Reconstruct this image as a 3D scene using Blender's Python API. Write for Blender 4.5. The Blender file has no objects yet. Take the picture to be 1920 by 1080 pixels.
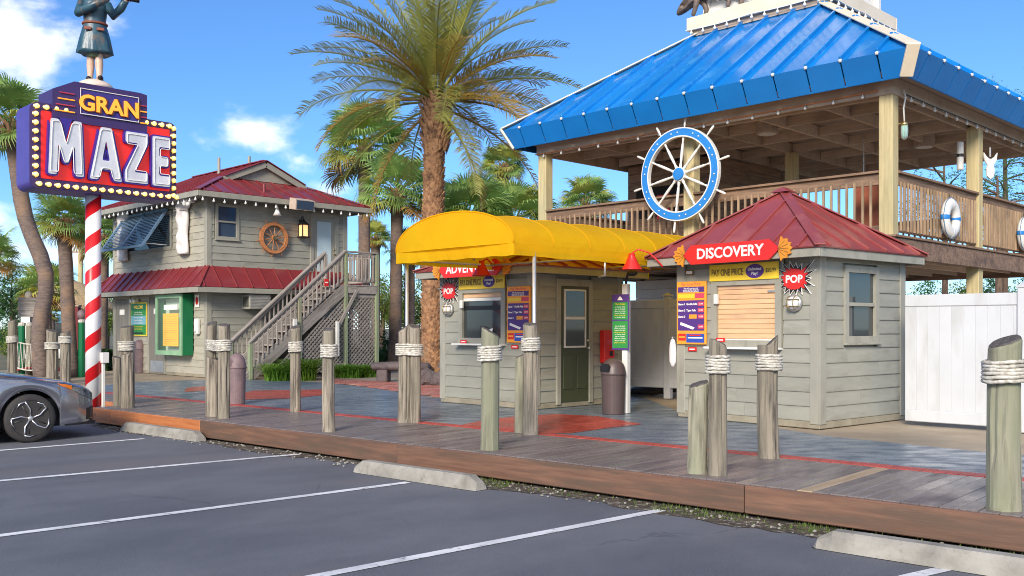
import bpy, bmesh, math, random
from mathutils import Vector, Matrix, Quaternion
R = math.radians
rnd = random.Random(7)
sc = bpy.context.scene
COL = sc.collection
# ---------------------------------------------------------------- camera
F, HZ, CH = 1800.0, 615.0, 1.6          # focal length in photo pixels, horizon row, eye height
cd = bpy.data.cameras.new('camera')
cam = bpy.data.objects.new('camera', cd); COL.objects.link(cam)
cam.location = (0, 0, CH); cam.rotation_euler = (R(90), 0, 0)
cd.sensor_width = 36; cd.lens = F/1920*36; cd.shift_y = (HZ-540)/1920
cd.clip_start = .1; cd.clip_end = 3000
sc.camera = cam
sc.cycles.filter_width = 1.0; sc.cycles.max_bounces = 7; sc.cycles.glossy_bounces = 3; sc.cycles.transmission_bounces = 5
# ---------------------------------------------------------------- light
SUN_EL, SUN_DIR = 27.0, (.30, .95)       # the light travels this way over the ground
sl = bpy.data.lights.new('sun', 'SUN'); sl.energy = 2.6; sl.angle = R(18); sl.color = (1, .90, .77)
sun = bpy.data.objects.new('sun', sl); COL.objects.link(sun)
e = R(SUN_EL); n = math.hypot(*SUN_DIR)
ldir = Vector((SUN_DIR[0]/n*math.cos(e), SUN_DIR[1]/n*math.cos(e), -math.sin(e)))
sun.rotation_euler = ldir.to_track_quat('-Z', 'Y').to_euler()
w = bpy.data.worlds.new('World'); sc.world = w; w.use_nodes = True
nt = w.node_tree; nt.nodes.clear()
def wn(t, **k):
    x = nt.nodes.new(t)
    for a, b in k.items(): setattr(x, a, b)
    return x
out = wn('ShaderNodeOutputWorld'); bg = wn('ShaderNodeBackground'); sky = wn('ShaderNodeTexSky')
sky.sky_type = 'NISHITA'; sky.sun_disc = False; sky.sun_elevation = R(SUN_EL)
sky.sun_rotation = math.atan2(-SUN_DIR[0], -SUN_DIR[1])
sky.air_density = 1.0; sky.dust_density = 0; sky.ozone_density = 10.5; sky.altitude = 0
bg.inputs['Strength'].default_value = .108
tc = wn('ShaderNodeTexCoord')
def cloud(px, py, rx, ry, gain):
    v = Vector(((px-960)/F, 1, (HZ-py)/F)).normalized()
    s = wn('ShaderNodeVectorMath', operation='SUBTRACT'); nt.links.new(tc.outputs['Generated'], s.inputs[0]); s.inputs[1].default_value = v
    m = wn('ShaderNodeVectorMath', operation='MULTIPLY'); nt.links.new(s.outputs[0], m.inputs[0]); m.inputs[1].default_value = (F/rx, F/rx, F/ry)
    l = wn('ShaderNodeVectorMath', operation='LENGTH'); nt.links.new(m.outputs[0], l.inputs[0])
    r = wn('ShaderNodeMapRange'); r.inputs['From Min'].default_value = 0; r.inputs['From Max'].default_value = 1.35
    r.inputs['To Min'].default_value = gain; r.inputs['To Max'].default_value = 0
    nt.links.new(l.outputs['Value'], r.inputs['Value']); return r.outputs['Result']
acc = None
for c in [(40, 75, 165, 120, 1.1), (130, 110, 90, 70, .7), (480, 240, 135, 58, 1.0), (560, 300, 90, 50, .62), (60, 480, 300, 100, .8), (640, 350, 140, 60, .5), (-300, 200, 300, 110, .9), (2500, 150, 350, 120, .8), (1150, 372, 90, 40, .22)]:
    o_ = cloud(*c)
    if acc is None: acc = o_
    else:
        mx = wn('ShaderNodeMath', operation='MAXIMUM'); nt.links.new(acc, mx.inputs[0]); nt.links.new(o_, mx.inputs[1]); acc = mx.outputs[0]
nz = wn('ShaderNodeTexNoise'); nz.inputs['Scale'].default_value = 11; nz.inputs['Detail'].default_value = 9; nz.inputs['Roughness'].default_value = .58
st = wn('ShaderNodeVectorMath', operation='MULTIPLY'); st.inputs[1].default_value = (1, 1, 1.7)
nt.links.new(tc.outputs['Generated'], st.inputs[0]); nt.links.new(st.outputs[0], nz.inputs['Vector'])
# extra cloud added behind the camera, out of view, as neutral fill for the shade
sep = wn('ShaderNodeSeparateXYZ'); nt.links.new(tc.outputs['Generated'], sep.inputs[0])
bk = wn('ShaderNodeMapRange'); bk.inputs['From Min'].default_value = .25; bk.inputs['From Max'].default_value = -.3; bk.inputs['To Min'].default_value = 0; bk.inputs['To Max'].default_value = .66
nt.links.new(sep.outputs['Y'], bk.inputs['Value'])
mx = wn('ShaderNodeMath', operation='MAXIMUM'); nt.links.new(acc, mx.inputs[0]); nt.links.new(bk.outputs[0], mx.inputs[1])
ad = wn('ShaderNodeMath', operation='MULTIPLY_ADD'); nt.links.new(nz.outputs['Fac'], ad.inputs[0]); ad.inputs[1].default_value = 1.6; ad.inputs[2].default_value = -1.12
a2 = wn('ShaderNodeMath', operation='ADD'); nt.links.new(ad.outputs[0], a2.inputs[0]); nt.links.new(mx.outputs[0], a2.inputs[1])
cr = wn('ShaderNodeMapRange', interpolation_type='SMOOTHSTEP'); cr.inputs['From Min'].default_value = .08; cr.inputs['From Max'].default_value = .62
nt.links.new(a2.outputs[0], cr.inputs['Value'])
cl = wn('ShaderNodeMath', operation='MINIMUM'); nt.links.new(mx.outputs[0], cl.inputs[0]); cl.inputs[1].default_value = .03
g0 = wn('ShaderNodeMath', operation='MULTIPLY'); nt.links.new(cl.outputs[0], g0.inputs[0]); g0.inputs[1].default_value = 30
g1 = wn('ShaderNodeMath', operation='MULTIPLY'); nt.links.new(g0.outputs[0], g1.inputs[0]); nt.links.new(cr.outputs[0], g1.inputs[1])
mixc = wn('ShaderNodeMix', data_type='RGBA'); nt.links.new(g1.outputs[0], mixc.inputs[0])
nt.links.new(sky.outputs[0], mixc.inputs[6]); mixc.inputs[7].default_value = (8.5, 8.4, 8.4, 1)
nt.links.new(mixc.outputs[2], bg.inputs['Color']); nt.links.new(bg.outputs[0], out.inputs[0])
vs = sc.view_settings; vs.view_transform = 'Standard'; vs.look = 'None'; vs.gamma = 1; vs.use_curve_mapping = False; vs.exposure = .80
# ---------------------------------------------------------------- helpers
def G(px, py, h=.28):                    # photo pixel on a level plane -> metres
    d = F*(CH-h)/(py-HZ); return (px-960)/F*d, d
def S(r, g, b, k=1.0):                   # sRGB 0..255 -> linear
    f = lambda c: ((c/255+.055)/1.055)**2.4 if c > 10 else c/255/12.92
    return (f(r)*k, f(g)*k, f(b)*k)
def me(name, V, Fc, smooth=False):
    m = bpy.data.meshes.new(name); m.from_pydata([tuple(v) for v in V], [], Fc)
    if smooth: m.shade_smooth()
    m.update(); return m
def ob(name, data, m, parent=None, loc=(0, 0, 0), rot=None, scale=None, kind=None):
    o = bpy.data.objects.new(name, data); COL.objects.link(o)
    if m is not None and not data.materials: data.materials.append(m)
    elif m is not None and data.materials[0] != m:
        o.material_slots[0].link = 'OBJECT'; o.material_slots[0].material = m
    o.parent = parent; o.location = loc
    if rot is not None:
        if isinstance(rot, Quaternion): o.rotation_mode = 'QUATERNION'; o.rotation_quaternion = rot
        else: o.rotation_euler = rot
    if scale is not None: o.scale = scale if hasattr(scale, '__len__') else (scale,)*3
    if kind: o['kind'] = kind
    return o
def tag(o, label, cat, group=None):
    o['label'] = label; o['category'] = cat
    if group: o['group'] = group
    return o
def thing(name, label, cat, loc=(0, 0, 0), rz=0, group=None):
    o = bpy.data.objects.new(name, None); COL.objects.link(o); o.empty_display_size = .2
    o.location = loc if len(loc) == 3 else (*loc, .28); o.rotation_euler = (0, 0, R(rz))
    return tag(o, label, cat, group)
def struct(name, data, m, **k): return ob(name, data, m, kind='structure', **k)
class MB:
    def __init__(s): s.V = []; s.F = []
    def add(s, V, Fc):
        n = len(s.V); s.V += [tuple(v) for v in V]; s.F += [tuple(i+n for i in f) for f in Fc]; return s
    def box(s, x0, x1, y0, y1, z0, z1):
        return s.add([(x, y, z) for z in (z0, z1) for y in (y0, y1) for x in (x0, x1)],
                     [(0, 2, 3, 1), (4, 5, 7, 6), (0, 1, 5, 4), (2, 6, 7, 3), (0, 4, 6, 2), (1, 3, 7, 5)])
    def tube(s, P, r, n=8, caps=True, closed=False, lobe=0, twist=0):
        P = [Vector(p) for p in P]; N = len(P); rr = r if hasattr(r, '__len__') else [r]*N
        t0 = (P[1]-P[0]).normalized(); a = t0.orthogonal().normalized(); V = []; L = 0
        for i, p in enumerate(P):
            t = (P[(i+1) % N]-P[i-1]) if closed else (P[min(i+1, N-1)]-P[max(i-1, 0)])
            t = t.normalized() if t.length > 1e-9 else t0
            a = (a-t*a.dot(t)); a = a.normalized() if a.length > 1e-6 else t.orthogonal().normalized(); b = t.cross(a)
            if i: L += (P[i]-P[i-1]).length
            for k in range(n):
                q = 2*math.pi*k/n; ri = rr[i]*(1+lobe*math.cos(3*q-twist*L)) if lobe else rr[i]
                V.append(p+(a*math.cos(q)+b*math.sin(q))*ri)
        Fc = []
        for i in range(N if closed else N-1):
            j = (i+1) % N
            for k in range(n):
                l = (k+1) % n; Fc.append((i*n+k, i*n+l, j*n+l, j*n+k))
        if caps and not closed: Fc += [tuple(range(n-1, -1, -1)), tuple((N-1)*n+k for k in range(n))]
        return s.add(V, Fc)
    def lathe(s, prof, n=20, c=(0, 0, 0), sx=1, sy=1, ax='z'):
        V = []; N = len(prof)
        for r_, z in prof:
            for k in range(n):
                q = 2*math.pi*k/n; v = (r_*math.cos(q)*sx, r_*math.sin(q)*sy, z)
                if ax == 'y': v = (v[0], -v[2], v[1])
                if ax == 'x': v = (v[2], v[0], v[1])
                V.append((v[0]+c[0], v[1]+c[1], v[2]+c[2]))
        Fc = [(i*n+k, i*n+(k+1) % n, (i+1)*n+(k+1) % n, (i+1)*n+k) for i in range(N-1) for k in range(n)]
        Fc += [tuple(range(n-1, -1, -1)), tuple((N-1)*n+k for k in range(n))]
        return s.add(V, Fc)
    def prism(s, poly, t0, t1, pl='xz'):        # extrude a 2-D outline
        f = {'xz': lambda a, b, t: (a, t, b), 'xy': lambda a, b, t: (a, b, t), 'yz': lambda a, b, t: (t, a, b)}[pl]
        n = len(poly); V = [f(a, b, t0) for a, b in poly]+[f(a, b, t1) for a, b in poly]
        return s.add(V, [tuple(range(n)), tuple(range(2*n-1, n-1, -1))]+[(i, i+n, (i+1) % n+n, (i+1) % n) for i in range(n)])
    def ball(s, c, r, n=10, m=7, sc_=(1, 1, 1)):
        V = []; 
        for i in range(m+1):
            t = math.pi*i/m; q = max(math.sin(t), .02)
            for k in range(n): V.append((c[0]+r*sc_[0]*q*math.cos(2*math.pi*k/n), c[1]+r*sc_[1]*q*math.sin(2*math.pi*k/n), c[2]-r*sc_[2]*math.cos(t)))
        Fc = [(i*n+k, i*n+(k+1) % n, (i+1)*n+(k+1) % n, (i+1)*n+k) for i in range(m) for k in range(n)]
        Fc += [tuple(range(n-1, -1, -1)), tuple(m*n+k for k in range(n))]
        return s.add(V, Fc)
    def mesh(s, name, smooth=False): return me(name, s.V, s.F, smooth)
    def ob(s, name, m, parent=None, loc=(0, 0, 0), rot=None, smooth=False, fix=True, **k):
        d = s.mesh(name, smooth)
        if fix:
            b = bmesh.new(); b.from_mesh(d); bmesh.ops.recalc_face_normals(b, faces=b.faces[:]); b.to_mesh(d); b.free()
        return ob(name, d, m, parent, loc, rot, **k)
_bc = {}
def bboxm(sx, sy, sz, bev, nm='board'):
    key = (round(sx, 3), round(sy, 3), round(sz, 3), bev)
    if key in _bc: return _bc[key]
    h = Vector((sx/2, sy/2, sz/2)); b = min(bev, min(h)*.6); V = []; idx = {}
    for cx in (-1, 1):
        for cy in (-1, 1):
            for cz in (-1, 1):
                c = (cx, cy, cz)
                for ax in range(3):
                    v = [c[i]*(h[i] if i == ax else h[i]-b) for i in range(3)]
                    idx[c, ax] = len(V); V.append(v)
    Fc = []
    def quad(L):
        p = [Vector(V[i]) for i in L]; nn = (p[1]-p[0]).cross(p[2]-p[0]); c = sum(p, Vector())/len(p)
        Fc.append(tuple(L) if nn.dot(c) > 0 else tuple(reversed(L)))
    for ax in range(3):
        o1, o2 = [i for i in range(3) if i != ax]
        for sgn in (-1, 1):
            L = []
            for p, q in ((-1, -1), (1, -1), (1, 1), (-1, 1)):
                c = [0]*3; c[ax] = sgn; c[o1] = p; c[o2] = q; L.append(idx[tuple(c), ax])
            quad(L)
        for p in (-1, 1):
            for q in (-1, 1):
                c0 = [0]*3; c0[ax] = -1; c0[o1] = p; c0[o2] = q; c1 = c0[:]; c1[ax] = 1
                quad([idx[tuple(c0), o1], idx[tuple(c1), o1], idx[tuple(c1), o2], idx[tuple(c0), o2]])
    for cx in (-1, 1):
        for cy in (-1, 1):
            for cz in (-1, 1): quad([idx[(cx, cy, cz), a] for a in range(3)])
    m = me(nm, V, Fc); _bc[key] = m; return m
_mc = {}
def _slot(data, m):                      # meshes are shared per material so instances stay cheap
    k = (data.name, m.name)
    if k not in _mc:
        if not data.materials: data.materials.append(m); _mc[k] = data
        else:
            d = data.copy(); d.materials.clear(); d.materials.append(m); _mc[k] = d
    return _mc[k]
def box(name, m, parent, x0, x1, y0, y1, z0, z1, bev=.006, rz=0, kind=None):
    d = _slot(bboxm(abs(x1-x0), abs(y1-y0), abs(z1-z0), bev), m)
    return ob(name, d, None, parent, ((x0+x1)/2, (y0+y1)/2, (z0+z1)/2), (0, 0, R(rz)) if rz else None, kind=kind)
def bar(name, m, parent, p0, p1, w_, h_, up=(0, 0, 1), bev=.005):
    p0, p1 = Vector(p0), Vector(p1); x = (p1-p0); L = x.length; x.normalize()
    z = Vector(up); z = (z-x*z.dot(x)).normalized(); y = z.cross(x)
    q = Matrix((x, y, z)).transposed().to_quaternion()
    return ob(name, _slot(bboxm(L, w_, h_, bev), m), None, parent, (p0+p1)/2, q)
def text(name, s, size, m, parent, loc, rz=0, ext=.004, off=0, sx=1, flat=False, align='CENTER', shear=0):
    c = bpy.data.curves.new(name, 'FONT'); c.body = s; c.size = size; c.extrude = ext; c.offset = off; c.align_x = align; c.align_y = 'CENTER'; c.resolution_u = 3; c.shear = shear
    t = bpy.data.objects.new('t', c); d = bpy.data.meshes.new_from_object(t); bpy.data.objects.remove(t); bpy.data.curves.remove(c)
    d.name = name
    for v in d.vertices: v.co.x *= sx
    return ob(name, d, m, parent, loc, (0, 0, 0) if flat else (R(90), 0, R(rz)))
class Face:                              # an upright wall face of a thing: a along, o outward, z up
    def __init__(s, parent, ox, oy, rz): s.p = parent; s.ox, s.oy, s.rz = ox, oy, rz; s.c, s.s = math.cos(R(rz)), math.sin(R(rz))
    def pt(s, a, o, z): return (s.ox+a*s.c+o*s.s, s.oy+a*s.s-o*s.c, z)
    def box(s, name, m, a0, a1, o0, o1, z0, z1, bev=.005, parent=None):
        d = _slot(bboxm(abs(a1-a0), abs(o1-o0), abs(z1-z0), bev), m)
        return s.put(name, d, None, (a0+a1)/2, (o0+o1)/2, (z0+z1)/2, parent)
    def put(s, name, d, m, a, o, z, parent=None, kind=None):
        p = s.pt(a, o, z); rot = (0, 0, R(s.rz))
        if parent is None: return ob(name, d, m, s.p, p, rot, kind=kind)
        return sub(name, d, m, parent, p, rot, kind)
    def bar(s, name, m, q0, q1, w_, h_, **k): return bar(name, m, s.p, s.pt(*q0), s.pt(*q1), w_, h_, **k)
    def text(s, name, t, size, m, a, o, z, parent=None, **k):
        x = text(name, t, size, m, None, (0, 0, 0), **k); p = s.pt(a, o, z)
        if parent is None: x.parent = s.p; x.location = p; x.rotation_euler = (R(90), 0, R(s.rz))
        else: reparent(x, parent, p, (R(90), 0, R(s.rz)))
        return x
def _lm(o):
    r_ = o.rotation_quaternion.to_matrix() if o.rotation_mode == 'QUATERNION' else o.rotation_euler.to_matrix()
    return Matrix.Translation(o.location) @ r_.to_4x4()
def reparent(x, parent, p, rot):         # a sub-part given in the coordinates of the whole thing
    from mathutils import Euler
    M = _lm(parent).inverted() @ Matrix.Translation(Vector(p)) @ Euler(rot).to_matrix().to_4x4()
    x.parent = parent; x.location = M.to_translation(); x.rotation_euler = M.to_euler(); return x
def sub(name, d, m, parent, p, rot=(0, 0, 0), kind=None):
    return reparent(ob(name, d, m, None, kind=kind), parent, p, rot)
def clip(poly, a, keep):                 # keep the side of a convex outline with x >= a (keep=1) or x <= a
    o = []
    for i in range(len(poly)):
        p, q = poly[i], poly[(i+1) % len(poly)]
        ip, iq = (p[0]-a)*keep >= -1e-9, (q[0]-a)*keep >= -1e-9
        if ip: o.append(p)
        if ip != iq:
            t = (a-p[0])/(q[0]-p[0]); o.append((a, p[1]+t*(q[1]-p[1])))
    return o
def seamed(parent, m, O, A, U, poly, sp, off=0., th=.02, rw=.03, rh=.035, mr=None, nm='roof_panel', gap=0):
    O, A, U = Vector(O), Vector(A).normalized(), Vector(U).normalized(); N = A.cross(U)
    if N.z < 0: N = -N
    a0, a1 = min(p[0] for p in poly), max(p[0] for p in poly)
    k = math.ceil((a0-off)/sp+1e-6); cuts = [a0]
    while off+k*sp < a1-.02: cuts.append(off+k*sp); k += 1
    cuts.append(a1)
    for i in range(len(cuts)-1):
        q = clip(clip(poly, cuts[i], 1), cuts[i+1], -1)
        q2 = []
        if gap: q = clip(clip(poly, cuts[i]+(gap/2 if i else 0), 1), cuts[i+1]-(gap/2 if i < len(cuts)-2 else 0), -1)
        for p in q:
            if not q2 or math.hypot(p[0]-q2[-1][0], p[1]-q2[-1][1]) > 1e-4: q2.append(p)
        if len(q2) > 1 and math.hypot(q2[0][0]-q2[-1][0], q2[0][1]-q2[-1][1]) < 1e-4: q2.pop()
        if len(q2) < 3: continue
        c = O+A*sum(p[0] for p in q2)/len(q2)+U*sum(p[1] for p in q2)/len(q2)
        T = [O+A*p[0]+U*p[1]-c for p in q2]; n_ = len(T)
        b = MB(); b.add(T+[t-N*th for t in T], [tuple(range(n_)), tuple(range(2*n_-1, n_-1, -1))]+[(j, j+n_, (j+1) % n_+n_, (j+1) % n_) for j in range(n_)])
        b.ob(nm, m, parent, c)
        if i and not gap:
            ys = [p[1] for p in q if abs(p[0]-cuts[i]) < 1e-6]
            if ys and max(ys)-min(ys) > .05:
                bar('seam', mr or m, parent, O+A*cuts[i]+U*min(ys)+N*rh*.4, O+A*cuts[i]+U*max(ys)+N*rh*.4, rw, rh, up=N, bev=.006)
# ---------------------------------------------------------------- materials
def mk(name, c1, c2=None, rough=.6, metal=0, sc_=(6, 6, 6), lo=.35, hi=.65, det=6, bump=0, bs=None, bd=.01, var=0, c3=None, s3=(1.5, 1.5, 1.5), lo3=.5, hi3=.7, spec=.5, coat=0, rvar=0, emit=None, es=0, trans=0, dist=0, coords='Object', off=True):
    m = bpy.data.materials.new(name); m.use_nodes = True; t = m.node_tree; N = t.nodes; L = t.links
    b = N['Principled BSDF']; b.inputs['Roughness'].default_value = rough; b.inputs['Metallic'].default_value = metal
    b.inputs['Specular IOR Level'].default_value = spec; b.inputs['Coat Weight'].default_value = coat; b.inputs['Coat Roughness'].default_value = .08
    b.inputs['Base Color'].default_value = (*c1, 1)
    if emit: b.inputs['Emission Color'].default_value = (*emit, 1); b.inputs['Emission Strength'].default_value = es
    m.diffuse_color = (*c1, 1)
    if c2 is None and not bump: return m
    tcx = N.new('ShaderNodeTexCoord'); oi = N.new('ShaderNodeObjectInfo')
    rm = N.new('ShaderNodeMath'); rm.operation = 'MULTIPLY'; rm.inputs[1].default_value = 61.7 if off else 0; L.new(oi.outputs['Random'], rm.inputs[0])
    ad = N.new('ShaderNodeVectorMath'); L.new(tcx.outputs[coords], ad.inputs[0]); L.new(rm.outputs[0], ad.inputs[1])
    def noise(s, d, dst=0):
        v = N.new('ShaderNodeVectorMath'); v.operation = 'MULTIPLY'; L.new(ad.outputs[0], v.inputs[0]); v.inputs[1].default_value = s
        z = N.new('ShaderNodeTexNoise'); z.inputs['Scale'].default_value = 1; z.inputs['Detail'].default_value = d; z.inputs['Roughness'].default_value = .62; z.inputs['Distortion'].default_value = dst
        L.new(v.outputs[0], z.inputs['Vector']); return z.outputs['Fac']
    n1 = noise(sc_, det, dist); col = None
    if c2 is not None:
        r_ = N.new('ShaderNodeMapRange'); r_.inputs['From Min'].default_value = lo; r_.inputs['From Max'].default_value = hi; L.new(n1, r_.inputs['Value'])
        x = N.new('ShaderNodeMix'); x.data_type = 'RGBA'; L.new(r_.outputs[0], x.inputs[0]); x.inputs[6].default_value = (*c1, 1); x.inputs[7].default_value = (*c2, 1); col = x.outputs[2]
        if c3 is not None:
            r3 = N.new('ShaderNodeMapRange'); r3.inputs['From Min'].default_value = lo3; r3.inputs['From Max'].default_value = hi3; L.new(noise(s3, 5), r3.inputs['Value'])
            x = N.new('ShaderNodeMix'); x.data_type = 'RGBA'; L.new(r3.outputs[0], x.inputs[0]); L.new(col, x.inputs[6]); x.inputs[7].default_value = (*c3, 1); col = x.outputs[2]
        if var:
            hv = N.new('ShaderNodeHueSaturation'); vr = N.new('ShaderNodeMapRange'); vr.inputs['To Min'].default_value = 1-var; vr.inputs['To Max'].default_value = 1+var
            L.new(oi.outputs['Random'], vr.inputs['Value']); L.new(vr.outputs[0], hv.inputs['Value']); L.new(col, hv.inputs['Color']); col = hv.outputs[0]
        L.new(col, b.inputs['Base Color'])
    if rvar:
        rr = N.new('ShaderNodeMapRange'); rr.inputs['From Min'].default_value = .35; rr.inputs['From Max'].default_value = .65
        rr.inputs['To Min'].default_value = max(.03, rough-rvar); rr.inputs['To Max'].default_value = min(1, rough+rvar); L.new(noise(s3, 5), rr.inputs['Value']); L.new(rr.outputs[0], b.inputs['Roughness'])
    if bump:
        bp = N.new('ShaderNodeBump'); bp.inputs['Strength'].default_value = bump; bp.inputs['Distance'].default_value = bd
        L.new(noise(bs, 4) if bs else n1, bp.inputs['Height']); L.new(bp.outputs[0], b.inputs['Normal'])
    return m
def wood(name, c1, c2, ax='x', rough=.75, k=1, var=.15, c3=None, bump=.5, lo3=.5, hi3=.72, s3=None, lo=.35, hi=.65, **kw):
    s = {'x': (1.6, 26, 26), 'y': (26, 1.6, 26), 'z': (26, 26, 1.6)}[ax]
    return mk(name, c1, c2, rough, sc_=tuple(v*k for v in s), det=5, lo=lo, hi=hi, bump=bump, bd=.006, var=var, c3=c3, lo3=lo3, hi3=hi3, s3=s3 or (1.2, 1.2, 1.2), **kw)
M = {}
def asphalt():
    m = mk('asphalt', (.10, .10, .11), rough=.8); t = m.node_tree; N = t.nodes; L = t.links; b = N['Principled BSDF']; tcx = N.new('ShaderNodeTexCoord')
    rt_ = N.new('ShaderNodeVectorRotate'); rt_.rotation_type = 'Z_AXIS'; rt_.inputs['Angle'].default_value = R(-41); L.new(tcx.outputs['Object'], rt_.inputs['Vector'])
    def nz_(s, d=6, r_=.6, dist=0, src=None):
        v = N.new('ShaderNodeVectorMath'); v.operation = 'MULTIPLY'; L.new(src or rt_.outputs[0], v.inputs[0]); v.inputs[1].default_value = s
        z = N.new('ShaderNodeTexNoise'); z.inputs['Scale'].default_value = 1; z.inputs['Detail'].default_value = d; z.inputs['Roughness'].default_value = r_; z.inputs['Distortion'].default_value = dist; L.new(v.outputs[0], z.inputs['Vector']); return z
    def ramp(s, a, c, lo=0, hi=1):
        r_ = N.new('ShaderNodeMapRange'); r_.interpolation_type = 'SMOOTHSTEP'; r_.inputs['From Min'].default_value = a; r_.inputs['From Max'].default_value = c; r_.inputs['To Min'].default_value = lo; r_.inputs['To Max'].default_value = hi; L.new(s, r_.inputs['Value']); return r_.outputs[0]
    def mix(f, a, c):
        x = N.new('ShaderNodeMix'); x.data_type = 'RGBA'; L.new(f, x.inputs[0])
        for k, v in ((6, a), (7, c)):
            if isinstance(v, tuple): x.inputs[k].default_value = (*v, 1)
            else: L.new(v, x.inputs[k])
        return x.outputs[2]
    col = mix(ramp(nz_((.5, .9, 1), 8).outputs['Fac'], .3, .7), (.088, .095, .114), (.142, .150, .168))
    col = mix(ramp(nz_((.16, .5, 1), 5).outputs['Fac'], .50, .70), col, (.150, .138, .140))          # worn, browner lanes
    col = mix(ramp(nz_((.5, .35, 1), 7, .7, 1.5).outputs['Fac'], .60, .72, 0, .55), col, (.060, .064, .076))       # sealer and oil stains
    col = mix(ramp(nz_((1.2, .12, 1), 6, .7).outputs['Fac'], .60, .70, 0, .35), col, (.072, .076, .088))           # tyre marks down the bays
    col = mix(ramp(nz_((95, 95, 95), 2).outputs['Fac'], .54, .66, 0, .55), col, (.26, .26, .27))                   # stone chips
    col = mix(ramp(nz_((80, 80, 80), 2, src=tcx.outputs['Object']).outputs['Fac'], .55, .70, 0, .5), col, (.05, .052, .06))
    wv = nz_((1.1, 1.1, 1), 5); va = N.new('ShaderNodeVectorMath'); va.operation = 'MULTIPLY_ADD'; L.new(wv.outputs['Color'], va.inputs[0]); va.inputs[1].default_value = (.9, .9, 0); L.new(rt_.outputs[0], va.inputs[2])
    vo = N.new('ShaderNodeTexVoronoi'); vo.feature = 'DISTANCE_TO_EDGE'; vo.inputs['Scale'].default_value = .33; L.new(va.outputs[0], vo.inputs['Vector'])
    ck = N.new('ShaderNodeMath'); ck.operation = 'MULTIPLY'; L.new(ramp(vo.outputs['Distance'], .0015, .0055, 1, 0), ck.inputs[0]); L.new(ramp(nz_((.35, .35, 1), 3).outputs['Fac'], .52, .62, 0, .4), ck.inputs[1])
    col = mix(ck.outputs[0], col, (.035, .036, .042)); L.new(col, b.inputs['Base Color'])
    bp = N.new('ShaderNodeBump'); bp.inputs['Strength'].default_value = .5; bp.inputs['Distance'].default_value = .006; L.new(nz_((60, 60, 60), 4).outputs['Fac'], bp.inputs['Height']); L.new(bp.outputs[0], b.inputs['Normal']); return m
M['asphalt'] = asphalt()
M['line'] = mk('line_paint', (.80, .80, .80), (.15, .155, .17), .6, sc_=(7, 7, 7), lo=.57, hi=.64, det=10, c3=(.55, .56, .57), s3=(1.5, 1.5, 1.5), lo3=.45, hi3=.65, off=False)
M['concrete'] = mk('concrete', S(166, 162, 152), S(128, 124, 116), .85, sc_=(3, 3, 3), bump=.4, bs=(45, 45, 45), bd=.006, c3=S(112, 106, 94), lo3=.56, hi3=.75, s3=(9, 9, 9))
M['walk'] = mk('walk_concrete', S(176, 160, 136), S(150, 134, 114), .7, sc_=(.9, .9, .9), bump=.2, bs=(40, 40, 40), bd=.004, c3=S(128, 118, 104), s3=(.35, .35, .35), off=False)
M['soil'] = mk('soil', (.10, .075, .05), (.03, .024, .018), .95, sc_=(7, 7, 7), bump=.8, bs=(30, 30, 30), bd=.02, c3=(.30, .27, .22), s3=(14, 14, 14), lo3=.53, hi3=.62, off=False)
M['ground'] = mk('ground', (.10, .11, .05), (.17, .14, .09), .95, sc_=(.15, .15, .15), off=False)
M['moss'] = mk('moss', (.05, .10, .012), (.10, .13, .03), .9, sc_=(20, 20, 20), var=.2)
M['deck'] = wood('deck_wood', S(112, 102, 100), S(132, 122, 118), 'y', .36, var=.08, c3=S(94, 84, 82), rvar=.14, s3=(2, 1, 1))
M['deck_new'] = wood('new_plank', S(176, 156, 128), S(150, 128, 100), 'y', .55)
M['fascia'] = wood('fascia_wood', S(132, 98, 78), S(106, 78, 64), 'x', .5, var=.10, c3=S(100, 80, 66), s3=(.9, 4, 9), lo3=.46, hi3=.62)
M['fascia_o'] = wood('fascia_orange', S(190, 122, 74), S(164, 98, 58), 'x', .45, var=.06, c3=S(112, 62, 36), s3=(3, 3, 7), lo3=.60, hi3=.72)
M['blue_slab'] = mk('stamped_blue', S(104, 118, 132), S(124, 136, 148), .36, sc_=(.8, .8, .8), bump=.22, bs=(3.2, 6.5, 5), bd=.02, c3=S(88, 100, 113), s3=(2.5, 5, 3), lo3=.45, hi3=.62, rvar=.14, off=False)
M['red_slab'] = mk('stamped_red', S(176, 66, 54), S(150, 60, 52), .36, sc_=(1.2, 1.2, 1.2), bump=.4, bs=(4, 9, 5), bd=.015, c3=S(190, 96, 84), s3=(3, 6, 3), lo3=.5, hi3=.7, rvar=.12, off=False)
M['brick'] = mk('brick_red', S(184, 82, 72), S(158, 66, 60), .5, sc_=(9, 9, 9), bump=.3, var=.12)
M['paver'] = mk('paver_red', S(176, 110, 96), S(150, 86, 76), .6, sc_=(9, 9, 9), bump=.3, var=.16, c3=S(186, 148, 132), s3=(3, 3, 3))
M['siding'] = mk('siding', S(156, 155, 142), S(146, 145, 133), .55, sc_=(1.5, 8, 8), bump=.2, bs=(3, 40, 40), bd=.004, var=.05, c3=S(138, 136, 123), s3=(1.6, 3, 6), lo3=.54)
M['siding_lit'] = mk('siding_house_lit', S(176, 171, 154), S(165, 160, 144), .55, sc_=(1.5, 8, 8), bump=.2, bs=(3, 40, 40), bd=.004, var=.05, c3=S(148, 143, 128), s3=(1.6, 3, 6), lo3=.52)  # paler siding copy: sun on the left house wall put into the colour
M['trim'] = mk('trim', S(160, 157, 143), S(149, 147, 134), .5, sc_=(3, 3, 3), c3=S(136, 133, 120), s3=(5, 5, 2), lo3=.55, bump=.12, bs=(30, 30, 30), bd=.004)
M['plinth'] = mk('plinth', S(158, 150, 130), S(136, 128, 110), .85, sc_=(4, 4, 4), bump=.3, bs=(30, 30, 30))
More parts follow.
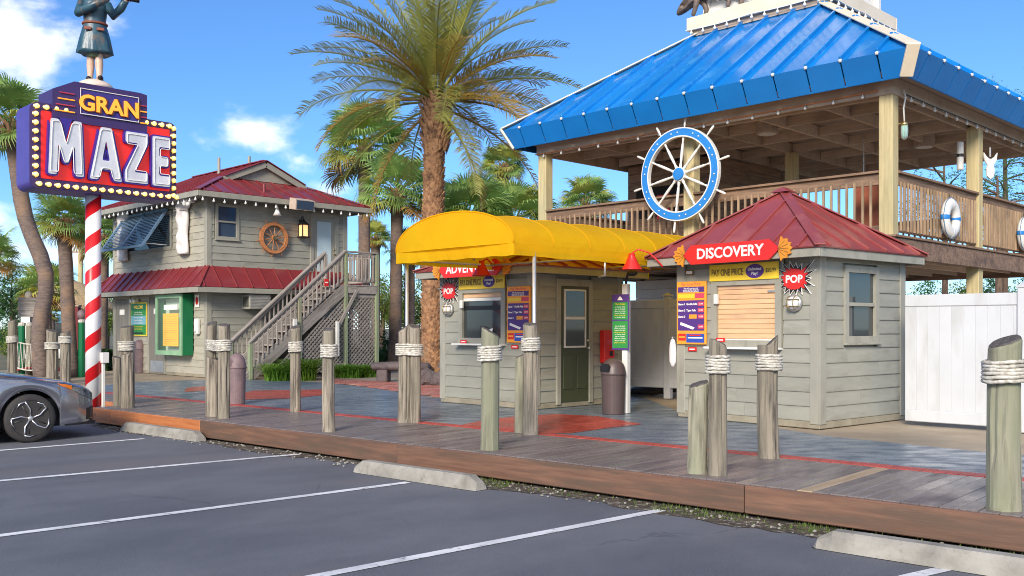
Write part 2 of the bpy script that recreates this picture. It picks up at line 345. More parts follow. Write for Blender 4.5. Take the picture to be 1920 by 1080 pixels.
M['boothroof'] = mk('faded_red_roof', S(150, 70, 68), S(138, 62, 62), .36, sc_=(1.2, 1.2, 1.2), bump=.05, bs=(2, 2, 2), bd=.02, c3=S(160, 92, 84), lo3=.52, s3=(1.5, 1.5, 1.5), rvar=.08, coat=.15, var=.05)
M['redroof'] = mk('red_metal_roof', S(134, 50, 52), S(122, 44, 48), .36, sc_=(1.2, 1.2, 1.2), bump=.05, bs=(2, 2, 2), bd=.02, c3=S(140, 68, 68), lo3=.52, s3=(1.2, 1.2, 1.2), rvar=.08, coat=.15, var=.05)
M['blueroof'] = mk('blue_metal_roof', S(20, 128, 204), S(14, 118, 194), .22, c3=S(84, 156, 206), lo3=.54, hi3=.85, sc_=(.6, .6, .6), bump=.10, bs=(1.1, 1.1, 1.1), bd=.04, rvar=.09, s3=(2.2, 1.1, 1.1), var=.05, coat=.25)  # c3 mixes fade spots with painted pale cloud reflections
M['blueskirt'] = mk('blue_metal_skirt', S(14, 122, 200), S(10, 112, 188), .4, sc_=(1, 1, 1), bump=.04, bs=(2, 2, 2), bd=.02, var=.03)
M['white'] = mk('white_paint', S(232, 230, 224), S(216, 214, 208), .45, sc_=(2, 2, 2))
M['vinyl'] = mk('white_vinyl', S(204, 206, 208), S(196, 198, 200), .35, sc_=(1, 1, 1), var=.015, c3=S(186, 186, 184), s3=(3, 3, .7), lo3=.5)
M['cream'] = mk('cream_metal', S(236, 222, 196), S(226, 210, 182), .4, sc_=(2, 2, 2))
M['post'] = wood('treated_post', S(206, 190, 144), S(176, 160, 118), 'z', .8, var=.05, c3=S(160, 158, 124), s3=(1, 1, .5), k=.7)
M['rail'] = wood('rail_wood', S(150, 122, 98), S(116, 92, 74), 'x', .8, var=.1, c3=S(96, 78, 66), s3=(1.5, 6, 6))
M['balus'] = wood('baluster_wood', S(176, 150, 120), S(138, 114, 90), 'z', .8, var=.16, c3=S(112, 96, 80), s3=(3, 3, 1.5))
M['beam'] = wood('dark_beam', S(206, 186, 166), S(182, 162, 144), 'x', .85, var=.15, c3=S(166, 146, 130))
M['rim'] = wood('rim_wood', S(156, 128, 106), S(112, 90, 76), 'x', .8, var=.1, c3=S(84, 68, 60), s3=(1.2, 5, 5), lo3=.45)
M['ceil'] = wood('ceiling_wood', S(200, 182, 166), S(176, 158, 144), 'x', .9, var=.2)
M['grey_wood'] = wood('grey_wood', S(168, 160, 152), S(134, 126, 120), 'x', .85, var=.12, c3=S(112, 104, 98), s3=(1.5, 8, 8))
M['grey_bal'] = wood('grey_baluster', S(170, 160, 152), S(136, 126, 118), 'z', .85, var=.14)
M['green_post'] = wood('green_post', S(150, 166, 128), S(128, 134, 108), 'z', .85, var=.08, c3=S(156, 142, 122), s3=(2, 2, 1))
M['boll'] = wood('bollard_wood', S(154, 144, 128), S(76, 69, 62), 'z', .9, k=.9, lo=.44, hi=.66, var=.12, c3=S(128, 122, 106), s3=(2.2, 2.2, .8), bump=.9, lo3=.45, hi3=.7)
M['boll_g'] = wood('bollard_green', S(156, 150, 132), S(82, 78, 66), 'z', .9, k=.9, lo=.44, hi=.66, var=.08, c3=S(136, 138, 114), s3=(2.2, 2.2, .8), bump=.9, lo3=.4, hi3=.65)
M['bolltop'] = mk('weathered_end', S(104, 98, 92), S(62, 58, 56), .9, sc_=(30, 30, 8), bump=.8, bd=.01)
M['rope'] = mk('rope', S(222, 218, 206), S(164, 158, 146), .85, c3=S(150, 146, 134), s3=(5, 5, 5), lo3=.52, sc_=(26, 26, 26), bump=.3)
M['yellow'] = None
M['steel'] = mk('galvanised', (.62, .62, .60), (.5, .5, .5), .4, .7, sc_=(5, 5, 5))
M['black'] = mk('black', (.015, .015, .016), rough=.5)
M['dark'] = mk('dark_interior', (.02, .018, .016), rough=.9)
M['glass'] = mk('glass_pane', (.045, .055, .06), rough=.04, spec=.9)
M['glass_b'] = mk('glass_blue', (.05, .08, .13), rough=.05, spec=.9)
M['brownbin'] = mk('brown_plastic', S(88, 74, 72), S(80, 67, 66), .42, sc_=(2, 2, 2), bump=.05, bs=(60, 60, 60), bd=.002)
M['purplebin'] = mk('faded_bin', S(134, 112, 112), S(112, 94, 98), .6, sc_=(6, 6, 6), bump=.2, bs=(25, 25, 25))
M['signred'] = mk('sign_face_red_glow', S(222, 36, 30), S(210, 32, 28), .4, sc_=(3, 3, 3), emit=(.9, .03, .02), es=.22)  # faint red glow added so the face reads bright
M['red'] = mk('red_paint', S(214, 38, 30), S(200, 34, 28), .4, sc_=(3, 3, 3))
M['sred'] = mk('sign_red', S(222, 44, 40), S(212, 40, 38), .38, sc_=(3, 3, 3))
M['gold'] = mk('gold_paint', S(228, 150, 48), S(206, 128, 36), .5, sc_=(8, 8, 8))
M['cloth_w'] = mk('white_cloth', S(232, 226, 222), S(214, 208, 204), .9, sc_=(5, 5, 5), bump=.4, bs=(9, 9, 9), bd=.02)
M['yel'] = mk('board_yellow', S(244, 208, 62), S(238, 200, 54), .45, sc_=(3, 3, 3))
M['purple'] = mk('print_purple', S(84, 52, 128), rough=.45)
M['orange'] = mk('print_orange', S(244, 160, 52), rough=.45)
M['pblue'] = mk('print_blue', S(48, 80, 176), rough=.45)
M['pink'] = mk('print_pink', S(206, 70, 96), rough=.45)
M['lite'] = mk('print_white', S(244, 240, 232), rough=.45)
M['pgreen'] = mk('print_green', S(48, 140, 62), rough=.45)
M['dgreen'] = mk('dark_green', S(0, 106, 62), rough=.4)
M['ink'] = mk('ink_olive', S(120, 96, 44), rough=.5)
M['olive'] = mk('olive_door', S(72, 76, 48), S(66, 70, 44), .4, sc_=(2, 2, 2))
M['greydoor'] = wood('grey_door', S(136, 132, 122), S(112, 108, 100), 'z', .6, var=.03, bump=.2)
M['shutblue'] = mk('shutter_blue', S(118, 148, 174), S(104, 134, 160), .5, sc_=(5, 5, 5))
M['shutter'] = mk('shutter_slat', S(230, 190, 146), S(216, 174, 130), .4, sc_=(1.5, 1.5, 8), c3=S(196, 160, 130), s3=(1.2, 1.2, 3))  # warm sunlight glow put into the slat colour
M['wheelblue'] = mk('wheel_blue', S(44, 132, 208), S(38, 122, 196), .45, sc_=(5, 5, 5))
M['wheelwood'] = wood('wheel_wood', S(196, 132, 84), S(160, 100, 62), 'x', .5)
M['brass'] = mk('brass', (.55, .42, .2), rough=.35, metal=1)
M['bulb'] = mk('bulb_glass', (.75, .75, .72), rough=.12)
M['bulb_on'] = mk('lit_bulb', (1, .8, .4), rough=.3, emit=(1, .56, .10), es=.85)
M['neon'] = mk('neon_orange', S(238, 140, 30), rough=.3, emit=(1, .38, .04), es=.55)
M['signpurple'] = mk('sign_purple', S(84, 72, 156), S(74, 62, 142), .42, sc_=(2, 2, 2))
M['signdark'] = mk('sign_dark_purple', S(66, 46, 104), S(58, 40, 92), .45, sc_=(2, 2, 2))
M['letter'] = mk('letter_white', S(222, 224, 228), S(200, 202, 208), .4, sc_=(4, 4, 4), c3=S(150, 150, 154), s3=(12, 12, 12), lo3=.66, hi3=.74)
M['trunk'] = mk('palm_trunk', S(150, 124, 100), S(110, 90, 74), .95, sc_=(6, 6, 26), bump=1, bd=.03, c3=S(96, 82, 70), s3=(2, 2, 3))
M['trunk_g'] = mk('grey_trunk', S(128, 110, 100), S(96, 84, 78), .95, sc_=(7, 7, 22), bump=.8, bd=.02, c3=S(148, 120, 96), s3=(1.3, 1.3, 1.3))
M['boot'] = mk('leaf_bases', S(190, 146, 106), S(136, 100, 74), .9, sc_=(12, 12, 12), bump=.6, bd=.015, c3=S(88, 64, 48), s3=(3, 3, 3))
M['bark'] = mk('bark', S(120, 100, 84), S(84, 70, 60), .95, sc_=(9, 9, 3), bump=.8, bd=.02)
M['stone'] = mk('stone', S(112, 100, 98), S(84, 74, 74), .9, sc_=(4, 4, 4), bump=.8, bs=(9, 9, 9), bd=.03)
M['statue_c'] = mk('coat_teal', S(38, 70, 88), S(58, 92, 104), .35, sc_=(7, 7, 3), bump=.4, bs=(12, 12, 4), bd=.02, c3=S(120, 100, 80), s3=(4, 4, 3), lo3=.56, hi3=.68)
M['skin'] = mk('painted_skin', S(222, 190, 166), S(206, 170, 146), .4, sc_=(9, 9, 9))
M['panther'] = mk('bronze_cat', S(120, 104, 92), S(86, 74, 66), .55, sc_=(9, 9, 9), bump=.5, bd=.015)
M['thatch'] = mk('thatch', S(196, 172, 132), S(146, 120, 86), .95, sc_=(24, 24, 6), bump=1, bd=.03)
def leafmat(name, c1, c2, tr=.35, rough=.45, var=.28):
    m = mk(name, c1, c2, rough, sc_=(1.2, 1.2, 1.2), var=var, spec=.35)
    b = m.node_tree.nodes['Principled BSDF']; t = m.node_tree
    a = t.nodes.new('ShaderNodeBsdfTranslucent'); x = t.nodes.new('ShaderNodeMixShader'); x.inputs[0].default_value = tr
    src = b.inputs['Base Color'].links[0].from_socket; t.links.new(src, a.inputs['Color'])
    o_ = t.nodes['Material Output']; t.links.new(b.outputs[0], x.inputs[1]); t.links.new(a.outputs[0], x.inputs[2]); t.links.new(x.outputs[0], o_.inputs['Surface'])
    return m
M['yellow'] = leafmat('yellow_canvas', S(255, 208, 18), S(254, 198, 12), .52, .75, 0)
_t = M['yellow'].node_tree; _b = _t.nodes['Principled BSDF']
_n = _t.nodes.new('ShaderNodeTexNoise'); _n.inputs['Scale'].default_value = 2.6; _n.inputs['Detail'].default_value = 5; _n.inputs['Distortion'].default_value = .8; _c = _t.nodes.new('ShaderNodeTexCoord'); _t.links.new(_c.outputs['Object'], _n.inputs['Vector'])
_u = _t.nodes.new('ShaderNodeBump'); _u.inputs['Strength'].default_value = .35; _u.inputs['Distance'].default_value = .06; _t.links.new(_n.outputs['Fac'], _u.inputs['Height']); _t.links.new(_u.outputs[0], _b.inputs['Normal'])
M['date'] = leafmat('date_leaf', S(176, 172, 86), S(132, 140, 72))
M['date_old'] = leafmat('date_leaf_old', S(176, 144, 66), S(150, 126, 60))
M['sabal'] = leafmat('sabal_leaf', S(160, 184, 104), S(118, 154, 86))
M['sabal_y'] = leafmat('sabal_yellow', S(188, 184, 88), S(148, 158, 74))
M['dead'] = leafmat('dead_leaf', S(196, 150, 86), S(160, 116, 64))
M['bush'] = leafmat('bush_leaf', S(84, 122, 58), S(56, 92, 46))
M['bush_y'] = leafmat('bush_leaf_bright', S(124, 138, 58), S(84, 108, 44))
M['grassy'] = leafmat('strap_leaf', S(142, 178, 62), S(92, 136, 48))
# ---------------------------------------------------------------- ground
def sheet(pts, z, name):
    return me(name, [(x, y, z) for x, y in pts], [tuple(range(len(pts)))])
def up(d):                                # make a sheet face upward
    b = bmesh.new(); b.from_mesh(d); bmesh.ops.recalc_face_normals(b, faces=b.faces[:])
    for f in b.faces:
        if f.normal.z < 0: f.normal_flip()
    b.to_mesh(d); b.free(); return d
DK = thing_rot = -41.4
D0 = Vector((3.41, 6.89)); DX = Vector((math.cos(R(DK)), math.sin(R(DK)))); DY = Vector((-DX.y, DX.x))
def dk(x, y): v = D0+DX*x+DY*y; return v.x, v.y
struct('ground', up(sheet([(-900, -700), (900, -700), (900, 1500), (-900, 1500)], -.04, 'ground')), M['ground'])
struct('parking_lot', up(sheet([dk(-70, -80), dk(60, -80), dk(60, .10), dk(-13.9, .10), dk(-13.9, .75), dk(-70, .75)], 0, 'parking_lot')), M['asphalt'])
# raised walk behind the boardwalk
b = MB(); P = [dk(-30, 1.70), dk(12, 1.70), dk(12, 34), dk(-30, 34)]
b.prism(P, -.03, .270, 'xy'); walk = b.ob('walkway', M['walk'], kind='structure')
# soil strip in front of the boardwalk, ragged on the side of the asphalt
rs = random.Random(3); P = []; x = -13.2
x = -13.6
while x < 8:
    P.append(dk(x, -.10-.16*abs(math.sin(x*.9))-.10*rs.random()-(.12 if -5 < x < 2 else 0))); x += .16
P = P+[dk(8, .25), dk(-13.6, .25)]
n = len(P); struct('soil_strip', up(sheet(P, .004, 'soil_strip')), M['soil'])
def ground_poly(name, pix, z, m, h=.28):
    return struct(name, up(sheet([G(px, py, h) for px, py in pix], z, name)), m)
BL = [dk(-17.6, 1.93), dk(9, 1.93), dk(9, 3.9)]
blue = [G(*p) for p in [(1850, 847), (1640, 826), (1540, 816), (1400, 792), (1270, 770), (1200, 742), (1000, 745), (860, 742), (835, 748), (700, 727), (620, 718), (540, 713), (470, 712), (400, 711), (250, 716), (196, 722)]]
struct('blue_pavement', up(sheet(BL+blue, .276, 'blue_pavement')), M['blue_slab'])
ground_poly('red_pavement', [(862, 797), (900, 789), (960, 781), (1040, 776), (1120, 780), (1205, 795), (1150, 801), (1070, 812), (1015, 812), (940, 806)], .280, M['red_slab'])
ground_poly('red_pavement', [(430, 750), (440, 741), (475, 732), (606, 730), (604, 741), (545, 747)], .280, M['red_slab'])
ground_poly('red_pavement', [(345, 735), (350, 727), (400, 722), (430, 726), (395, 732)], .280, M['red_slab'])
# red pavers in front of the bench, laid one by one
pv = [G(*p) for p in [(604, 716), (640, 711), (860, 724), (860, 741), (835, 746), (700, 726)]]
pav = struct('paver_bed', up(sheet(pv, .281, 'paver_bed')), M['walk'])
def inside(x, y, P):
    r_ = False
    for i in range(len(P)):
        (x1, y1), (x2, y2) = P[i], P[i-1]
        if (y1 > y) != (y2 > y) and x < (x2-x1)*(y-y1)/(y2-y1)+x1: r_ = not r_
    return r_
pm = bboxm(.40, .19, .012, .004, 'paver'); pm = _slot(pm, M['paver']); cnt = 0
for i in range(-40, 40):
    for j in range(-20, 40):
        x, y = -3+DX.x*(i*.42+(j % 2)*.21)+DY.x*j*.21, 21+DX.y*(i*.42+(j % 2)*.21)+DY.y*j*.21
        if inside(x, y, pv) and cnt < 290: ob('paver', pm, None, pav, (x, y, .286), (0, 0, R(DK))); cnt += 1
# soldier course of red bricks along the boardwalk
course = struct('brick_course', up(sheet([dk(-17.6, 1.70), dk(9, 1.70), dk(9, 1.93), dk(-17.6, 1.93)], .272, 'brick_course')), M['soil'])
bm_ = _slot(bboxm(.10, .205, .02, .005, 'brick'), M['brick'])
for i in range(230):
    X_ = -17.5+i*.108
    p = dk(X_, 1.815); ob('brick', bm_, None, course, (p[0], p[1], .274), (0, 0, R(DK+rs.uniform(-1, 1))))
# ---------------------------------------------------------------- boardwalk
bw = thing('boardwalk', 'x', 'x', (D0.x, D0.y, 0), DK); bw['kind'] = 'structure'; del bw['label']; del bw['category']
i = 0; x = -13.75
pk = _slot(bboxm(.133, 1.70, .035, .005, 'plank'), M['deck']); pkn = _slot(bboxm(.133, 1.70, .035, .005, 'plank'), M['deck_new'])
xl = ((Vector(G(1575, 898))-D0).dot(DX))
xs_ = x
x = -17.6
pks = _slot(bboxm(.133, .92, .035, .005, 'plank'), M['deck'])
while x < xs_-.1: ob('plank', pks, None, bw, (x, 1.24, .2625+rs.uniform(-.0015, .0015))); x += .139
box('fascia_board', M['fascia_o'], bw, -17.6, -13.9, .735, .775, .035, .272, .008)
x = xs_
while x < 6:
    new = abs(x-xl) < .07
    ob('plank', pkn if new else pk, None, bw, (x, .85+rs.uniform(-.004, .004), .2625+rs.uniform(-.0015, .0015))); x += .139
def dkx(px, py): return (Vector(G(px, py))-D0).dot(DX)
j = [-13.86, dkx(214, 767), dkx(391, 786), dkx(735, 832), dkx(1395, 908), 3.6, 6.1]
for k in range(len(j)-1):
    m = M['fascia_o'] if k < 2 else M['fascia']
    box('fascia_board', m, bw, j[k]+.004, j[k+1]-.004, -.048, -.005, .035, .272, .008)
box('end_board', M['fascia'], bw, -13.90, -13.862, 0, .735, .03, .272, .008)
for k in range(12): box('joist', M['ceil'], bw, -12.8+k*1.55, -12.74+k*1.55, .01, 1.68, .04, .24)
# ---------------------------------------------------------------- paint and wheel stops
def strip(name, p, q, w_, z, label):
    p, q = Vector(p), Vector(q); n_ = (q-p).normalized(); t = Vector((-n_.y, n_.x))*w_/2; k = 24; V = []
    for i in range(k+1):
        c = p.lerp(q, i/k); e_ = rs.uniform(-.004, .004)
        V += [(*(c+t*(1+e_)), z), (*(c-t*(1+e_)), z)]
    o = ob(name, up(me(name, V, [(2*i, 2*i+1, 2*i+3, 2*i+2) for i in range(k)])), M['line']); o['kind'] = 'structure'
for p, q in [((0, 845), (270, 823)), ((0, 902), (560, 852)), ((0, 1005), (765, 905)), ((600, 1080), (1240, 957)), ((1715, 1080), (1777, 1066))]:
    a, c = Vector(G(*p, 0)), Vector(G(*q, 0)); d_ = (c-a).normalized()
    strip('parking_line', c-d_*5.4, c, .105, .005, '')
def wheel_stop(p, L, label):
    b = MB(); h = .135; prof = [(-.1, 0), (.1, 0), (.075, h*.75), (.05, h), (-.05, h), (-.075, h*.75)]
    V = []
    for x, s in [(-L/2, .0), (-L/2+.03, .55), (-L/2+.14, 1), (-L*.2, 1), (L*.2, 1), (L/2-.14, 1), (L/2-.03, .55), (L/2, .0)]:
        V += [(x, y*(.85+.15*s), z*(s if z > .001 else 0)+.005) for y, z in prof]
    Fc = [(i*6+k, i*6+(k+1) % 6, (i+1)*6+(k+1) % 6, (i+1)*6+k) for i in range(7) for k in range(6)]
    b.add(V, Fc+[(0, 1, 2, 3, 4, 5), (47, 46, 45, 44, 43, 42)])
    o = b.ob('wheel_stop', M['concrete'], None, (p[0], p[1], 0), (0, 0, R(DK)))
    tag(o, label, 'wheel stop', 'concrete wheel stops before the boardwalk')
a, c = G(225, 806, 0), G(362, 829, 0); wheel_stop(((a[0]+c[0])/2+.1, (a[1]+c[1])/2), 2.25, 'pale concrete wheel stop in front of the bright orange fascia board near the striped pole')
a, c = G(670, 887, 0), G(902, 919, 0); wheel_stop(((a[0]+c[0])/2, (a[1]+c[1])/2+.05), 1.9, 'concrete wheel stop in the middle of the parking lot, ending a white line')
a = G(1540, 1030, 0); wheel_stop((a[0]+DX.x*.95, a[1]+DX.y*.95+.1), 1.9, 'nearest concrete wheel stop, cut off by the right edge of the picture')
# moss tufts, stones and litter on the soil strip
b = MB()
for i in range(2600):
    x = rs.uniform(-6.0, 2.6); y = rs.uniform(-.30, .02)
    if math.sin(x*2.3)+math.sin(x*5.1+1) < .1 and rs.random() > .12: continue
    px, py = dk(x, y); h = rs.uniform(.012, .045); q = rs.uniform(0, 6.28); w_ = rs.uniform(.004, .009); c, s = math.cos(q)*w_, math.sin(q)*w_; l = rs.uniform(-.02, .02)
    b.add([(px-c, py-s, .004), (px+c, py+s, .004), (px+l, py+l, .004+h)], [(0, 1, 2)])
tag(b.ob('moss', M['moss'], fix=False, kind='stuff'), 'green moss and tiny weeds in the dirt under the boardwalk edge', 'moss')
b = MB()
for i in range(420):
    x = rs.uniform(-13, 5); y = rs.uniform(-.42, -.02); px, py = dk(x, y); r_ = rs.uniform(.006, .02)
    b.ball((px, py, .006+r_*.4), r_, 5, 3, (1, rs.uniform(.6, 1), .6))
tag(b.ob('pebbles', M['concrete'], fix=False, kind='stuff'), 'small pale pebbles scattered along the dirt strip', 'pebbles')
for i, (px, py, s) in enumerate([(1478, 972, 1), (1690, 1000, .8), (1740, 1008, .9)]):
    x, y = G(px, py, 0); b = MB()
    for k in range(16):
        q = rs.uniform(0, 6.28); L_ = rs.uniform(.05, .11)*s; c, t = math.cos(q), math.sin(q); z = rs.uniform(.03, .09)
        b.add([(0, 0, .0), (c*L_*.6-t*.02, t*L_*.6+c*.02, z), (c*L_, t*L_, z*.8), (c*L_*.6+t*.02, t*L_*.6-c*.02, z)], [(0, 1, 2, 3)])
    o = b.ob('weed', M['grassy'], None, (x, y, .004), fix=False)
    tag(o, ['small bright green weed in the dirt under the long fascia board', 'tiny weed in the dirt left of the nearest wheel stop', 'tiny weed beside the nearest wheel stop, rightmost of the weeds'][i], 'weed', 'weeds along the dirt strip')
# ---------------------------------------------------------------- lap siding, windows
_lc = {}
def lapm(L, h):
    k = (round(L, 3), round(h, 3))
    if k not in _lc:
        V = []
        for x in (-L/2, L/2): V += [(x, 0, -h/2), (x, -.026, -h/2), (x, -.0275, -h/2+.01), (x, -.010, h/2), (x, 0, h/2)]
        Fc = [(0, 1, 2, 3, 4), (9, 8, 7, 6, 5)]+[(i, i+5, (i+1) % 5+5, (i+1) % 5) for i in range(5)]
        b = MB(); b.add(V, Fc); d = b.mesh('siding_board'); bb = bmesh.new(); bb.from_mesh(d); bmesh.ops.recalc_face_normals(bb, faces=bb.faces[:]); bb.to_mesh(d); bb.free(); _lc[k] = d
    return _lc[k]
def siding(f, m, a0, a1, z0, z1, pitch=.19, holes=()):
    z = z0
    while z < z1-.02:
        h = min(pitch, z1-z); segs = [(a0, a1)]
        for (h0, h1, y0, y1) in holes:
            if y0 < z+h*.5 < y1:
                ns = []
                for s0, s1 in segs:
                    if h1 <= s0 or h0 >= s1: ns.append((s0, s1)); continue
                    if h0-s0 > .03: ns.append((s0, h0))
                    if s1-h1 > .03: ns.append((h1, s1))
                segs = ns
        cut = []
        for s0, s1 in segs:                # long runs are butt-jointed
            if s1-s0 > 1.7: c = s0+(s1-s0)*rs.uniform(.25, .75); cut += [(s0, c-.0015), (c+.0015, s1)]
            else: cut.append((s0, s1))
        for s0, s1 in cut:
            f.put('siding_board', _slot(lapm(s1-s0, h+.012), m), None, (s0+s1)/2, 0, z+h/2+.006)
        z += pitch
def frame_mesh(w_, h_, t, d, name='window_frame'):
    b = MB(); b.box(-w_/2, w_/2, -d, 0, h_/2-t, h_/2); b.box(-w_/2, w_/2, -d, 0, -h_/2, -h_/2+t)
    b.box(-w_/2, -w_/2+t, -d, 0, -h_/2+t, h_/2-t); b.box(w_/2-t, w_/2, -d, 0, -h_/2+t, h_/2-t); return b.mesh(name)
def window(f, a0, a1, z0, z1, m, t=.09, glass=None, split=.5):
    a, z = (a0+a1)/2, (z0+z1)/2; fr = f.put('window_frame', frame_mesh(a1-a0, z1-z0, t, .05), m, a, 0, z)
    zi0, zi1 = z0+t, z1-t; zm = zi0+(zi1-zi0)*split
    f.box('sash_rail', M['trim'], a0+t, a1-t, -.01, .035, zm-.025, zm+.025, parent=fr)
    f.box('pane', glass or M['glass'], a0+t, a1-t, -.012, .004, zm+.025, zi1, .001, parent=fr)
    f.box('pane', glass or M['glass'], a0+t, a1-t, -.022, -.006, zi0, zm-.025, .001, parent=fr)
    f.box('sill', m, a0-.02, a1+.02, 0, .075, z0-.03, z0, parent=fr); return fr
def burst(n, r0, r1, seed, k=1):
    q = random.Random(seed); P = []
    for i in range(n):
        a = 2*math.pi*i/n; rr = r1*q.uniform(.72, 1.05)*(1.45 if i in (1, 2) else 1)
        P.append((math.cos(a)*rr*1.12*k, math.sin(a)*rr*k)); a += math.pi/n; P.append((math.cos(a)*r0*1.2, math.sin(a)*r0))
    return P
def poly_ob(name, m, f, poly, o0, o1, a, z, parent=None):
    b = MB(); b.prism(poly, -o1, -o0, 'xz'); d = b.mesh(name)
    bb = bmesh.new(); bb.from_mesh(d); bmesh.ops.recalc_face_normals(bb, faces=bb.faces[:]); bb.to_mesh(d); bb.free()
    return f.put(name, d, m, a, 0, z, parent)
def ell(rx, rz, n=24): return [(rx*math.cos(2*math.pi*i/n), rz*math.sin(2*math.pi*i/n)) for i in range(n)]
def rect(w_, h_): return [(-w_/2, -h_/2), (w_/2, -h_/2), (w_/2, h_/2), (-w_/2, h_/2)]
# ---------------------------------------------------------------- ticket booths
def menu_board(f, a0, z0, z1, label):
    w_ = .54; h = z1-z0; p0 = f.pt(a0+w_/2, .055, z0)
    t = thing('menu_board', label, 'menu board'); t.parent = None
    M0 = Matrix.Translation(f.p.location) @ Matrix.Rotation(f.p.rotation_euler.z, 4, 'Z')
    t.location = M0 @ Vector(p0); t.rotation_euler = (0, 0, f.p.rotation_euler.z+R(f.rz))
    g = Face(t, 0, 0, 0); g.box('backing', M['orange'], -w_/2, w_/2, -.02, .012, 0, h)
    def blk(m, x0, x1, y0, y1, o=.012): return g.box('print_block', m, -w_/2+x0*w_, -w_/2+x1*w_, o, o+.003, h*y0, h*y1, .0005)
    blk(M['purple'], .05, .95, .83, .915); blk(M['yel'], .05, .62, .735, .80); blk(M['pink'], .64, .95, .735, .81); blk(M['purple'], .05, .95, .22, .70)
    blk(M['pblue'], .34, .95, .03, .17); blk(M['sred'], .06, .32, .06, .17)
    for y in (.64, .54, .44, .28): blk(M['pink'], .74, .94, y-.03, y+.035, .0152)
    blk(M['orange'], .44, .70, .41, .475, .0152)
    g.text('lettering', 'Pay One Price', .062, M['pink'], 0, .013, h*.955, ext=.001)
    for y, s in ((.89, 'Play all courses and'), (.865, 'games all day long for'), (.843, 'one price per person')): g.text('lettering', s, .034, M['lite'], 0, .016, h*y, ext=.001)
    for y, s in ((.64, 'Game 1  Gorilla Falls'), (.54, 'Game 2  Tiger Falls'), (.44, 'Game 3')): g.text('lettering', s, .042, M['lite'], -.24, .016, h*y, ext=.001, off=.0012, align='LEFT')
    for y in (.64, .54, .44, .28): g.text('price', '10.99', .036, M['lite'], .185, .019, h*y, ext=.001)
    poly_ob('print_block', M['lite'], g, [(-.2, .02), (.04, -.05), (.07, -.02), (-.19, .06)], .0152, .017, 0, h*.29)
    blk(M['sred'], .44, .84, .135, .155, .0155); blk(M['lite'], .40, .90, .095, .115, .0155)
    blk(M['orange'], .09, .29, .10, .13, .0155); return t
def as_thing(f, name, label, cat, a, o, z, group=None):
    M0 = Matrix.Translation(f.p.location) @ Matrix.Rotation(f.p.rotation_euler.z, 4, 'Z')
    t = thing(name, label, cat, tuple(M0 @ Vector(f.pt(a, o, z))), math.degrees(f.p.rotation_euler.z)+f.rz, group); return Face(t, 0, 0, 0)
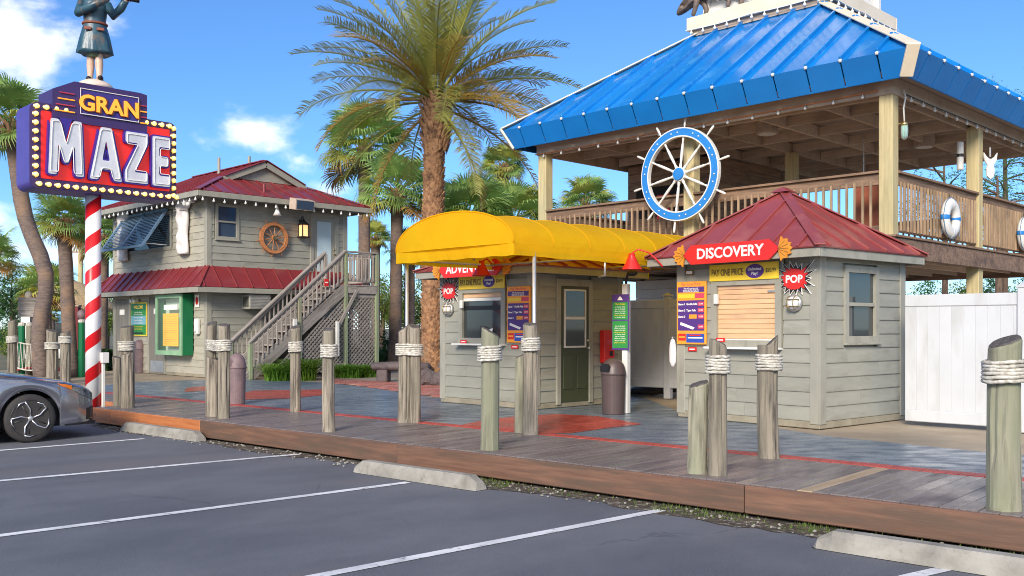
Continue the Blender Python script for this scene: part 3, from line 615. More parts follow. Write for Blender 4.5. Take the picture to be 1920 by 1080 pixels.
def booth(name, label, loc, rz, W, Dp, eave, peak, word, mir, opened):
    t = thing(name, label, 'ticket booth', loc, rz)
    fr, rt, lf, bk_ = Face(t, -W, 0, 0), Face(t, 0, 0, 90), Face(t, -W, Dp, -90), Face(t, 0, Dp, 180)
    box('plinth', M['plinth'], t, -W-.02, .02, -.02, Dp+.02, 0, .10, .01)
    box('wall_core', M['trim'], t, -W+.03, -.03, .03, Dp-.03, .10, eave+.02, .002)
    mx = (lambda a: W-a) if mir else (lambda a: a)
    def ab(a0, a1): return (min(mx(a0), mx(a1)), max(mx(a0), mx(a1)))
    s0, s1 = ab(.72, 1.70); zs0, zs1 = 1.10, 1.97
    n0, n1 = ab(-.02, .56)
    holes = [(s0-.12, s1+.11, zs0-.06, eave-.02)]
    siding(fr, M['siding'], .12, W-.12, .10, eave-.1, .19, holes)
    wh = (.55, 1.42, 1.12, 2.16) if not opened else (.5, 1.40, 0, 2.16)
    siding(rt, M['siding'], .12, Dp-.10, .10, eave-.02, .19, [wh]); siding(lf, M['siding'], .1, Dp-.12, .10, eave-.02, .19); siding(bk_, M['siding'], .1, W-.1, .10, eave-.02, .19)
    for f_, L_ in ((fr, W), (rt, Dp), (lf, Dp), (bk_, W)):
        f_.box('corner_board', M['trim'], -.032, .12, -.02, .034, .06, eave, .006); f_.box('corner_board', M['trim'], L_-.12, L_+.001, -.02, .034, .06, eave, .006)
    fr.box('header_board', M['trim'], s0-.12, s1+.11, 0, .02, zs1+.03, eave, .004)
    # ticket window
    fo = fr.put('window_frame', frame_mesh(s1-s0+.2, zs1-zs0+.1, .10, .055), M['trim'], (s0+s1)/2, 0, (zs0+zs1)/2)
    fr.box('sill', M['white'], s0-.12, s1+.10, 0, .20, zs0-.075, zs0-.045, parent=fo)
    if opened:
        fr.box('pane', M['glass'], s0, s1, -.012, -.004, zs0, zs1-.12, .001, parent=fo)
        for k in range(3): fr.box('shutter_slat', M['shutter'], s0, s1, -.004, .012, zs1-.03-.05*k, zs1+.02-.05*k, .008, parent=fo)
        fr.box('shutter_bar', M['white'], s0, s1, -.004, .02, zs1-.19, zs1-.135, parent=fo)
        fr.box('mullion', M['black'], s0+.02, s1, -.003, .006, zs1-.34, zs1-.27, .001, parent=fo)
    else:
        k = 0; z = zs0+.07
        while z < zs1: fr.box('shutter_slat', M['shutter'], s0, s1, -.004, .016, z, min(z+.066, zs1+.03), .012, parent=fo); z += .069
        fr.box('shutter_bar', M['white'], s0, s1, -.004, .02, zs0-.04, zs0+.068, .006, parent=fo)
        fr.box('lock', M['steel'], s1-.13, s1, .016, .04, zs1-.16, zs1-.13, .004, parent=fo)
    fr.box('intercom', M['white'], s0-.02, s0+.045, .05, .10, 1.66, 1.80, .008)
    # side face
    if opened:
        d = rt.box('door', M['olive'], .59, 1.31, 0, .03, .08, 2.02)
        for q0, q1 in ((.50, .60), (1.30, 1.40)): rt.box('door_frame', M['trim'], q0, q1, 0, .05, .05, 2.12)
        rt.box('door_frame', M['trim'], .50, 1.40, 0, .048, 2.02, 2.14)
        pf = rt.put('pane_frame', frame_mesh(.54, .98, .03, .02), M['white'], .95, .03, 1.48, d)
        rt.box('pane', M['glass'], .70, 1.20, .030, .038, 1.51, 1.94, .001, parent=d); rt.box('pane', M['glass'], .70, 1.20, .032, .040, 1.02, 1.46, .001, parent=d)
        rt.box('pane_rail', M['white'], .70, 1.20, .03, .052, 1.46, 1.51, parent=d)
        for q0 in (.66, 1.0): rt.box('door_panel', M['olive'], q0, q0+.25, .028, .042, .30, .86, .01, parent=d)
        b = MB(); b.ball((0, -.06, 0), .03, 10, 6); b.lathe([(.012, 0), (.012, .06)], 8, ax='y'); b.ball((0, -.03, .13), .022, 8, 5)
        rt.put('door_handle', b.mesh('door_handle', True), M['steel'], 1.25, .03, .98, d)
    else:
        window(rt, .55, 1.42, 1.12, 2.16, M['trim'])
    # roof
    L = .34; Lr, Lb = (.22, .22) if not opened else (.34, .34); cx, cy = (Lr-W-L)/2, (Dp+Lb-L)/2; hx, hy = (W+L+Lr)/2, (Dp+L+Lb)/2; H_ = peak-eave-.10; z0 = eave+.12
    for (x0, x1, y0, y1) in ((-W-L, Lr, -L, -L+.04), (-W-L, Lr, Dp+Lb-.04, Dp+Lb), (-W-L, -W-L+.04, -L+.04, Dp+Lb-.04), (Lr-.04, Lr, -L+.04, Dp+Lb-.04)):
        box('fascia', M['trim'], t, x0, x1, y0, y1, eave-.03, eave+.085, .004)
    box('soffit', M['trim'], t, -W-L+.04, Lr-.04, -L+.04, Dp+Lb-.04, eave+.0, eave+.02, .002)
    o = .03
    for k in range(4):
        a_, b_ = (hx+o, hy+o) if k % 2 == 0 else (hy+o, hx+o); q = R(90*k); A = Vector((math.cos(q), math.sin(q), 0)); Nn = Vector((math.sin(q), -math.cos(q), 0))
        O = Vector((cx, cy, z0-.02))+Nn*b_; U = Vector((0, 0, H_+.02))-Nn*b_; ul = U.length
        seamed(t, M['boothroof'], O, A, U, [(-a_, 0), (a_, 0), (0, ul)], .46, .23)
    pk_ = Vector((cx, cy, peak+.02))
    for sx_ in (-1, 1):
        for sy_ in (-1, 1):
            c = Vector((cx+sx_*(hx+o), cy+sy_*(hy+o), z0-.005)); v = Vector((sx_, sy_, 2.2)).normalized()
            bar('hip_cap', M['boothroof'], t, c, pk_, .15, .022, up=v, bev=.008)
    b = MB(); b.lathe([(.20, 0), (.06, .07), (.005, .085)], 4); o_ = b.ob('peak_cap', M['boothroof'], t, (cx, cy, peak-.015), (0, 0, R(45)))
    # things fixed to the booth
    g = as_thing(fr, 'arrow_sign', 'red %s arrow sign with gold fan ends on the booth eave' % word.lower(), 'sign', W/2+.02, L+.01, eave-.04, 'arrow signs on the booths')
    Ls, hs = .80, .27
    g.put('board', (lambda b: (b.prism([(-Ls, 0), (-Ls+.14, -hs/2), (Ls-.16, -hs/2), (Ls, 0), (Ls-.16, hs/2), (-Ls+.14, hs/2)], -.035, 0, 'xz'), b.mesh('board'))[1])(MB()), M['sred'], 0, 0, hs/2)
    for sg in (-1, 1):
        P = [(sg*(Ls-.02), 0)]
        for i in range(13): q = -1.25+2.5*i/12; rr = .24*(1+.08*math.cos(i*math.pi)); P.append((sg*(Ls-.06+rr*math.cos(q)), rr*.66*math.sin(q)))
        poly_ob('gold_fan', M['gold'], g, P, .006, .03, 0, hs/2)
        for i in range(5): 
            q = -.8+1.6*i/4; g.bar('fan_rib', M['ink'], (sg*(Ls-.03), .032, hs/2), (sg*(Ls-.06+.21*math.cos(q)), .032, hs/2+.14*math.sin(q)), .006, .006)
    g.text('lettering', word, .205, M['lite'], 0, .0365, hs/2, ext=.004, off=.004, sx=1.03)
    g = as_thing(fr, 'price_banner', 'yellow pay one price banner above the %s' % ('closed roller shutter' if not opened else 'open ticket window'), 'banner', (s0+s1)/2-(.02 if not mir else -.02), .06, zs1+.015, 'price banners above the ticket windows')
    wb = 1.16; g.box('board', M['yel'], -wb/2, wb/2, 0, .015, 0, .235)
    g.text('lettering', 'PAY ONE PRICE', .135, M['ink'], -.265, .017, .115, ext=.001, off=.003, sx=.58)
    poly_ob('ellipse', M['purple'], g, ell(.15, .098), .015, .018, .2, .118)
    g.text('lettering', 'Unlimited', .056, M['lite'], .2, .0195, .145, ext=.001, off=.001); g.text('lettering', 'Play!', .056, M['lite'], .2, .0195, .085, ext=.001, off=.001)
    g.text('price', '$20.99', .075, M['ink'], .46, .017, .12, ext=.001, off=.001, sx=.8)
    a = mx(2.0) if not mir else mx(2.06)
    g = as_thing(fr, 'burst_sign', 'red starburst POP sign on the %s booth' % word.lower(), 'sign', a, .034, 1.97, 'starburst signs on the booths')
    poly_ob('white_burst', M['lite'], g, burst(17, .15, .30, 4), .0, .012, 0, 0); poly_ob('black_burst', M['black'], g, burst(17, .14, .272, 4), .012, .016, 0, 0)
    poly_ob('red_burst', M['sred'], g, burst(17, .135, .19, 4), .016, .024, 0, 0); g.text('lettering', 'POP', .14, M['lite'], 0, .026, -.005, ext=.003, off=.004)
    g = as_thing(fr, 'bulkhead_lamp', 'round caged bulkhead lamp below the POP sign on the %s booth' % word.lower(), 'wall lamp', a, .034, 1.55, 'bulkhead lamps on the booths')
    b = MB(); b.lathe([(.115, 0), (.115, .03), (.095, .045)], 20, ax='y'); g.put('base', b.mesh('base', True), M['steel'], 0, 0, .1)
    b = MB(); b.lathe([(.09, .04), (.085, .075), (.06, .10), (.02, .112)], 18, ax='y'); g.put('glass_dome', b.mesh('glass_dome', True), M['bulb'], 0, 0, .1)
    for (a_, c_) in ((0, 1), (1, 0)):
        for q in (-.045, .045):
            P = [((q if a_ else .095*math.cos(i*.35)), -.045-.075*math.sin(i*math.pi/9), (q if c_ == 0 and not a_ else (.095*math.cos(i*math.pi/9) if a_ else q))) for i in range(10)] if a_ else [(.095*math.cos(i*math.pi/9), -.045-.075*math.sin(i*math.pi/9), q) for i in range(10)]
            b = MB(); b.tube(P, .006, 5); g.put('cage_bar', b.mesh('cage_bar'), M['brass'], 0, 0, .1)
    menu_board(fr, mx(.0) if not mir else mx(.56), 1.08, 2.0, 'orange and purple menu board left of the closed roller shutter' if not mir else 'orange and purple menu board right of the open ticket window')
    # gooseneck lamp
    ga = -.30 if not mir else W-.55
    g = as_thing(fr, 'gooseneck_lamp', 'red gooseneck lamp at the left end of the discovery arrow sign' if not mir else 'red gooseneck lamp hanging over the adventure booth window', 'lamp', ga, L+.02, eave-.10, 'red gooseneck lamps')
    P = [(.28, 0, .06), (.20, -.03, .16), (.12, -.12, .27), (0, -.22, .32), (-.06, -.27, .27), (-.07, -.28, .16)] if not mir else [(0, 0, .1), (0, -.06, .25), (0, -.16, .32), (0, -.25, .28), (0, -.28, .18)]
    b = MB(); b.tube(P, .013, 8); g.put('arm', b.mesh('arm', True), M['red'], 0, 0, 0)
    e_ = P[-1]; b = MB(); b.lathe([(.045, .10), (.05, .06), (.085, -.02), (.15, -.13), (.155, -.14), (.14, -.125), (.06, 0)], 20, (e_[0], e_[1], e_[2])); g.put('shade', b.mesh('shade', True), M['red'], 0, 0, 0)
    b = MB(); b.ball((e_[0], e_[1], e_[2]-.06), .045, 10, 6); g.put('bulb', b.mesh('bulb', True), M['bulb'], 0, 0, 0)
    return t, fr, rt
bd, dfr, drt = booth('ticket_booth', 'grey ticket booth with closed roller shutter under the discovery sign', (4.0, 12.5, .28), -50, 2.34, 2.15, 2.26, 3.32, 'DISCOVERY', False, False)
ba, afr, art = booth('ticket_booth', 'grey ticket booth with open window and olive door under the yellow awning', (.35, 15.5, .28), -46, 2.3, 2.2, 2.22, 2.86, 'ADVENTURE', True, True)
g = as_thing(dfr, 'number_plate', 'small dark framed plate above the menu board on the discovery booth', 'sign', .22, .034, 2.10)
g.box('plate', M['ink'], -.075, .075, 0, .012, 0, .07); g.box('print_block', M['lite'], -.055, .055, .012, .014, .015, .055, .001)
for f_, a_, z_, lb in ((dfr, .27, .98, 'small red notice under the menu board of the closed booth'), (dfr, .80, 1.12, 'small red notice at the foot of the roller shutter'), (afr, .72, 1.055, 'small red notice on the sill of the open ticket window'), (afr, 1.9, .98, 'small red notice under the menu board of the open booth')):
    o_ = .034 if z_ < 1 else (.06 if f_ is dfr else .12); g = as_thing(f_, 'notice', lb, 'notice', a_, o_, z_)
    g.box('plate', M['sred'], -.08, .08, 0, .008, 0, .06, .002); g.box('print_block', M['lite'], -.05, .05, .008, .0095, .022, .038, .0005)
for f_, a_, lb in ((dfr, -.09, 'white plastic bag hanging at the corner of the discovery booth'), (afr, 2.33, 'white plastic bag hanging at the corner of the adventure booth')):
    b = MB(); b.lathe([(.01, .42), (.035, .40), (.055, .33), (.065, .2), (.06, .08), (.03, .01), (.005, 0)], 12, sy=.6)
    g = as_thing(f_, 'hanging_bag', lb, 'bag', a_, .05, .74); g.put('bag', b.mesh('bag', True), M['cloth_w'], 0, 0, 0); g.box('hook', M['steel'], -.01, .01, -.04, .02, .42, .45)
for a_, z_, lb in ((1.15, 1.10, 'white paper sheet on the ticket window ledge'),):
    g = as_thing(afr, 'paper_sheet', lb, 'paper', a_+.1, .04, 1.16); b = MB(); b.prism([(-.11, 0), (.11, .0), (.14, .16), (-.05, .1)], -.02, -.015, 'xz'); g.put('sheet', b.mesh('sheet'), M['lite'], 0, 0, 0)
# red box beside the door, green notice post, bins
g = as_thing(art, 'payment_box', 'red metal box on the wall right of the olive door', 'box', 1.72, .034, .72)
g.box('case', M['red'], -.14, .14, 0, .11, 0, .56, .012); g.box('slot_plate', M['black'], .0, .08, .11, .116, .12, .2, .003); g.box('emblem', M['pink'], -.06, .05, .11, .114, .33, .4, .002)
x, y = G(1174, 775); t = thing('notice_post', 'green and purple notice board on a white post beside the brown bin', 'sign', (x, y, .28), -40)
box('post', M['white'], t, -.05, .05, -.05, .05, 0, 2.0, .008); f_ = Face(t, 0, 0, 0)
f_.box('board', M['purple'], -.22, .09, .05, .07, .98, 1.84)
for z0_, z1_ in ((1.45, 1.72), (1.01, 1.43)): f_.box('print_block', M['pgreen'], -.205, .075, .07, .073, z0_, z1_, .001)
poly_ob('emblem', M['lite'], f_, [(-.05, -.025), (.05, -.025), (.02, .02), (0, .035), (-.02, .02)], .07, .073, -.065, 1.775); f_.text('lettering', 'Maze Rules', .04, M['yel'], -.065, .0745, 1.69, ext=.001)
for i in range(15):
    z = 1.645-.032*i if i < 6 else 1.39-.032*(i-6)-.04
    f_.text('lettering', ['no food or drink', 'stay on the path', 'please no running', 'keep to the right', 'play is at own risk'][i % 5], .028, M['yel'] if i % 5 == 4 else M['lite'], -.065, .0745, z, ext=.0008)
b = MB(); b.tube([(0, 0, 2.0), (0, 0, 2.06), (.04, -.02, 2.14), (.1, -.05, 2.17)], .02, 8); b.ball((.15, -.06, 2.16), .07, 10, 6, (1.4, .8, .7)); b.ob('camera_head', M['black'], t, smooth=True)
def bin_(name, px, py, h, r_, m, label):
    x, y = G(px, py); t = thing(name, label, 'trash can', (x, y, .28), -20)
    b = MB(); b.lathe([(r_*.90, 0), (r_*.92, .01), (r_, h*.70), (r_, h*.71)], 28); b.ob('bin_body', m, t, smooth=False)
    b = MB(); b.lathe([(r_*1.04, h*.70), (r_*1.06, h*.715), (r_*1.04, h*.735), (r_*1.0, h*.79), (r_*.88, h*.88), (r_*.66, h*.95), (r_*.35, h*.99), (r_*.02, h)], 28); b.ob('dome_lid', m, t, smooth=True)
    b = MB(); b.prism([(-.09, h*.76), (.09, h*.76), (.09, h*.85), (.05, h*.90), (-.05, h*.90), (-.09, h*.85)], -r_*1.0, -r_*.5, 'xz'); o = b.ob('flap', M['black'] if m is M['brownbin'] else m, t, (0, -.015, 0)); o.rotation_euler = (0, 0, R(-35)); return t
bin_('trash_can', 1150, 776, .86, .185, M['brownbin'], 'glossy brown domed trash can beside the notice post')
bin_('trash_can', 444, 757, .88, .155, M['purplebin'], 'faded mauve domed trash can behind the pair of posts near the stairs')
bin_('trash_can', 262, 699, .98, .17, M['purplebin'], 'faded trash can against the house wall under the green notice')
# ---------------------------------------------------------------- yellow awning
W_, Y_ = 2.46, 6.2
t = thing('awning', 'yellow barrel-vault canvas awning over the walk between the booths', 'awning', (.02, 12.5, 0), -45)
def arc(i, n, sag=0): 
    q = math.pi*i/n; return -W_/2-math.cos(q)*W_/2, 2.71+.50*math.sin(q)**.9-sag*math.sin(q)
NS, ny = 28, 8
zz = [Y_*k/ny for k in range(ny+1)]
for k in range(ny):
    b = MB(); V = []; m_ = 5
    for j_ in range(m_+1):
        y = zz[k]+(zz[k+1]-zz[k])*j_/m_; sag = .022*math.sin(math.pi*j_/m_)
        V += [(*[(x, y, z) for x, z in [arc(i, NS, sag)]][0],) for i in range(NS+1)]
    b.add(V, [(j_*(NS+1)+i, j_*(NS+1)+i+1, (j_+1)*(NS+1)+i+1, (j_+1)*(NS+1)+i) for j_ in range(m_) for i in range(NS)])
    b.ob('canvas_panel', M['yellow'], t, smooth=True)
V = [(-W_/2, .0, 2.71)]; b = MB(); n_ = 28; rings = 6; V = []
for j_ in range(rings+1):
    s = j_/rings
    for i in range(n_+1):
        x, z = arc(i, n_); V.append((-W_/2+(x+W_/2)*s, -.05*(1-s*s), 2.71+(z-2.71)*s))
b.add(V, [(j_*(n_+1)+i, j_*(n_+1)+i+1, (j_+1)*(n_+1)+i+1, (j_+1)*(n_+1)+i) for j_ in range(rings) for i in range(n_)])
b.ob('end_panel', M['yellow'], t, smooth=True)
def wavy(p, q, z0, z1, nm, dy):
    p, q = Vector(p), Vector(q); nrm = Vector((-(q-p).y, (q-p).x)).normalized(); k = 40; V = []
    for i in range(k+1):
        c = p.lerp(q, i/k); o_ = nrm*(.006*math.sin(i*1.1)+.004*math.sin(i*2.7)); V += [(*(c+o_*.2), z1), (*(c+o_), (z0+z1)/2), (*(c+o_*1.5), z0+.006*math.sin(i*.8))]
    b = MB(); b.add(V, [(3*i+j_, 3*i+3+j_, 3*i+4+j_, 3*i+1+j_) for i in range(k) for j_ in range(2)]); b.ob(nm, M['yellow'], t, smooth=True)
wavy((-W_, 0), (0, 0), 2.55, 2.71, 'valance', 0); wavy((0, 0), (0, Y_), 2.55, 2.71, 'valance', 0); wavy((-W_, 0), (-W_, Y_), 2.55, 2.71, 'valance', 0)
for k in range(1, ny):
    b = MB(); b.tube([(arc(i, NS)[0], zz[k], arc(i, NS)[1]+.001) for i in range(NS+1)], .005, 6); b.ob('seam_piping', M['yellow'], t, smooth=True)
b = MB(); b.tube([(arc(i, NS)[0], 0, arc(i, NS)[1]+.002) for i in range(NS+1)], .012, 6); b.ob('edge_piping', M['yellow'], t, smooth=True)
def tb(nm, P, r_, m=M['steel'], par=None): b = MB(); b.tube(P, r_, 10); return b.ob(nm, m, par or t, smooth=True)
for y in (.04, 1.55, 3.10, 4.65): tb('frame_hoop', [(arc(i, 16)[0]*.985-.018, y, arc(i, 16)[1]-.03) for i in range(17)], .018)
for x in (-W_+.03, -.03): tb('frame_rail', [(x, .03, 2.62), (x, Y_-.1, 2.62)], .02)
for y in (.06, 1.9, 3.8): tb('cross_bar', [(-W_+.03, y, 2.62), (-.03, y, 2.62)], .016)
for (x, y) in ((-.03, .42), (-W_+.03, .18)): tb('support_pole', [(x, y, .28), (x, y, 2.62)], .028); tb('pole_foot', [(x, y, .28), (x, y, .295)], .07)
tb('wall_bracket', [(-.03, 1.9, 2.62), (-.03, 1.9, 2.36), (-.35, 2.15, 2.36)], .016)
# ---------------------------------------------------------------- pavilion
B = 3.785
pv_ = thing('pavilion', 'two-storey timber pavilion with blue metal hip roof and roof deck', 'pavilion', (6.08, 15.5, .28), -45)
t = pv_
cols = [(-2*B, 0), (-B, 0), (0, 0), (0, B), (0, 2*B), (-B, 2*B), (-2*B, 2*B), (-2*B, B), (-B, B)]
for x, y in cols:
    h = .115; box('column', M['post'], t, x-h, x+h, y-h, y+h, 0, 5.12, .012)
z2 = 2.80
for k in range(28): box('floor_board', M['beam'], t, -2*B-.10, .10, -.10+k*.278, .17+k*.278, z2-.035, z2, .004)
for k in range(14): box('floor_joist', M['ceil'], t, -2*B+.2+k*.565, -2*B+.25+k*.565, .07, 2*B-.07, z2-.28, z2-.04)
for (x0, x1, y0, y1) in ((-2*B-.18, .18, -.18, -.12), (-2*B-.18, .18, 2*B+.12, 2*B+.18), (-2*B-.18, -2*B-.12, -.12, 2*B+.12), (.12, .18, -.12, 2*B+.12)):
    box('rim_beam', M['rim'], t, x0, x1, y0, y1, z2-.36, z2-.03, .01)
    ex = .03
    box('rim_cap', M['rail'], t, x0-ex, x1+ex, y0-ex, y1+ex, z2-.028, z2+.012, .006)
# railings of the four sides: bays between the columns
def rail_bay(p, q, outx, outy):
    p, q = Vector(p), Vector(q); d = (q-p).normalized(); p = p+d*.115; q = q-d*.115; o_ = Vector((outx, outy))*.05
    P = lambda v, z: (v.x+o_.x, v.y+o_.y, z)
    bar('rail_cap', M['rail'], t, P(p, z2+1.045), P(q, z2+1.045), .16, .04); bar('rail_board', M['rail'], t, P(p, z2+.93), P(q, z2+.93), .045, .185)
    bar('bottom_rail', M['rail'], t, P(p, z2+.13), P(q, z2+.13), .045, .10)
    L = (q-p).length; n_ = int(L/.135)
    for i in range(1, n_):
        c = p+d*(L*i/n_); bx_ = _slot(bboxm(.036, .036, .80, .003, 'baluster'), M['balus']); ob('baluster', bx_, None, t, (c.x+o_.x*1.9, c.y+o_.y*1.9, z2+.50), (0, 0, rs.uniform(-.06, .06)))
for i in range(2):
    rail_bay((-2*B+i*B, 0), (-B+i*B, 0), 0, -1); rail_bay((0, i*B), (0, B+i*B), 1, 0); rail_bay((-2*B+i*B, 2*B), (-B+i*B, 2*B), 0, 1); rail_bay((-2*B, i*B), (-2*B, B+i*B), -1, 0)
# ceiling frame
zc = 5.12
for (x0, x1, y0, y1) in ((-2*B-.14, .14, -.14, -.09), (-2*B-.14, .14, .09, .14), (-2*B-.14, .14, 2*B-.14, 2*B-.09), (-2*B-.14, -2*B-.09, -.09, 2*B), (.09, .14, -.09, 2*B-.14), (-.14, -.09, .14, 2*B-.14)):
    box('header_beam', M['beam'], t, x0, x1, y0, y1, zc-.06, zc+.22, .008)
for k in range(1, 6): x = -2*B+k*2*B/6; box('ceiling_joist', M['beam'], t, x-.025, x+.025, .15, 2*B-.15, zc-.02, zc+.20)
for k in range(1, 6):
    y = k*2*B/6
    for i in range(6):
        x0 = -2*B+i*2*B/6+.03; box('blocking', M['beam'], t, x0, x0+2*B/6-.06, y-.025, y+.025, zc+.0, zc+.18)
box('ceiling_panel', M['ceil'], t, -2*B-.45, .45, -.45, 2*B+.45, zc+.225, zc+.25, .002)
# roof
cx, cy = -B, B; e0, e1 = B+.48, B+.68; zs0, zs1 = 5.22, 5.60; hp, zp = 1.36, 5.60+.69*(B+.68-1.36)
for k in range(4):
    q = R(90*k); A = Vector((math.cos(q), math.sin(q), 0)); Nn = Vector((math.sin(q), -math.cos(q), 0))
    O = Vector((cx, cy, zs1))+Nn*e1; U = Vector((0, 0, zp-zs1))-Nn*(e1-hp); ul = U.length
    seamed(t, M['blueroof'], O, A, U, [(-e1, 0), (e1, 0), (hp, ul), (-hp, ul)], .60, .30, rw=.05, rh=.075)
    O2 = Vector((cx, cy, zs0))+Nn*e0; U2 = Vector((0, 0, zs1-zs0))+Nn*(e1-e0); ul2 = U2.length
    seamed(t, M['blueskirt'], O2, A, U2, [(-e0, 0), (e0, 0), (e1, ul2), (-e1, ul2)], .60, .30, rw=.03, rh=.05, nm='skirt_panel', gap=.026)
    bar('skirt_edge', M['blueskirt'], t, O2-A*(e0-.02)+Vector((0, 0, -.004)), O2+A*(e0-.02)+Vector((0, 0, -.004)), .03, .03)
    for i in range(-7, 8):
        c = O+A*(i*.6+.30 if i < 7 else 4.40)+Vector((0, 0, .035))
        if abs((c-O).dot(A)) < e1-.1: bar('seam_clip', M['white'], t, c-Nn*.05, c+Nn*.035+Vector((0, 0, -.055)), .05, .05, bev=.012)
for sx_ in (-1, 1):
    for sy_ in (-1, 1):
        c0 = Vector((cx+sx_*e1, cy+sy_*e1, zs1+.03)); c1 = Vector((cx+sx_*hp, cy+sy_*hp, zp+.03)); v = Vector((sx_*.69, sy_*.69, 2)).normalized()
        bar('hip_cap', M['cream'], t, c0, c1, .24, .03, up=v, bev=.008)
        c2 = Vector((cx+sx_*e0, cy+sy_*e0, zs0-.02)); v2 = Vector((sx_, sy_, -.4)).normalized()
        bar('corner_cap', M['cream'], t, c0+Vector((sx_*.01, sy_*.01, 0)), c2+Vector((sx_*.01, sy_*.01, 0)), .20, .05, up=v2, bev=.008)
# roof deck
hq = 1.62
box('deck_soffit', M['beam'], t, cx-hq+.08, cx+hq-.08, cy-hq+.08, cy+hq-.08, zp-.10, zp+.12, .004)
for (x0, x1, y0, y1) in ((cx-hq, cx+hq, cy-hq, cy-hq+.05), (cx-hq, cx+hq, cy+hq-.05, cy+hq), (cx-hq, cx-hq+.05, cy-hq+.05, cy+hq-.05), (cx+hq-.05, cx+hq, cy-hq+.05, cy+hq-.05)):
    box('deck_fascia', M['cream'], t, x0, x1, y0, y1, zp+.02, zp+.30, .008)
box('deck_top', M['white'], t, cx-hq+.05, cx+hq-.05, cy-hq+.05, cy+hq-.05, zp+.22, zp+.27, .004)
zd = zp+.27; hc = 1.30
for sx_ in (-1, 1):
    for sy_ in (-1, 1): box('cupola_post', M['white'], t, cx+sx_*hc-.07, cx+sx_*hc+.07, cy+sy_*hc-.07, cy+sy_*hc+.07, zd, zd+1.9, .01)
for k in range(4):
    f_ = Face(t, cx-hc*math.cos(R(90*k))+hc*math.sin(R(90*k)), cy-hc*math.sin(R(90*k))-hc*math.cos(R(90*k)), 90*k)
    f_.box('cupola_panel', M['white'], .07, 2*hc-.07, -.05, -.01, zd, zd+.35); f_.box('cupola_panel', M['white'], .07, 2*hc-.07, -.05, -.01, zd+1.6, zd+1.9)
    for i in range(14): f_.box('cupola_slat', M['white'], .1+i*.176, .1+i*.176+.10, -.045, -.02, zd+.35, zd+1.6)
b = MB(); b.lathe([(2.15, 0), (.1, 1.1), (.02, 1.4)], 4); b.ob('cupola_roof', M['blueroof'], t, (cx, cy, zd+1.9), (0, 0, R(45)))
# partition with a serving hatch upstairs, and the store room below
def room(name, label, x0, x1, y0, y1, z0, z1, m):
    o = thing(name, label, 'room', tuple(Matrix.Translation(pv_.location) @ Matrix.Rotation(R(-45), 4, 'Z') @ Vector((x0, y0, z0))), -45); w_, d_, h_ = x1-x0, y1-y0, z1-z0
    n_ = int(h_/.19)
    for (p, q, rz_, L_) in (((0, 0), 0, 0, w_), ((w_, 0), 0, 90, d_), ((w_, d_), 0, 180, w_), ((0, d_), 0, -90, d_)):
        f_ = Face(o, p[0], p[1], rz_)
        for i in range(n_): f_.box('wall_board', m, 0, L_, -.03, 0, i*h_/n_, (i+1)*h_/n_-.004, .004)
    return o
o = room('bar_hut', 'brown timber hut with a dark hatch on the upper pavilion deck', -2*B+.22, -2*B+2.6, 2.6, 5.4, z2, z2+2.28, M['rail']); f_ = Face(o, 0, 0, 0)
f_.box('hatch', M['dark'], .25, 1.9, .002, .01, 1.05, 1.75); f_.box('hatch_frame', M['balus'], .18, 1.97, .0, .03, 1.75, 1.83); f_.box('poster', M['sred'], .85, 1.2, .011, .02, 1.0, 1.55)
o = room('store_room', 'white boarded store room in the shade under the pavilion deck', -2*B+.6, -B+.9, 2.4, 5.2, 0, 2.4, M['white'])
x0 = thing('orange_locker', 'tall orange locker behind the railing at the near pavilion corner', 'locker', tuple(Matrix.Translation(pv_.location) @ Matrix.Rotation(R(-45), 4, 'Z') @ Vector((-.9, .7, z2))), -45)
f_ = Face(x0, 0, 0, 0); mo = mk('locker_orange', S(150, 84, 58), S(130, 70, 48), .6, sc_=(3, 3, 3)); f_.box('body', mo, 0, .55, -.5, 0, 0, 1.0, .01); f_.box('door', mo, .02, .53, .0, .015, .03, .97, .006); f_.box('handle', M['steel'], .45, .47, .015, .04, .45, .6)
PM = Matrix.Translation(pv_.location) @ Matrix.Rotation(R(-45), 4, 'Z')
def pw(x, y, z): return tuple(PM @ Vector((x, y, z)))
# string lights on the pavilion
def lights(name, label, P, n_, m_wire, drop=.07, r_=.03, mb=None, on=False):
    o = thing(name, label, 'string lights', P[0]); base = Vector(P[0]); b = MB(); b.tube([Vector(p)-base for p in P], .011, 6); b.ob('cable', m_wire, o)
    bb = MB(); bb.lathe([(.35*r_, 0), (.42*r_, -.8*r_), (r_, -1.8*r_), (.85*r_, -2.5*r_), (.2*r_, -2.9*r_)], 9); d = _slot(bb.mesh('bulb', True), mb or M['bulb'])
    L = [0]
    for i in range(1, len(P)): L.append(L[-1]+(Vector(P[i])-Vector(P[i-1])).length)
    for k in range(n_):
        s = L[-1]*(k+.5)/n_; i = max(j_ for j_ in range(len(L)-1) if L[j_] <= s); u = (s-L[i])/(L[i+1]-L[i])
        ob('bulb', d, None, o, Vector(P[i]).lerp(Vector(P[i+1]), u)-base-Vector((0, 0, .008)))
    return o
mcop = mk('copper_cable', S(208, 130, 74), rough=.5); ww = mk('black_wire', (.03, .03, .03), rough=.7)
def sag(p, q, n_, s):
    p, q = Vector(p), Vector(q); return [tuple(p.lerp(q, i/n_)-Vector((0, 0, s*4*(i % 4)/4*(1-(i % 4)/4)))) for i in range(n_+1)]
lights('string_light', 'copper string light along the front header of the blue pavilion roof', sag(pw(-2*B-.15, -.17, 5.08), pw(-.1, -.17, 5.14), 8, .01), 15, mcop, r_=.028)
lights('string_light', 'string light along the right side header of the blue pavilion', sag(pw(.18, .2, 5.1), pw(.18, 2*B, 5.1), 8, .01), 15, ww, r_=.028)
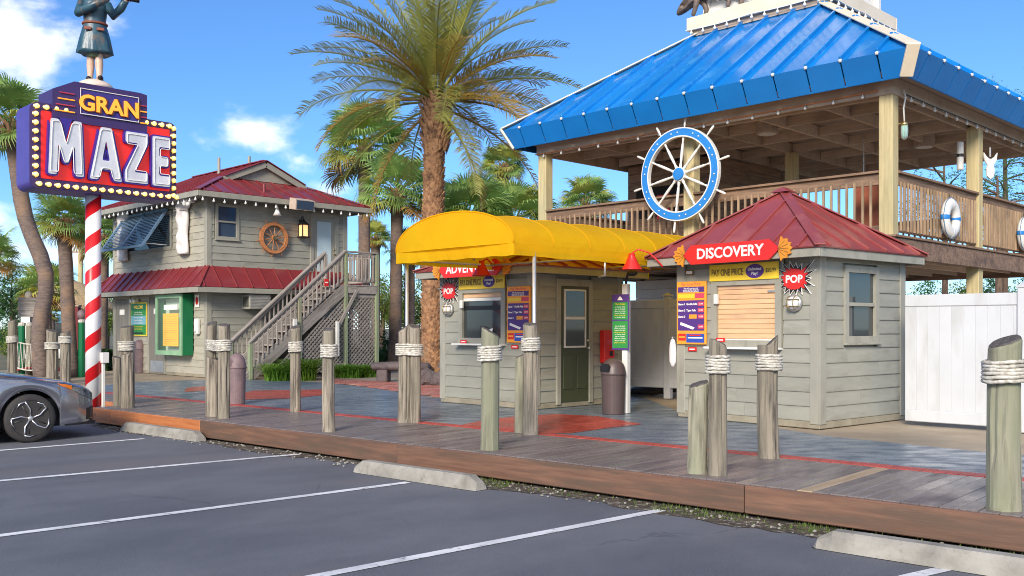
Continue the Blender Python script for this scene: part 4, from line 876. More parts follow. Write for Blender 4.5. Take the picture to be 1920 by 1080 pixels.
lights('string_light', 'string light under the left edge of the pavilion roof deck', sag(pw(cx-hq, cy-hq-.03, zp+.03), pw(cx+hq, cy-hq-.03, zp+.03), 8, .03), 11, M['white'], r_=.035)
lights('string_light', 'string light under the right edge of the pavilion roof deck', sag(pw(cx+hq+.03, cy-hq, zp+.03), pw(cx+hq+.03, cy+hq, zp+.03), 8, .03), 11, M['white'], r_=.035)
# big ship wheel
def ship_wheel(name, label, loc, rz, R1, m_rim, m_edge, m_spoke, m_hub, dots):
    t = thing(name, label, 'ship wheel', loc, rz); N = 64
    def ring(r0, r1, y0, y1):
        V = []
        for i in range(N):
            q = 2*math.pi*i/N
            for r_, y in ((r0, y0), (r1, y0), (r1, y1), (r0, y1)): V.append((r_*math.cos(q), y, r_*math.sin(q)))
        b = MB(); b.add(V, [(i*4+k, i*4+(k+1) % 4, (i+1) % N*4+(k+1) % 4, (i+1) % N*4+k) for i in range(N) for k in range(4)]); return b
    ring(R1*.825, R1*.975, -.045, .03).ob('rim', m_rim, t); ring(R1*.975, R1, -.04, .04).ob('rim_edge', m_edge, t); ring(R1*.80, R1*.825, -.05, .04).ob('rim_edge', m_edge, t)
    pr = [(.028, .10), (.030, .2), (.020, .26), (.026, .3), (.030, .45), (.026, .62), (.015, .70), (.022, .72), (.022, .78), (.018, .98), (.014, 1.02), (.020, 1.06), (.026, 1.16), (.022, 1.24), (.006, 1.26)]
    b = MB(); b.lathe([(r_*R1*1.1, z*R1) for r_, z in pr], 10); d = _slot(b.mesh('spoke', True), m_spoke)
    for k in range(10): q = 2*math.pi*k/10+.12; ob('spoke', d, None, t, (0, 0, 0), (0, q, 0))
    b = MB(); b.lathe([(.135*R1, -.02), (.135*R1, .055), (.125*R1, .07), (.03*R1, .075)], 28, ax='y'); b.ob('hub', m_hub, t); b = MB(); b.lathe([(.155*R1, -.02), (.155*R1, .04)], 28, ax='y'); b.ob('hub_ring', m_edge, t)
    if dots:
        b = MB(); b.ball((0, 0, 0), .016, 8, 5); d = _slot(b.mesh('stud', True), m_edge)
        for k in range(20): q = 2*math.pi*(k//2)/10+.12+math.pi/10+(.09 if k % 2 else -.09); ob('stud', d, None, t, (.90*R1*math.cos(q), -.047, .90*R1*math.sin(q)))
    return t
ship_wheel('ship_wheel', 'large blue and white ship wheel mounted on the pavilion railing', pw(-B-.02, -.36, 4.47-.28), -45, .87, M['wheelblue'], M['white'], M['white'], M['wheelblue'], True)
b = box('wheel_bracket', M['post'], pv_, -B-.05, -B+.05, -.34, -.11, 4.14, 4.26)
# life rings on the right railing
for y, lb in ((2.05, 'white life ring with blue bands on the right pavilion railing nearer the corner'), (6.0, 'white life ring with blue bands at the right edge of the picture')):
    p = pw(.21, y, 3.24); t = thing('life_ring', lb, 'life ring', p, 45, 'life rings on the pavilion railing')
    def tor(a0, a1, R0, r_, n_):
        return [(R0*math.cos(a0+(a1-a0)*i/n_), 0, R0*math.sin(a0+(a1-a0)*i/n_)) for i in range(n_+1 if a1-a0 < 6.2 else n_)]
    b = MB(); b.tube(tor(0, 2*math.pi, .245, .11, 40), .105, 14, closed=True); b.ob('ring', M['white'], t, smooth=True, scale=(1, .7, 1))
    for q in (0, math.pi/2, math.pi, 1.5*math.pi):
        b = MB(); b.tube(tor(q-.13, q+.13, .245, .09, 6), .1085, 14); b.ob('band', M['wheelblue'] if q in (0, math.pi) else M['white'], t, smooth=True, scale=(1, .7, 1))
    b = MB(); b.tube([((.36+.012*math.cos(i*math.pi/2.5))*math.cos(i*2*math.pi/40), -.02, (.36)*math.sin(i*2*math.pi/40)) for i in range(40)], .008, 5, closed=True); b.ob('grab_line', M['shutblue'], t)
    b = MB(); b.tube([(0, .02, .35), (.0, .03, .42)], .008, 6); b.ob('hanger', M['black'], t)
# lamps and fittings on the pavilion
t = thing('column_lamp', 'caged jar lamp on a white conduit at the near pavilion column', 'lamp', pw(.19, .16, 4.42), -45)
b = MB(); b.lathe([(.05, .22), (.055, .17), (.045, .16)], 12); b.ob('cap', M['brass'], t, smooth=True); b = MB(); b.lathe([(.045, .16), (.05, .08), (.045, .0), (.02, -.05), (.005, -.055)], 14); b.ob('jar', mk('jar_glass', S(150, 190, 180), rough=.1), t, smooth=True)
for k in range(6): q = k*math.pi/3; b = MB(); b.tube([(.053*math.cos(q), .053*math.sin(q), .16), (.056*math.cos(q), .056*math.sin(q), .05), (.045*math.cos(q), .045*math.sin(q), -.03), (0, 0, -.065)], .005, 5); b.ob('cage_bar', M['steel'], t)
b = MB(); b.tube([(0, 0, .22), (-.01, -.01, .45), (.02, .0, .62), (-.02, .01, .75)], .014, 7); b.ob('conduit', M['white'], t, smooth=True); b = MB(); b.tube([(0, 0, .2), (-.12, -.05, .2)], .018, 7); b.ob('bracket', M['brass'], t)
t = thing('whale_tail_cleat', 'white tail-shaped plaque on the second right-hand pavilion column', 'plaque', pw(.24, B+.1, 4.38), 8); f_ = Face(t, 0, 0, 0)
poly_ob('plaque', M['white'], f_, [(0, -.26), (.07, -.2), (.08, -.08), (.06, 0), (.12, .1), (.14, .24), (.08, .16), (.02, .12), (-.02, .12), (-.08, .16), (-.14, .24), (-.12, .1), (-.06, 0), (-.08, -.08), (-.07, -.2)], 0, .03, 0, 0); f_.box('hook', M['steel'], -.015, .015, 0, .02, .16, .34)
t = thing('speaker', 'white cylinder speaker with dark band beside the second right-hand column', 'speaker', pw(-.16, B-.28, 4.30), 0); b = MB(); b.lathe([(.055, 0), (.06, .02), (.06, .5), (.055, .52)], 14); b.ob('case', M['white'], t); b = MB(); b.lathe([(.062, .24), (.062, .30)], 14); b.ob('band', M['black'], t); box('bracket', M['steel'], t, -.015, .015, -.02, .27, .3, .34)
t = thing('disc_plaque', 'pale arched plaque with a dark emblem hanging inside the pavilion', 'plaque', pw(-B+1.85, B-.5, 3.55), -45); f_ = Face(t, 0, 0, 0)
poly_ob('plaque', M['white'], f_, [(-.16, 0), (.16, 0), (.16, .45)]+[(.16*math.cos(i*math.pi/8), .45+.16*math.sin(i*math.pi/8)) for i in range(1, 8)]+[(-.16, .45)], 0, .03, 0, 0); poly_ob('emblem', M['black'], f_, ell(.09, .13), .03, .034, 0, .38); poly_ob('emblem', M['white'], f_, ell(.06, .10), .034, .038, 0, .38); f_.box('emblem', M['black'], -.012, .012, .038, .042, .28, .48); f_.box('hanger', M['steel'], -.01, .01, 0, .02, .6, 1.55)
for k, (x, y, lb) in enumerate(((-B+.9, 1.2, 'round ceiling speaker nearer the front pavilion header'), (-1.3, B+.9, 'round ceiling speaker in the right half of the pavilion ceiling'), (-2*B+1.4, B, 'round ceiling speaker at the left of the pavilion ceiling'))):
    t = thing('ceiling_speaker', lb, 'ceiling speaker', pw(x, y, zc-.09), 0, 'round ceiling speakers'); b = MB(); b.lathe([(.20, .31), (.21, .02), (.19, 0)], 22); b.ob('housing', M['ceil'], t, smooth=False); b = MB(); b.lathe([(.16, -.004), (.16, .003)], 22); b.ob('grille', M['white'], t)
# white vinyl fence and gate
def vinyl(name, label, p, ang, L, h, zb, n_, posts, top):
    t = thing(name, label, 'fence', (p[0], p[1], .28), ang); f_ = Face(t, 0, 0, 0)
    for i in range(n_): f_.box('board', M['vinyl'], L*i/n_+.0005, L*(i+1)/n_-.0005, -.02, .02, zb+.16, h-.15, .0025)
    f_.box('rail', M['vinyl'], 0, L, -.03, .035, zb, zb+.16, .01); f_.box('rail', M['vinyl'], 0, L, -.03, .035, h-.16, h, .01)
    for a in posts:
        f_.box('fence_post', M['vinyl'], a-.065, a+.065, -.065, .065, 0, h+.06, .01); b = MB(); b.lathe([(.105, 0), (.105, .025), (.01, .07)], 4); b.ob('post_cap', M['vinyl'], t, f_.pt(a, 0, h+.06), (0, 0, R(45)))
    return t
vinyl('vinyl_fence', 'white vinyl privacy fence right of the discovery booth', (5.40, 13.17), -45, 5.2, 1.77, .05, 34, (1.50, 3.3, 5.1), 0)
vinyl('vinyl_gate', 'white vinyl gate panel raised on feet between the two booths', (1.75, 18.9), -40, 3.4, 1.85, .20, 20, (1.52, 3.3), 0)
t = thing('drain_hose', 'coiled dark hose lying on the floor behind the white gate', 'hose', (2.4, 18.9, .28), -40)
b = MB(); b.tube([(.0+.4*math.cos(i*.5)+i*.012, .25*math.sin(i*.5), .05+.002*i) for i in range(60)], .045, 8); b.ob('hose', M['black'], t, smooth=True)
# ---------------------------------------------------------------- house with outside stair
HW, HD = 5.95, 4.45
hs_ = thing('house', 'two-storey sage house with red metal roofs and an outside stair', 'house', (-8.1, 25.5, .28), -45); t = hs_
HM = Matrix.Translation(t.location) @ Matrix.Rotation(R(-45), 4, 'Z')
def hw(x, y, z): return tuple(HM @ Vector((x, y, z)))
lf, rt, bk_, sd = Face(t, -HW, 0, 0), Face(t, 0, 0, 90), Face(t, 0, HD, 180), Face(t, -HW, HD, -90)
A = lambda s: HW-s                        # distance from the near corner -> along the left face
box('plinth', M['plinth'], t, -HW-.02, .02, -.02, HD+.02, 0, .08); box('wall_core', M['trim'], t, -HW+.03, -.03, .03, HD-.03, .08, 4.9, .002)
low = [(A(5.85), A(4.70), 0, 2.35), (A(3.45), A(2.35), 0, 2.35), (A(2.29), A(.70), .6, 2.3)]
siding(lf, M['siding_lit'], .1, HW-.12, .08, 2.3, .19, low); siding(rt, M['siding'], .12, HD-.1, .08, 2.3, .19)
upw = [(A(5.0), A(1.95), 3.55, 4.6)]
siding(lf, M['siding_lit'], .1, HW-.12, 2.95, 4.72, .19, upw); siding(rt, M['siding'], .12, HD-.1, 2.95, 4.72, .19, [(.20, .94, 3.68, 4.72), (3.18, 4.16, 2.5, 4.65)])
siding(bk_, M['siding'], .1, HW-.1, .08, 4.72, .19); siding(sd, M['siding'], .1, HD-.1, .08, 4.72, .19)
for f_, L_ in ((lf, HW), (rt, HD), (bk_, HW), (sd, HD)):
    for a0 in (-.032, L_-.12): f_.box('corner_board', M['trim'], a0, a0+.15, -.02, .034, .05, 2.35); f_.box('corner_board', M['trim'], a0, a0+.15, -.02, .034, 2.9, 4.85)
# doors of the ground floor
for s0, s1 in ((5.75, 4.80), (3.40, 2.45)):
    d = lf.box('door', M['greydoor'], A(s0), A(s1), 0, .03, .02, 2.20)
    lf.box('door_frame', M['trim'], A(s0)-.10, A(s0), 0, .05, .02, 2.30); lf.box('door_frame', M['trim'], A(s1), A(s1)+.10, 0, .05, .02, 2.30); lf.box('door_frame', M['trim'], A(s0), A(s1), 0, .048, 2.20, 2.30)
    lf.box('sign_plate', M['lite'], A(s0)+.28, A(s0)+.62, .03, .036, 1.72, 1.88, .002, parent=d); lf.box('handle', M['brass'], A(s1)-.12, A(s1)-.08, .03, .08, .95, 1.25, parent=d); lf.box('kick_plate', M['steel'], A(s0)+.06, A(s1)-.06, .03, .034, .06, .38, .001, parent=d)
# skirt roof
E0 = .54; zl = 2.40; zu = 2.98
for f_, L_ in ((lf, HW), (rt, HD), (bk_, HW), (sd, HD)):
    q = R(f_.rz); Aa = Vector((math.cos(q), math.sin(q), 0)); Nn = Vector((math.sin(q), -math.cos(q), 0))
    O = Vector(f_.pt(L_/2, E0, zl)); U = Vector((0, 0, zu-zl))-Nn*(E0-.02); ul = U.length
    seamed(t, M['redroof'], O, Aa, U, [(-L_/2-E0, 0), (L_/2+E0, 0), (L_/2+.02, ul), (-L_/2-.02, ul)], .46, .2)
    f_.box('lower_fascia', M['trim'], -E0, L_+E0-.04, E0-.04, E0, 2.25, 2.385); f_.box('lower_soffit', M['trim'], -E0+.04, L_+.0, 0.03, E0-.04, 2.30, 2.32, .002)
    bar('hip_cap', M['redroof'], t, f_.pt(-E0, E0, zl+.012), f_.pt(0, 0, zu+.01), .13, .02, up=(0, 0, 1))
# upper roof: hips with a gable standing on the right-hand end
zt, sl_ = 4.90, .44; x0, x1, y0, y1 = -HW-E0, E0, -E0, HD+E0; hy = (y1-y0)/2; ym = (y0+y1)/2; g_ = 1.45; rise = hy*sl_; zr = zt+rise
for (a0, a1, b0, b1) in ((x0, x1, y0, y0+.04), (x0, x1, y1-.04, y1), (x0, x0+.04, y0+.04, y1-.04), (x1-.04, x1, y0+.04, y1-.04)): box('upper_fascia', M['trim'], t, a0, a1, b0, b1, 4.74, 4.885)
box('upper_soffit', M['trim'], t, x0+.04, x1-.04, y0+.04, y1-.04, 4.80, 4.82, .002)
ls = hy*math.hypot(1, sl_); k_ = g_*sl_; gl = g_*math.hypot(1, sl_)
# long slopes (left-facing and back), seen from the left
for sg, Y0 in ((1, y0), (-1, y1)):
    O = Vector((x1, Y0, zt)); Aa = Vector((-1, 0, 0)); U = Vector((0, sg, sl_)); Lx = x1-x0
    seamed(t, M['redroof'], O, Aa, U, [(0, 0), (Lx, 0), (Lx-g_, gl), (g_, gl)], .46, .2)
    seamed(t, M['redroof'], O, Aa, U, [(g_-.12, gl), (Lx-g_+.12, gl), (Lx-g_+.12, ls), (g_-.12, ls)], .46, .2)
for Xe, sg in ((x1, -1), (x0, 1)):
    O = Vector((Xe, ym, zt)); Aa = Vector((0, 1, 0)); U = Vector((sg, 0, sl_))
    seamed(t, M['redroof'], O, Aa, U, [(-hy, 0), (hy, 0), (hy-g_, gl), (-hy+g_, gl)], .46, .2)
    xg = Xe+sg*g_; b = MB(); b.prism([(y0+g_, zt+k_), (y1-g_, zt+k_), (ym, zr)], xg-.03, xg+.03, 'yz'); b.ob('gable_wall', M['trim'], t)
    for s2 in (-1, 1):
        bar('gable_trim', M['trim'], t, (xg-sg*.13, ym+s2*(hy-g_+.03), zt+k_-.10), (xg-sg*.13, ym, zr-.10), .05, .16, up=(0, 0, 1))
        bar('hip_cap', M['redroof'], t, (Xe, ym+s2*hy, zt+.02), (xg, ym+s2*(hy-g_), zt+k_+.02), .16, .022, up=(0, 0, 1)); bar('gable_cap', M['redroof'], t, (xg-sg*.14, ym+s2*(hy-g_), zt+k_+.02), (xg-sg*.14, ym, zr+.02), .12, .022)
bar('ridge_cap', M['redroof'], t, (x0+g_-.1, ym, zr+.025), (x1-g_+.1, ym, zr+.025), .2, .03)
for (x, y, h) in ((-2.6, ym-.5, .45), (-1.9, ym+.1, .5), (.05, ym-.55, .32)):
    b = MB(); b.tube([(x, y, zt+.35 if x < 0 else zt+.15), (x, y, (zr if x < 0 else zt+.22)+h*.6)], .045, 10); b.ob('vent_pipe', M['redroof'] if x > 0 else M['trim'], t)
# upper windows and door
window(rt, .22, .92, 3.70, 4.66, M['trim'], .08, M['glass_b'])
d = rt.box('door', M['trim'], 3.30, 4.04, 0, .03, 2.55, 4.56); rt.box('pane', mk('sky_pale_glass', (.55, .66, .68), rough=.08, spec=.8), 3.42, 3.90, .03, .038, 2.75, 4.42, .001, parent=d)  # sky reflection put into the pale pane colour
b = MB(); b.ball((0, -.05, 0), .03, 9, 6); b.ball((0, -.03, .13), .025, 8, 5); rt.put('door_handle', b.mesh('door_handle', True), M['brass'], 3.98, .03, 3.5, d)
for a0, a1, z0, z1 in ((3.18, 3.30, 2.5, 4.66), (4.04, 4.16, 2.5, 4.66)): rt.box('door_frame', M['trim'], a0, a1, 0, .05, z0, z1)
rt.box('door_frame', M['trim'], 3.30, 4.04, 0, .048, 4.56, 4.66)
lf.put('window_frame', frame_mesh(3.0, 1.1, .1, .04), M['trim'], A(3.5), 0, 4.07); lf.box('pane', M['glass'], A(4.9), A(2.1), -.015, -.005, 3.6, 4.55, .001)
# Bahama shutter
g = as_thing(lf, 'louvred_shutter', 'blue louvred storm shutter propped open on the upper left wall', 'shutter', A(3.55), .05, 4.66)
wq, hq_ = 2.75, 1.28; ang = R(34)
def sh(a, u): return (a, u*math.sin(ang)+.03, -u*math.cos(ang))
for a in (-wq/2, 0, wq/2): g.bar('stile', M['shutblue'], sh(a, 0), sh(a, hq_), .05, .07)
for u in (0, hq_): g.bar('shutter_rail', M['shutblue'], sh(-wq/2, u), sh(wq/2, u), .05, .07)
for k in range(21):
    for a0 in (-wq/2, 0): u = .05+k*.059; g.bar('slat', M['shutblue'], sh(a0+.03, u), sh(a0+wq/2-.03, u), .074, .010, up=(0, -math.cos(ang+.55), math.sin(ang+.55)))
for a in (-wq/2+.1, wq/2-.1): g.bar('stay', M['white'], (a, 0, -1.0), sh(a, hq_-.1), .02, .02)
# furled white sails hung either side of the shutter
for s, lb in ((5.05, 'furled white sail cloth hanging left of the blue shutter'), (1.17, 'furled white sail cloth hanging right of the blue shutter')):
    g = as_thing(lf, 'furled_sail', lb, 'sail', A(s), .05, 3.34, 'furled sails on the house wall'); V = []; nz_, na = 26, 14
    for i in range(nz_+1):
        z = 1.5*i/nz_; w_ = .33 if i < nz_*.83 else .42; w_ *= (.90+.10*math.sin(i*.42+1)) if i < nz_*.83 else 1
        for k in range(na):
            q = 2*math.pi*k/na; V.append((w_*math.cos(q)*(.95 if i else .9), -.02-(.12+.03*math.sin(i*.5+q*2)+.015*math.sin(i*.9-q*3))*max(0, math.sin(q)+.25), z))
    b = MB(); b.add(V, [(i*na+k, i*na+(k+1) % na, (i+1)*na+(k+1) % na, (i+1)*na+k) for i in range(nz_) for k in range(na)]+[tuple(range(na-1, -1, -1)), tuple(nz_*na+k for k in range(na))])
    g.put('cloth', b.mesh('cloth', True), M['cloth_w'], 0, 0, 0); g.box('batten', M['trim'], -.42, .42, 0, .04, 1.50, 1.54)
    b = MB(); b.tube([(-.36, -.15, 1.2), (0, -.19, 1.18), (.36, -.15, 1.2)], .014, 6); g.put('tie', b.mesh('tie'), M['rope'], 0, 0, 0)
# things on the left wall
g = as_thing(lf, 'notice_board', 'green and yellow printed notice between the two grey doors', 'notice', A(4.07), .034, 1.08)
g.box('frame', M['yel'], -.54, .54, 0, .03, 0, 1.0); g.box('print_block', M['pgreen'], -.5, .5, .03, .034, .04, .96, .001); g.box('print_block', M['dgreen'], -.5, .5, .034, .036, .76, .94, .001); g.box('print_block', mk('print_sky', S(120, 176, 190), rough=.5), -.5, .5, .034, .036, .34, .60, .001)
g.text('lettering', 'WELCOME', .13, M['yel'], 0, .037, .85, ext=.001, off=.003)
for i, z in enumerate((.70, .64, .55, .47, .39, .28, .21)): g.text('lettering', ['play safely and enjoy', 'be courteous to others', 'no running on the path'][i % 3], .062, M['yel'] if i > 4 else M['lite'], 0, .037, z, ext=.001)
g.box('print_block', M['black'], -.34, .34, .036, .0375, .07, .11, .0005)
g = as_thing(lf, 'display_case', 'dark green glazed display case with a yellow price list', 'display case', A(1.5), .034, .58)
b = MB(); wc, hc_, dc = 1.56, 1.66, .30; b.box(-wc/2, wc/2, -.04, 0, 0, hc_); b.box(-wc/2, wc/2, -dc, -.04, hc_-.05, hc_); b.box(-wc/2, wc/2, -dc, -.04, 0, .06); b.box(-wc/2, -wc/2+.04, -dc, -.04, .06, hc_-.05); b.box(wc/2-.04, wc/2, -dc, -.04, .06, hc_-.05)
g.put('case', b.mesh('case'), M['dgreen'], 0, 0, 0)
b = MB(); b.box(-wc/2, wc/2, -dc-.04, -dc, hc_-.1, hc_); b.box(-wc/2, wc/2, -dc-.04, -dc, 0, .12); b.box(-wc/2, -wc/2+.1, -dc-.04, -dc, .12, hc_-.1); b.box(wc/2-.1, wc/2, -dc-.04, -dc, .12, hc_-.1); g.put('door_frame', b.mesh('door_frame'), mk('pale_green', S(150, 190, 150), S(130, 170, 132), .5, sc_=(3, 3, 3)), 0, 0, 0)
g.box('back_panel', mk('case_back', S(196, 214, 190), rough=.6), -wc/2+.05, wc/2-.05, .05, .06, .08, hc_-.06); g.box('price_list', mk('list_yellow', S(248, 186, 24), rough=.5), -.46, .46, dc-.05, dc-.03, .24, 1.14, .002)
for i in range(13): g.box('print_line', M['ink'], -.40, .40, dc-.03, dc-.028, .30+i*.062, .306+i*.062, .0005)
g.box('print_block', M['lite'], -.40, .40, dc-.05, dc-.03, 1.24, 1.38, .002)
gm = bpy.data.materials.new('case_glass'); gm.use_nodes = True; q_ = gm.node_tree; pb = q_.nodes['Principled BSDF']; pb.inputs['Roughness'].default_value = .05; pb.inputs['Base Color'].default_value = (.85, .95, .9, 1)
tr_ = q_.nodes.new('ShaderNodeBsdfTransparent'); mx_ = q_.nodes.new('ShaderNodeMixShader'); mx_.inputs[0].default_value = .05; q_.links.new(tr_.outputs[0], mx_.inputs[1]); q_.links.new(pb.outputs[0], mx_.inputs[2]); q_.links.new(mx_.outputs[0], q_.nodes['Material Output'].inputs['Surface'])
g.box('pane', gm, -wc/2+.1, wc/2-.1, dc+.01, dc+.018, .12, hc_-.1, .001)
g = as_thing(lf, 'extinguisher_sign', 'small white sign with red emblem right of the display case', 'sign', A(.48), .034, 1.88); g.box('plate', M['lite'], -.12, .12, 0, .012, 0, .34); poly_ob('emblem', M['sred'], g, ell(.075, .11), .012, .015, 0, .17)
g = as_thing(lf, 'towel_dispenser', 'small white dispenser box on the house corner below the emblem sign', 'dispenser', A(.40), .034, 1.15); g.box('case', M['white'], -.09, .09, 0, .1, 0, .42, .02); g.box('slot', M['steel'], -.06, .06, .1, .104, .05, .08, .001)
g = as_thing(lf, 'flood_lamp', 'small white twin spotlight over the green notice', 'lamp', A(4.15), .034, 2.14)
for s in (-.1, .1): b = MB(); b.lathe([(.03, .02), (.035, .10), (.06, .20), (.055, .205)], 12, (s, 0, -.02), ax='y'); g.put('head', b.mesh('head', True), M['white'], 0, 0, 0)
g.box('base', M['white'], -.08, .08, 0, .04, -.05, .05)
# right wall fittings
ship_wheel('ship_wheel', 'varnished wooden ship wheel on the upper wall of the house', hw(.10, 1.95, 3.83), 45, .44, M['wheelwood'], M['wheelwood'], M['wheelwood'], M['brass'], False)
g = as_thing(rt, 'wall_lantern', 'black iron lantern glowing warm beside the upstairs door', 'lantern', 2.85, .034, 3.92)
for a in (-.1, .1):
    for o_ in (.06, .26): g.box('cage_bar', M['black'], a-.012, a+.012, o_-.012, o_+.012, 0, .34, .002)
b = MB(); b.lathe([(.17, 0), (.15, .03), (.06, .11), (.03, .15), (.01, .16)], 4); o = b.ob('cap', M['black'], g.p, (0, -.16, .34), (0, 0, R(45))); g.box('base', M['black'], -.13, .13, .03, .29, -.03, .01); g.box('glass', mk('lantern_glass', S(236, 190, 140), rough=.3, emit=(1, .45, .16), es=.7), -.09, .09, .07, .25, .01, .33, .004); g.box('back_plate', M['black'], -.05, .05, 0, .03, .1, .5)
b = MB(); b.tube([(0, -.02, .4), (0, -.06, .56), (0, -.14, .58), (0, -.16, .5)], .014, 7); b.ob('hook', M['black'], g.p)
g = as_thing(rt, 'flood_light', 'large box floodlight under the house eave above the ship wheel', 'floodlight', 2.45, E0+.02, 4.58)
b = MB(); b.prism([(0, .05), (.32, .0), (.36, .28), (.04, .36)], -.30, .30, 'yz'); V = [(-y_, 0, 0) for y_ in ()]; g.put('housing', (lambda bb: (bb.add([(v[0], -v[1], v[2]) for v in b.V], b.F), bb.mesh('housing'))[1])(MB()), M['beam'], 0, 0, 0); g.bar('lens', M['glass_b'], (-.27, .345, .14), (.27, .345, .14), .02, .24, up=(0, -.13, 1))
g = as_thing(rt, 'small_spot', 'small white bell lamp hanging from the eave beside the floodlight', 'lamp', 1.85, E0-.1, 4.42); b = MB(); b.lathe([(.02, .3), (.03, .2), (.06, .12), (.12, 0), (.11, .005)], 14); b.ob('bell', M['white'], g.p, smooth=True)
g = as_thing(rt, 'air_conditioner', 'pale through-wall air conditioner under the lower red roof', 'air conditioner', 1.32, .03, 1.83); g.box('case', M['trim'], -.33, .33, 0, .42, 0, .40, .01)
for k in range(9): g.box('grille_slat', M['steel'], -.30, .30, .42, .43, .03+k*.04, .05+k*.04, .002)
for k in range(9): g.box('side_slot', M['black'], -.333, -.33, .08+k*.035, .1+k*.035, .06, .34, .001)
g = as_thing(lf, 'camera_cluster', 'white security camera under the near corner of the house eave', 'camera', A(.35), .3, 4.60); g.box('mount', M['white'], -.3, .05, -.1, .12, .06, .16); b = MB(); b.tube([(.05, -.1, .0), (.3, -.2, -.03)], .055, 10); b.ball((-.05, -.12, .02), .07, 10, 6); g.put('camera', b.mesh('camera', True), M['white'], 0, 0, 0)
lights('string_light', 'string light along the left upper eave of the house', sag(hw(-HW-E0, -E0+.02, 4.74), hw(E0, -E0+.02, 4.74), 16, .03), 22, ww, r_=.035)
lights('string_light', 'string light along the right upper eave of the house', sag(hw(E0-.02, -E0, 4.74), hw(E0-.02, HD+E0, 4.74), 16, .03), 18, ww, r_=.035)
# outside stair
st_ = thing('outside_stair', 'weathered grey timber stair climbing to the upstairs door', 'stair', hw(0, 0, 0), -45); t = st_
Y0, Y1, Y2, ZL = .30, 3.24, 4.30, 2.52; Xa, Xb = .70, 1.70; nst = 14
for k in range(nst):
    y = Y0+(Y1-Y0)*(k+.3)/nst; z = ZL*(k+1)/nst-.02; box('tread', M['grey_wood'], t, Xa+.04, Xb-.04, y, y+.27, z-.035, z)
for x in (Xa, Xb): bar('stringer', M['grey_wood'], t, (x, Y0-.08, .02), (x, Y1, ZL-.10), .045, .28, up=(0, -1, 1))
for k in range(8): box('landing_board', M['grey_wood'], t, .06, Xb+.06, Y1+k*.133, Y1+k*.133+.128, ZL-.035, ZL)
box('landing_beam', M['grey_wood'], t, Xb+.0, Xb+.05, Y1, Y2, ZL-.24, ZL-.04); box('landing_beam', M['grey_wood'], t, .1, Xb, Y2-.05, Y2, ZL-.24, ZL-.04); box('landing_beam', M['grey_wood'], t, .1, Xb, Y1, Y1+.05, ZL-.24, ZL-.04)
for (x, y, h, m) in ((Xb, Y0, .95, 'green_post'), (Xa, Y0, .95, 'green_post'), (Xb, 1.75, 2.15, 'green_post'), (Xb, Y1, 3.42, 'green_post'), (Xa, Y1, 3.42, 'grey_bal'), (Xb, Y2, 3.42, 'green_post'), (.12, Y2, 3.42, 'grey_bal')):
    box('stair_post', M[m], t, x-.05, x+.05, y-.05, y+.05, 0 if (x > 1 or y < .5) else ZL, h, .008)
for x in (Xa, Xb):
    p, q = Vector((x, Y0-.05, .93)), Vector((x, Y1, .93+ZL*(Y1-Y0+.05)/(Y1-Y0)-.02)); bar('hand_rail', M['grey_wood'], t, p, q, .13, .045, up=(0, -1, 1)); bar('rail_board', M['grey_wood'], t, p-Vector((0, 0, .08)), q-Vector((0, 0, .08)), .04, .09, up=(0, -1, 1)); bar('lower_rail', M['grey_wood'], t, p-Vector((0, 0, .72)), q-Vector((0, 0, .72)), .04, .08, up=(0, -1, 1))
    for k in range(1, 22):
        c = p.lerp(q, k/22); ob('baluster', _slot(bboxm(.035, .035, .66, .003), M['grey_bal']), None, t, (c.x+.03*(1 if x == Xb else -1), c.y, c.z-.40))
for (p, q) in (((Xb, Y1), (Xb, Y2)), ((Xb, Y2), (.12, Y2))):
    p, q = Vector(p), Vector(q)
    bar('hand_rail', M['grey_wood'], t, (*p, 3.44), (*q, 3.44), .13, .045); bar('rail_board', M['grey_wood'], t, (*p, 3.35), (*q, 3.35), .04, .09); bar('lower_rail', M['grey_wood'], t, (*p, 2.66), (*q, 2.66), .04, .09)
    n_ = int((q-p).length/.12)
    for k in range(1, n_): c = p.lerp(q, k/n_); ob('baluster', _slot(bboxm(.035, .035, .72, .003), M['grey_bal']), None, t, (c.x+.02, c.y, 3.0))
bar('diagonal_brace', M['grey_wood'], t, (Xb+.04, Y1-.55, .9), (Xb+.04, Y1+.35, ZL-.15), .05, .09, up=(0, -1, 1))
def lattice(y0, y1, z0, ztop, nm):
    b = MB(); sp = .125; w_ = .022
    for sg in (-1, 1):
        k = -60
        while k < 90:
            c = k*sp; P = []
            for i in range(41):
                y = y0+(y1-y0)*i/40; z = c+sg*(y-y0)
                if z0 <= z <= ztop(y): P.append((y, z))
            if len(P) > 1:
                (ya, za), (yb, zb) = P[0], P[-1]; o_ = .006*sg; n_ = Vector((1, sg)).normalized(); tt = Vector((-n_.y, n_.x))*w_
                b.add([(Xb-.03+o_+dx, yy+s*tt.x, z_+s*tt.y) for dx in (0, .010) for (yy, z_, s) in ((ya, za, -1), (yb, zb, -1), (yb, zb, 1), (ya, za, 1))], [(0, 1, 2, 3), (7, 6, 5, 4), (0, 4, 5, 1), (1, 5, 6, 2), (2, 6, 7, 3), (3, 7, 4, 0)])
            k += 1
    o = b.ob(nm, M['grey_wood'], t); o['kind'] = 'stuff'
lattice(Y1+.05, Y2-.05, .12, lambda y: ZL-.30, 'lattice'); lattice(Y0+.4, Y1-.05, .1, lambda y: (y-Y0)*ZL/(Y1-Y0)-.32, 'lattice')
for z in (.09, ZL-.30): box('lattice_frame', M['grey_wood'], t, Xb-.04, Xb, Y1+.05, Y2-.05, z-.05, z+.05)
box('under_stair_panel', M['dark'], t, .5, .54, Y0+1.2, Y2, 0, 1.6)
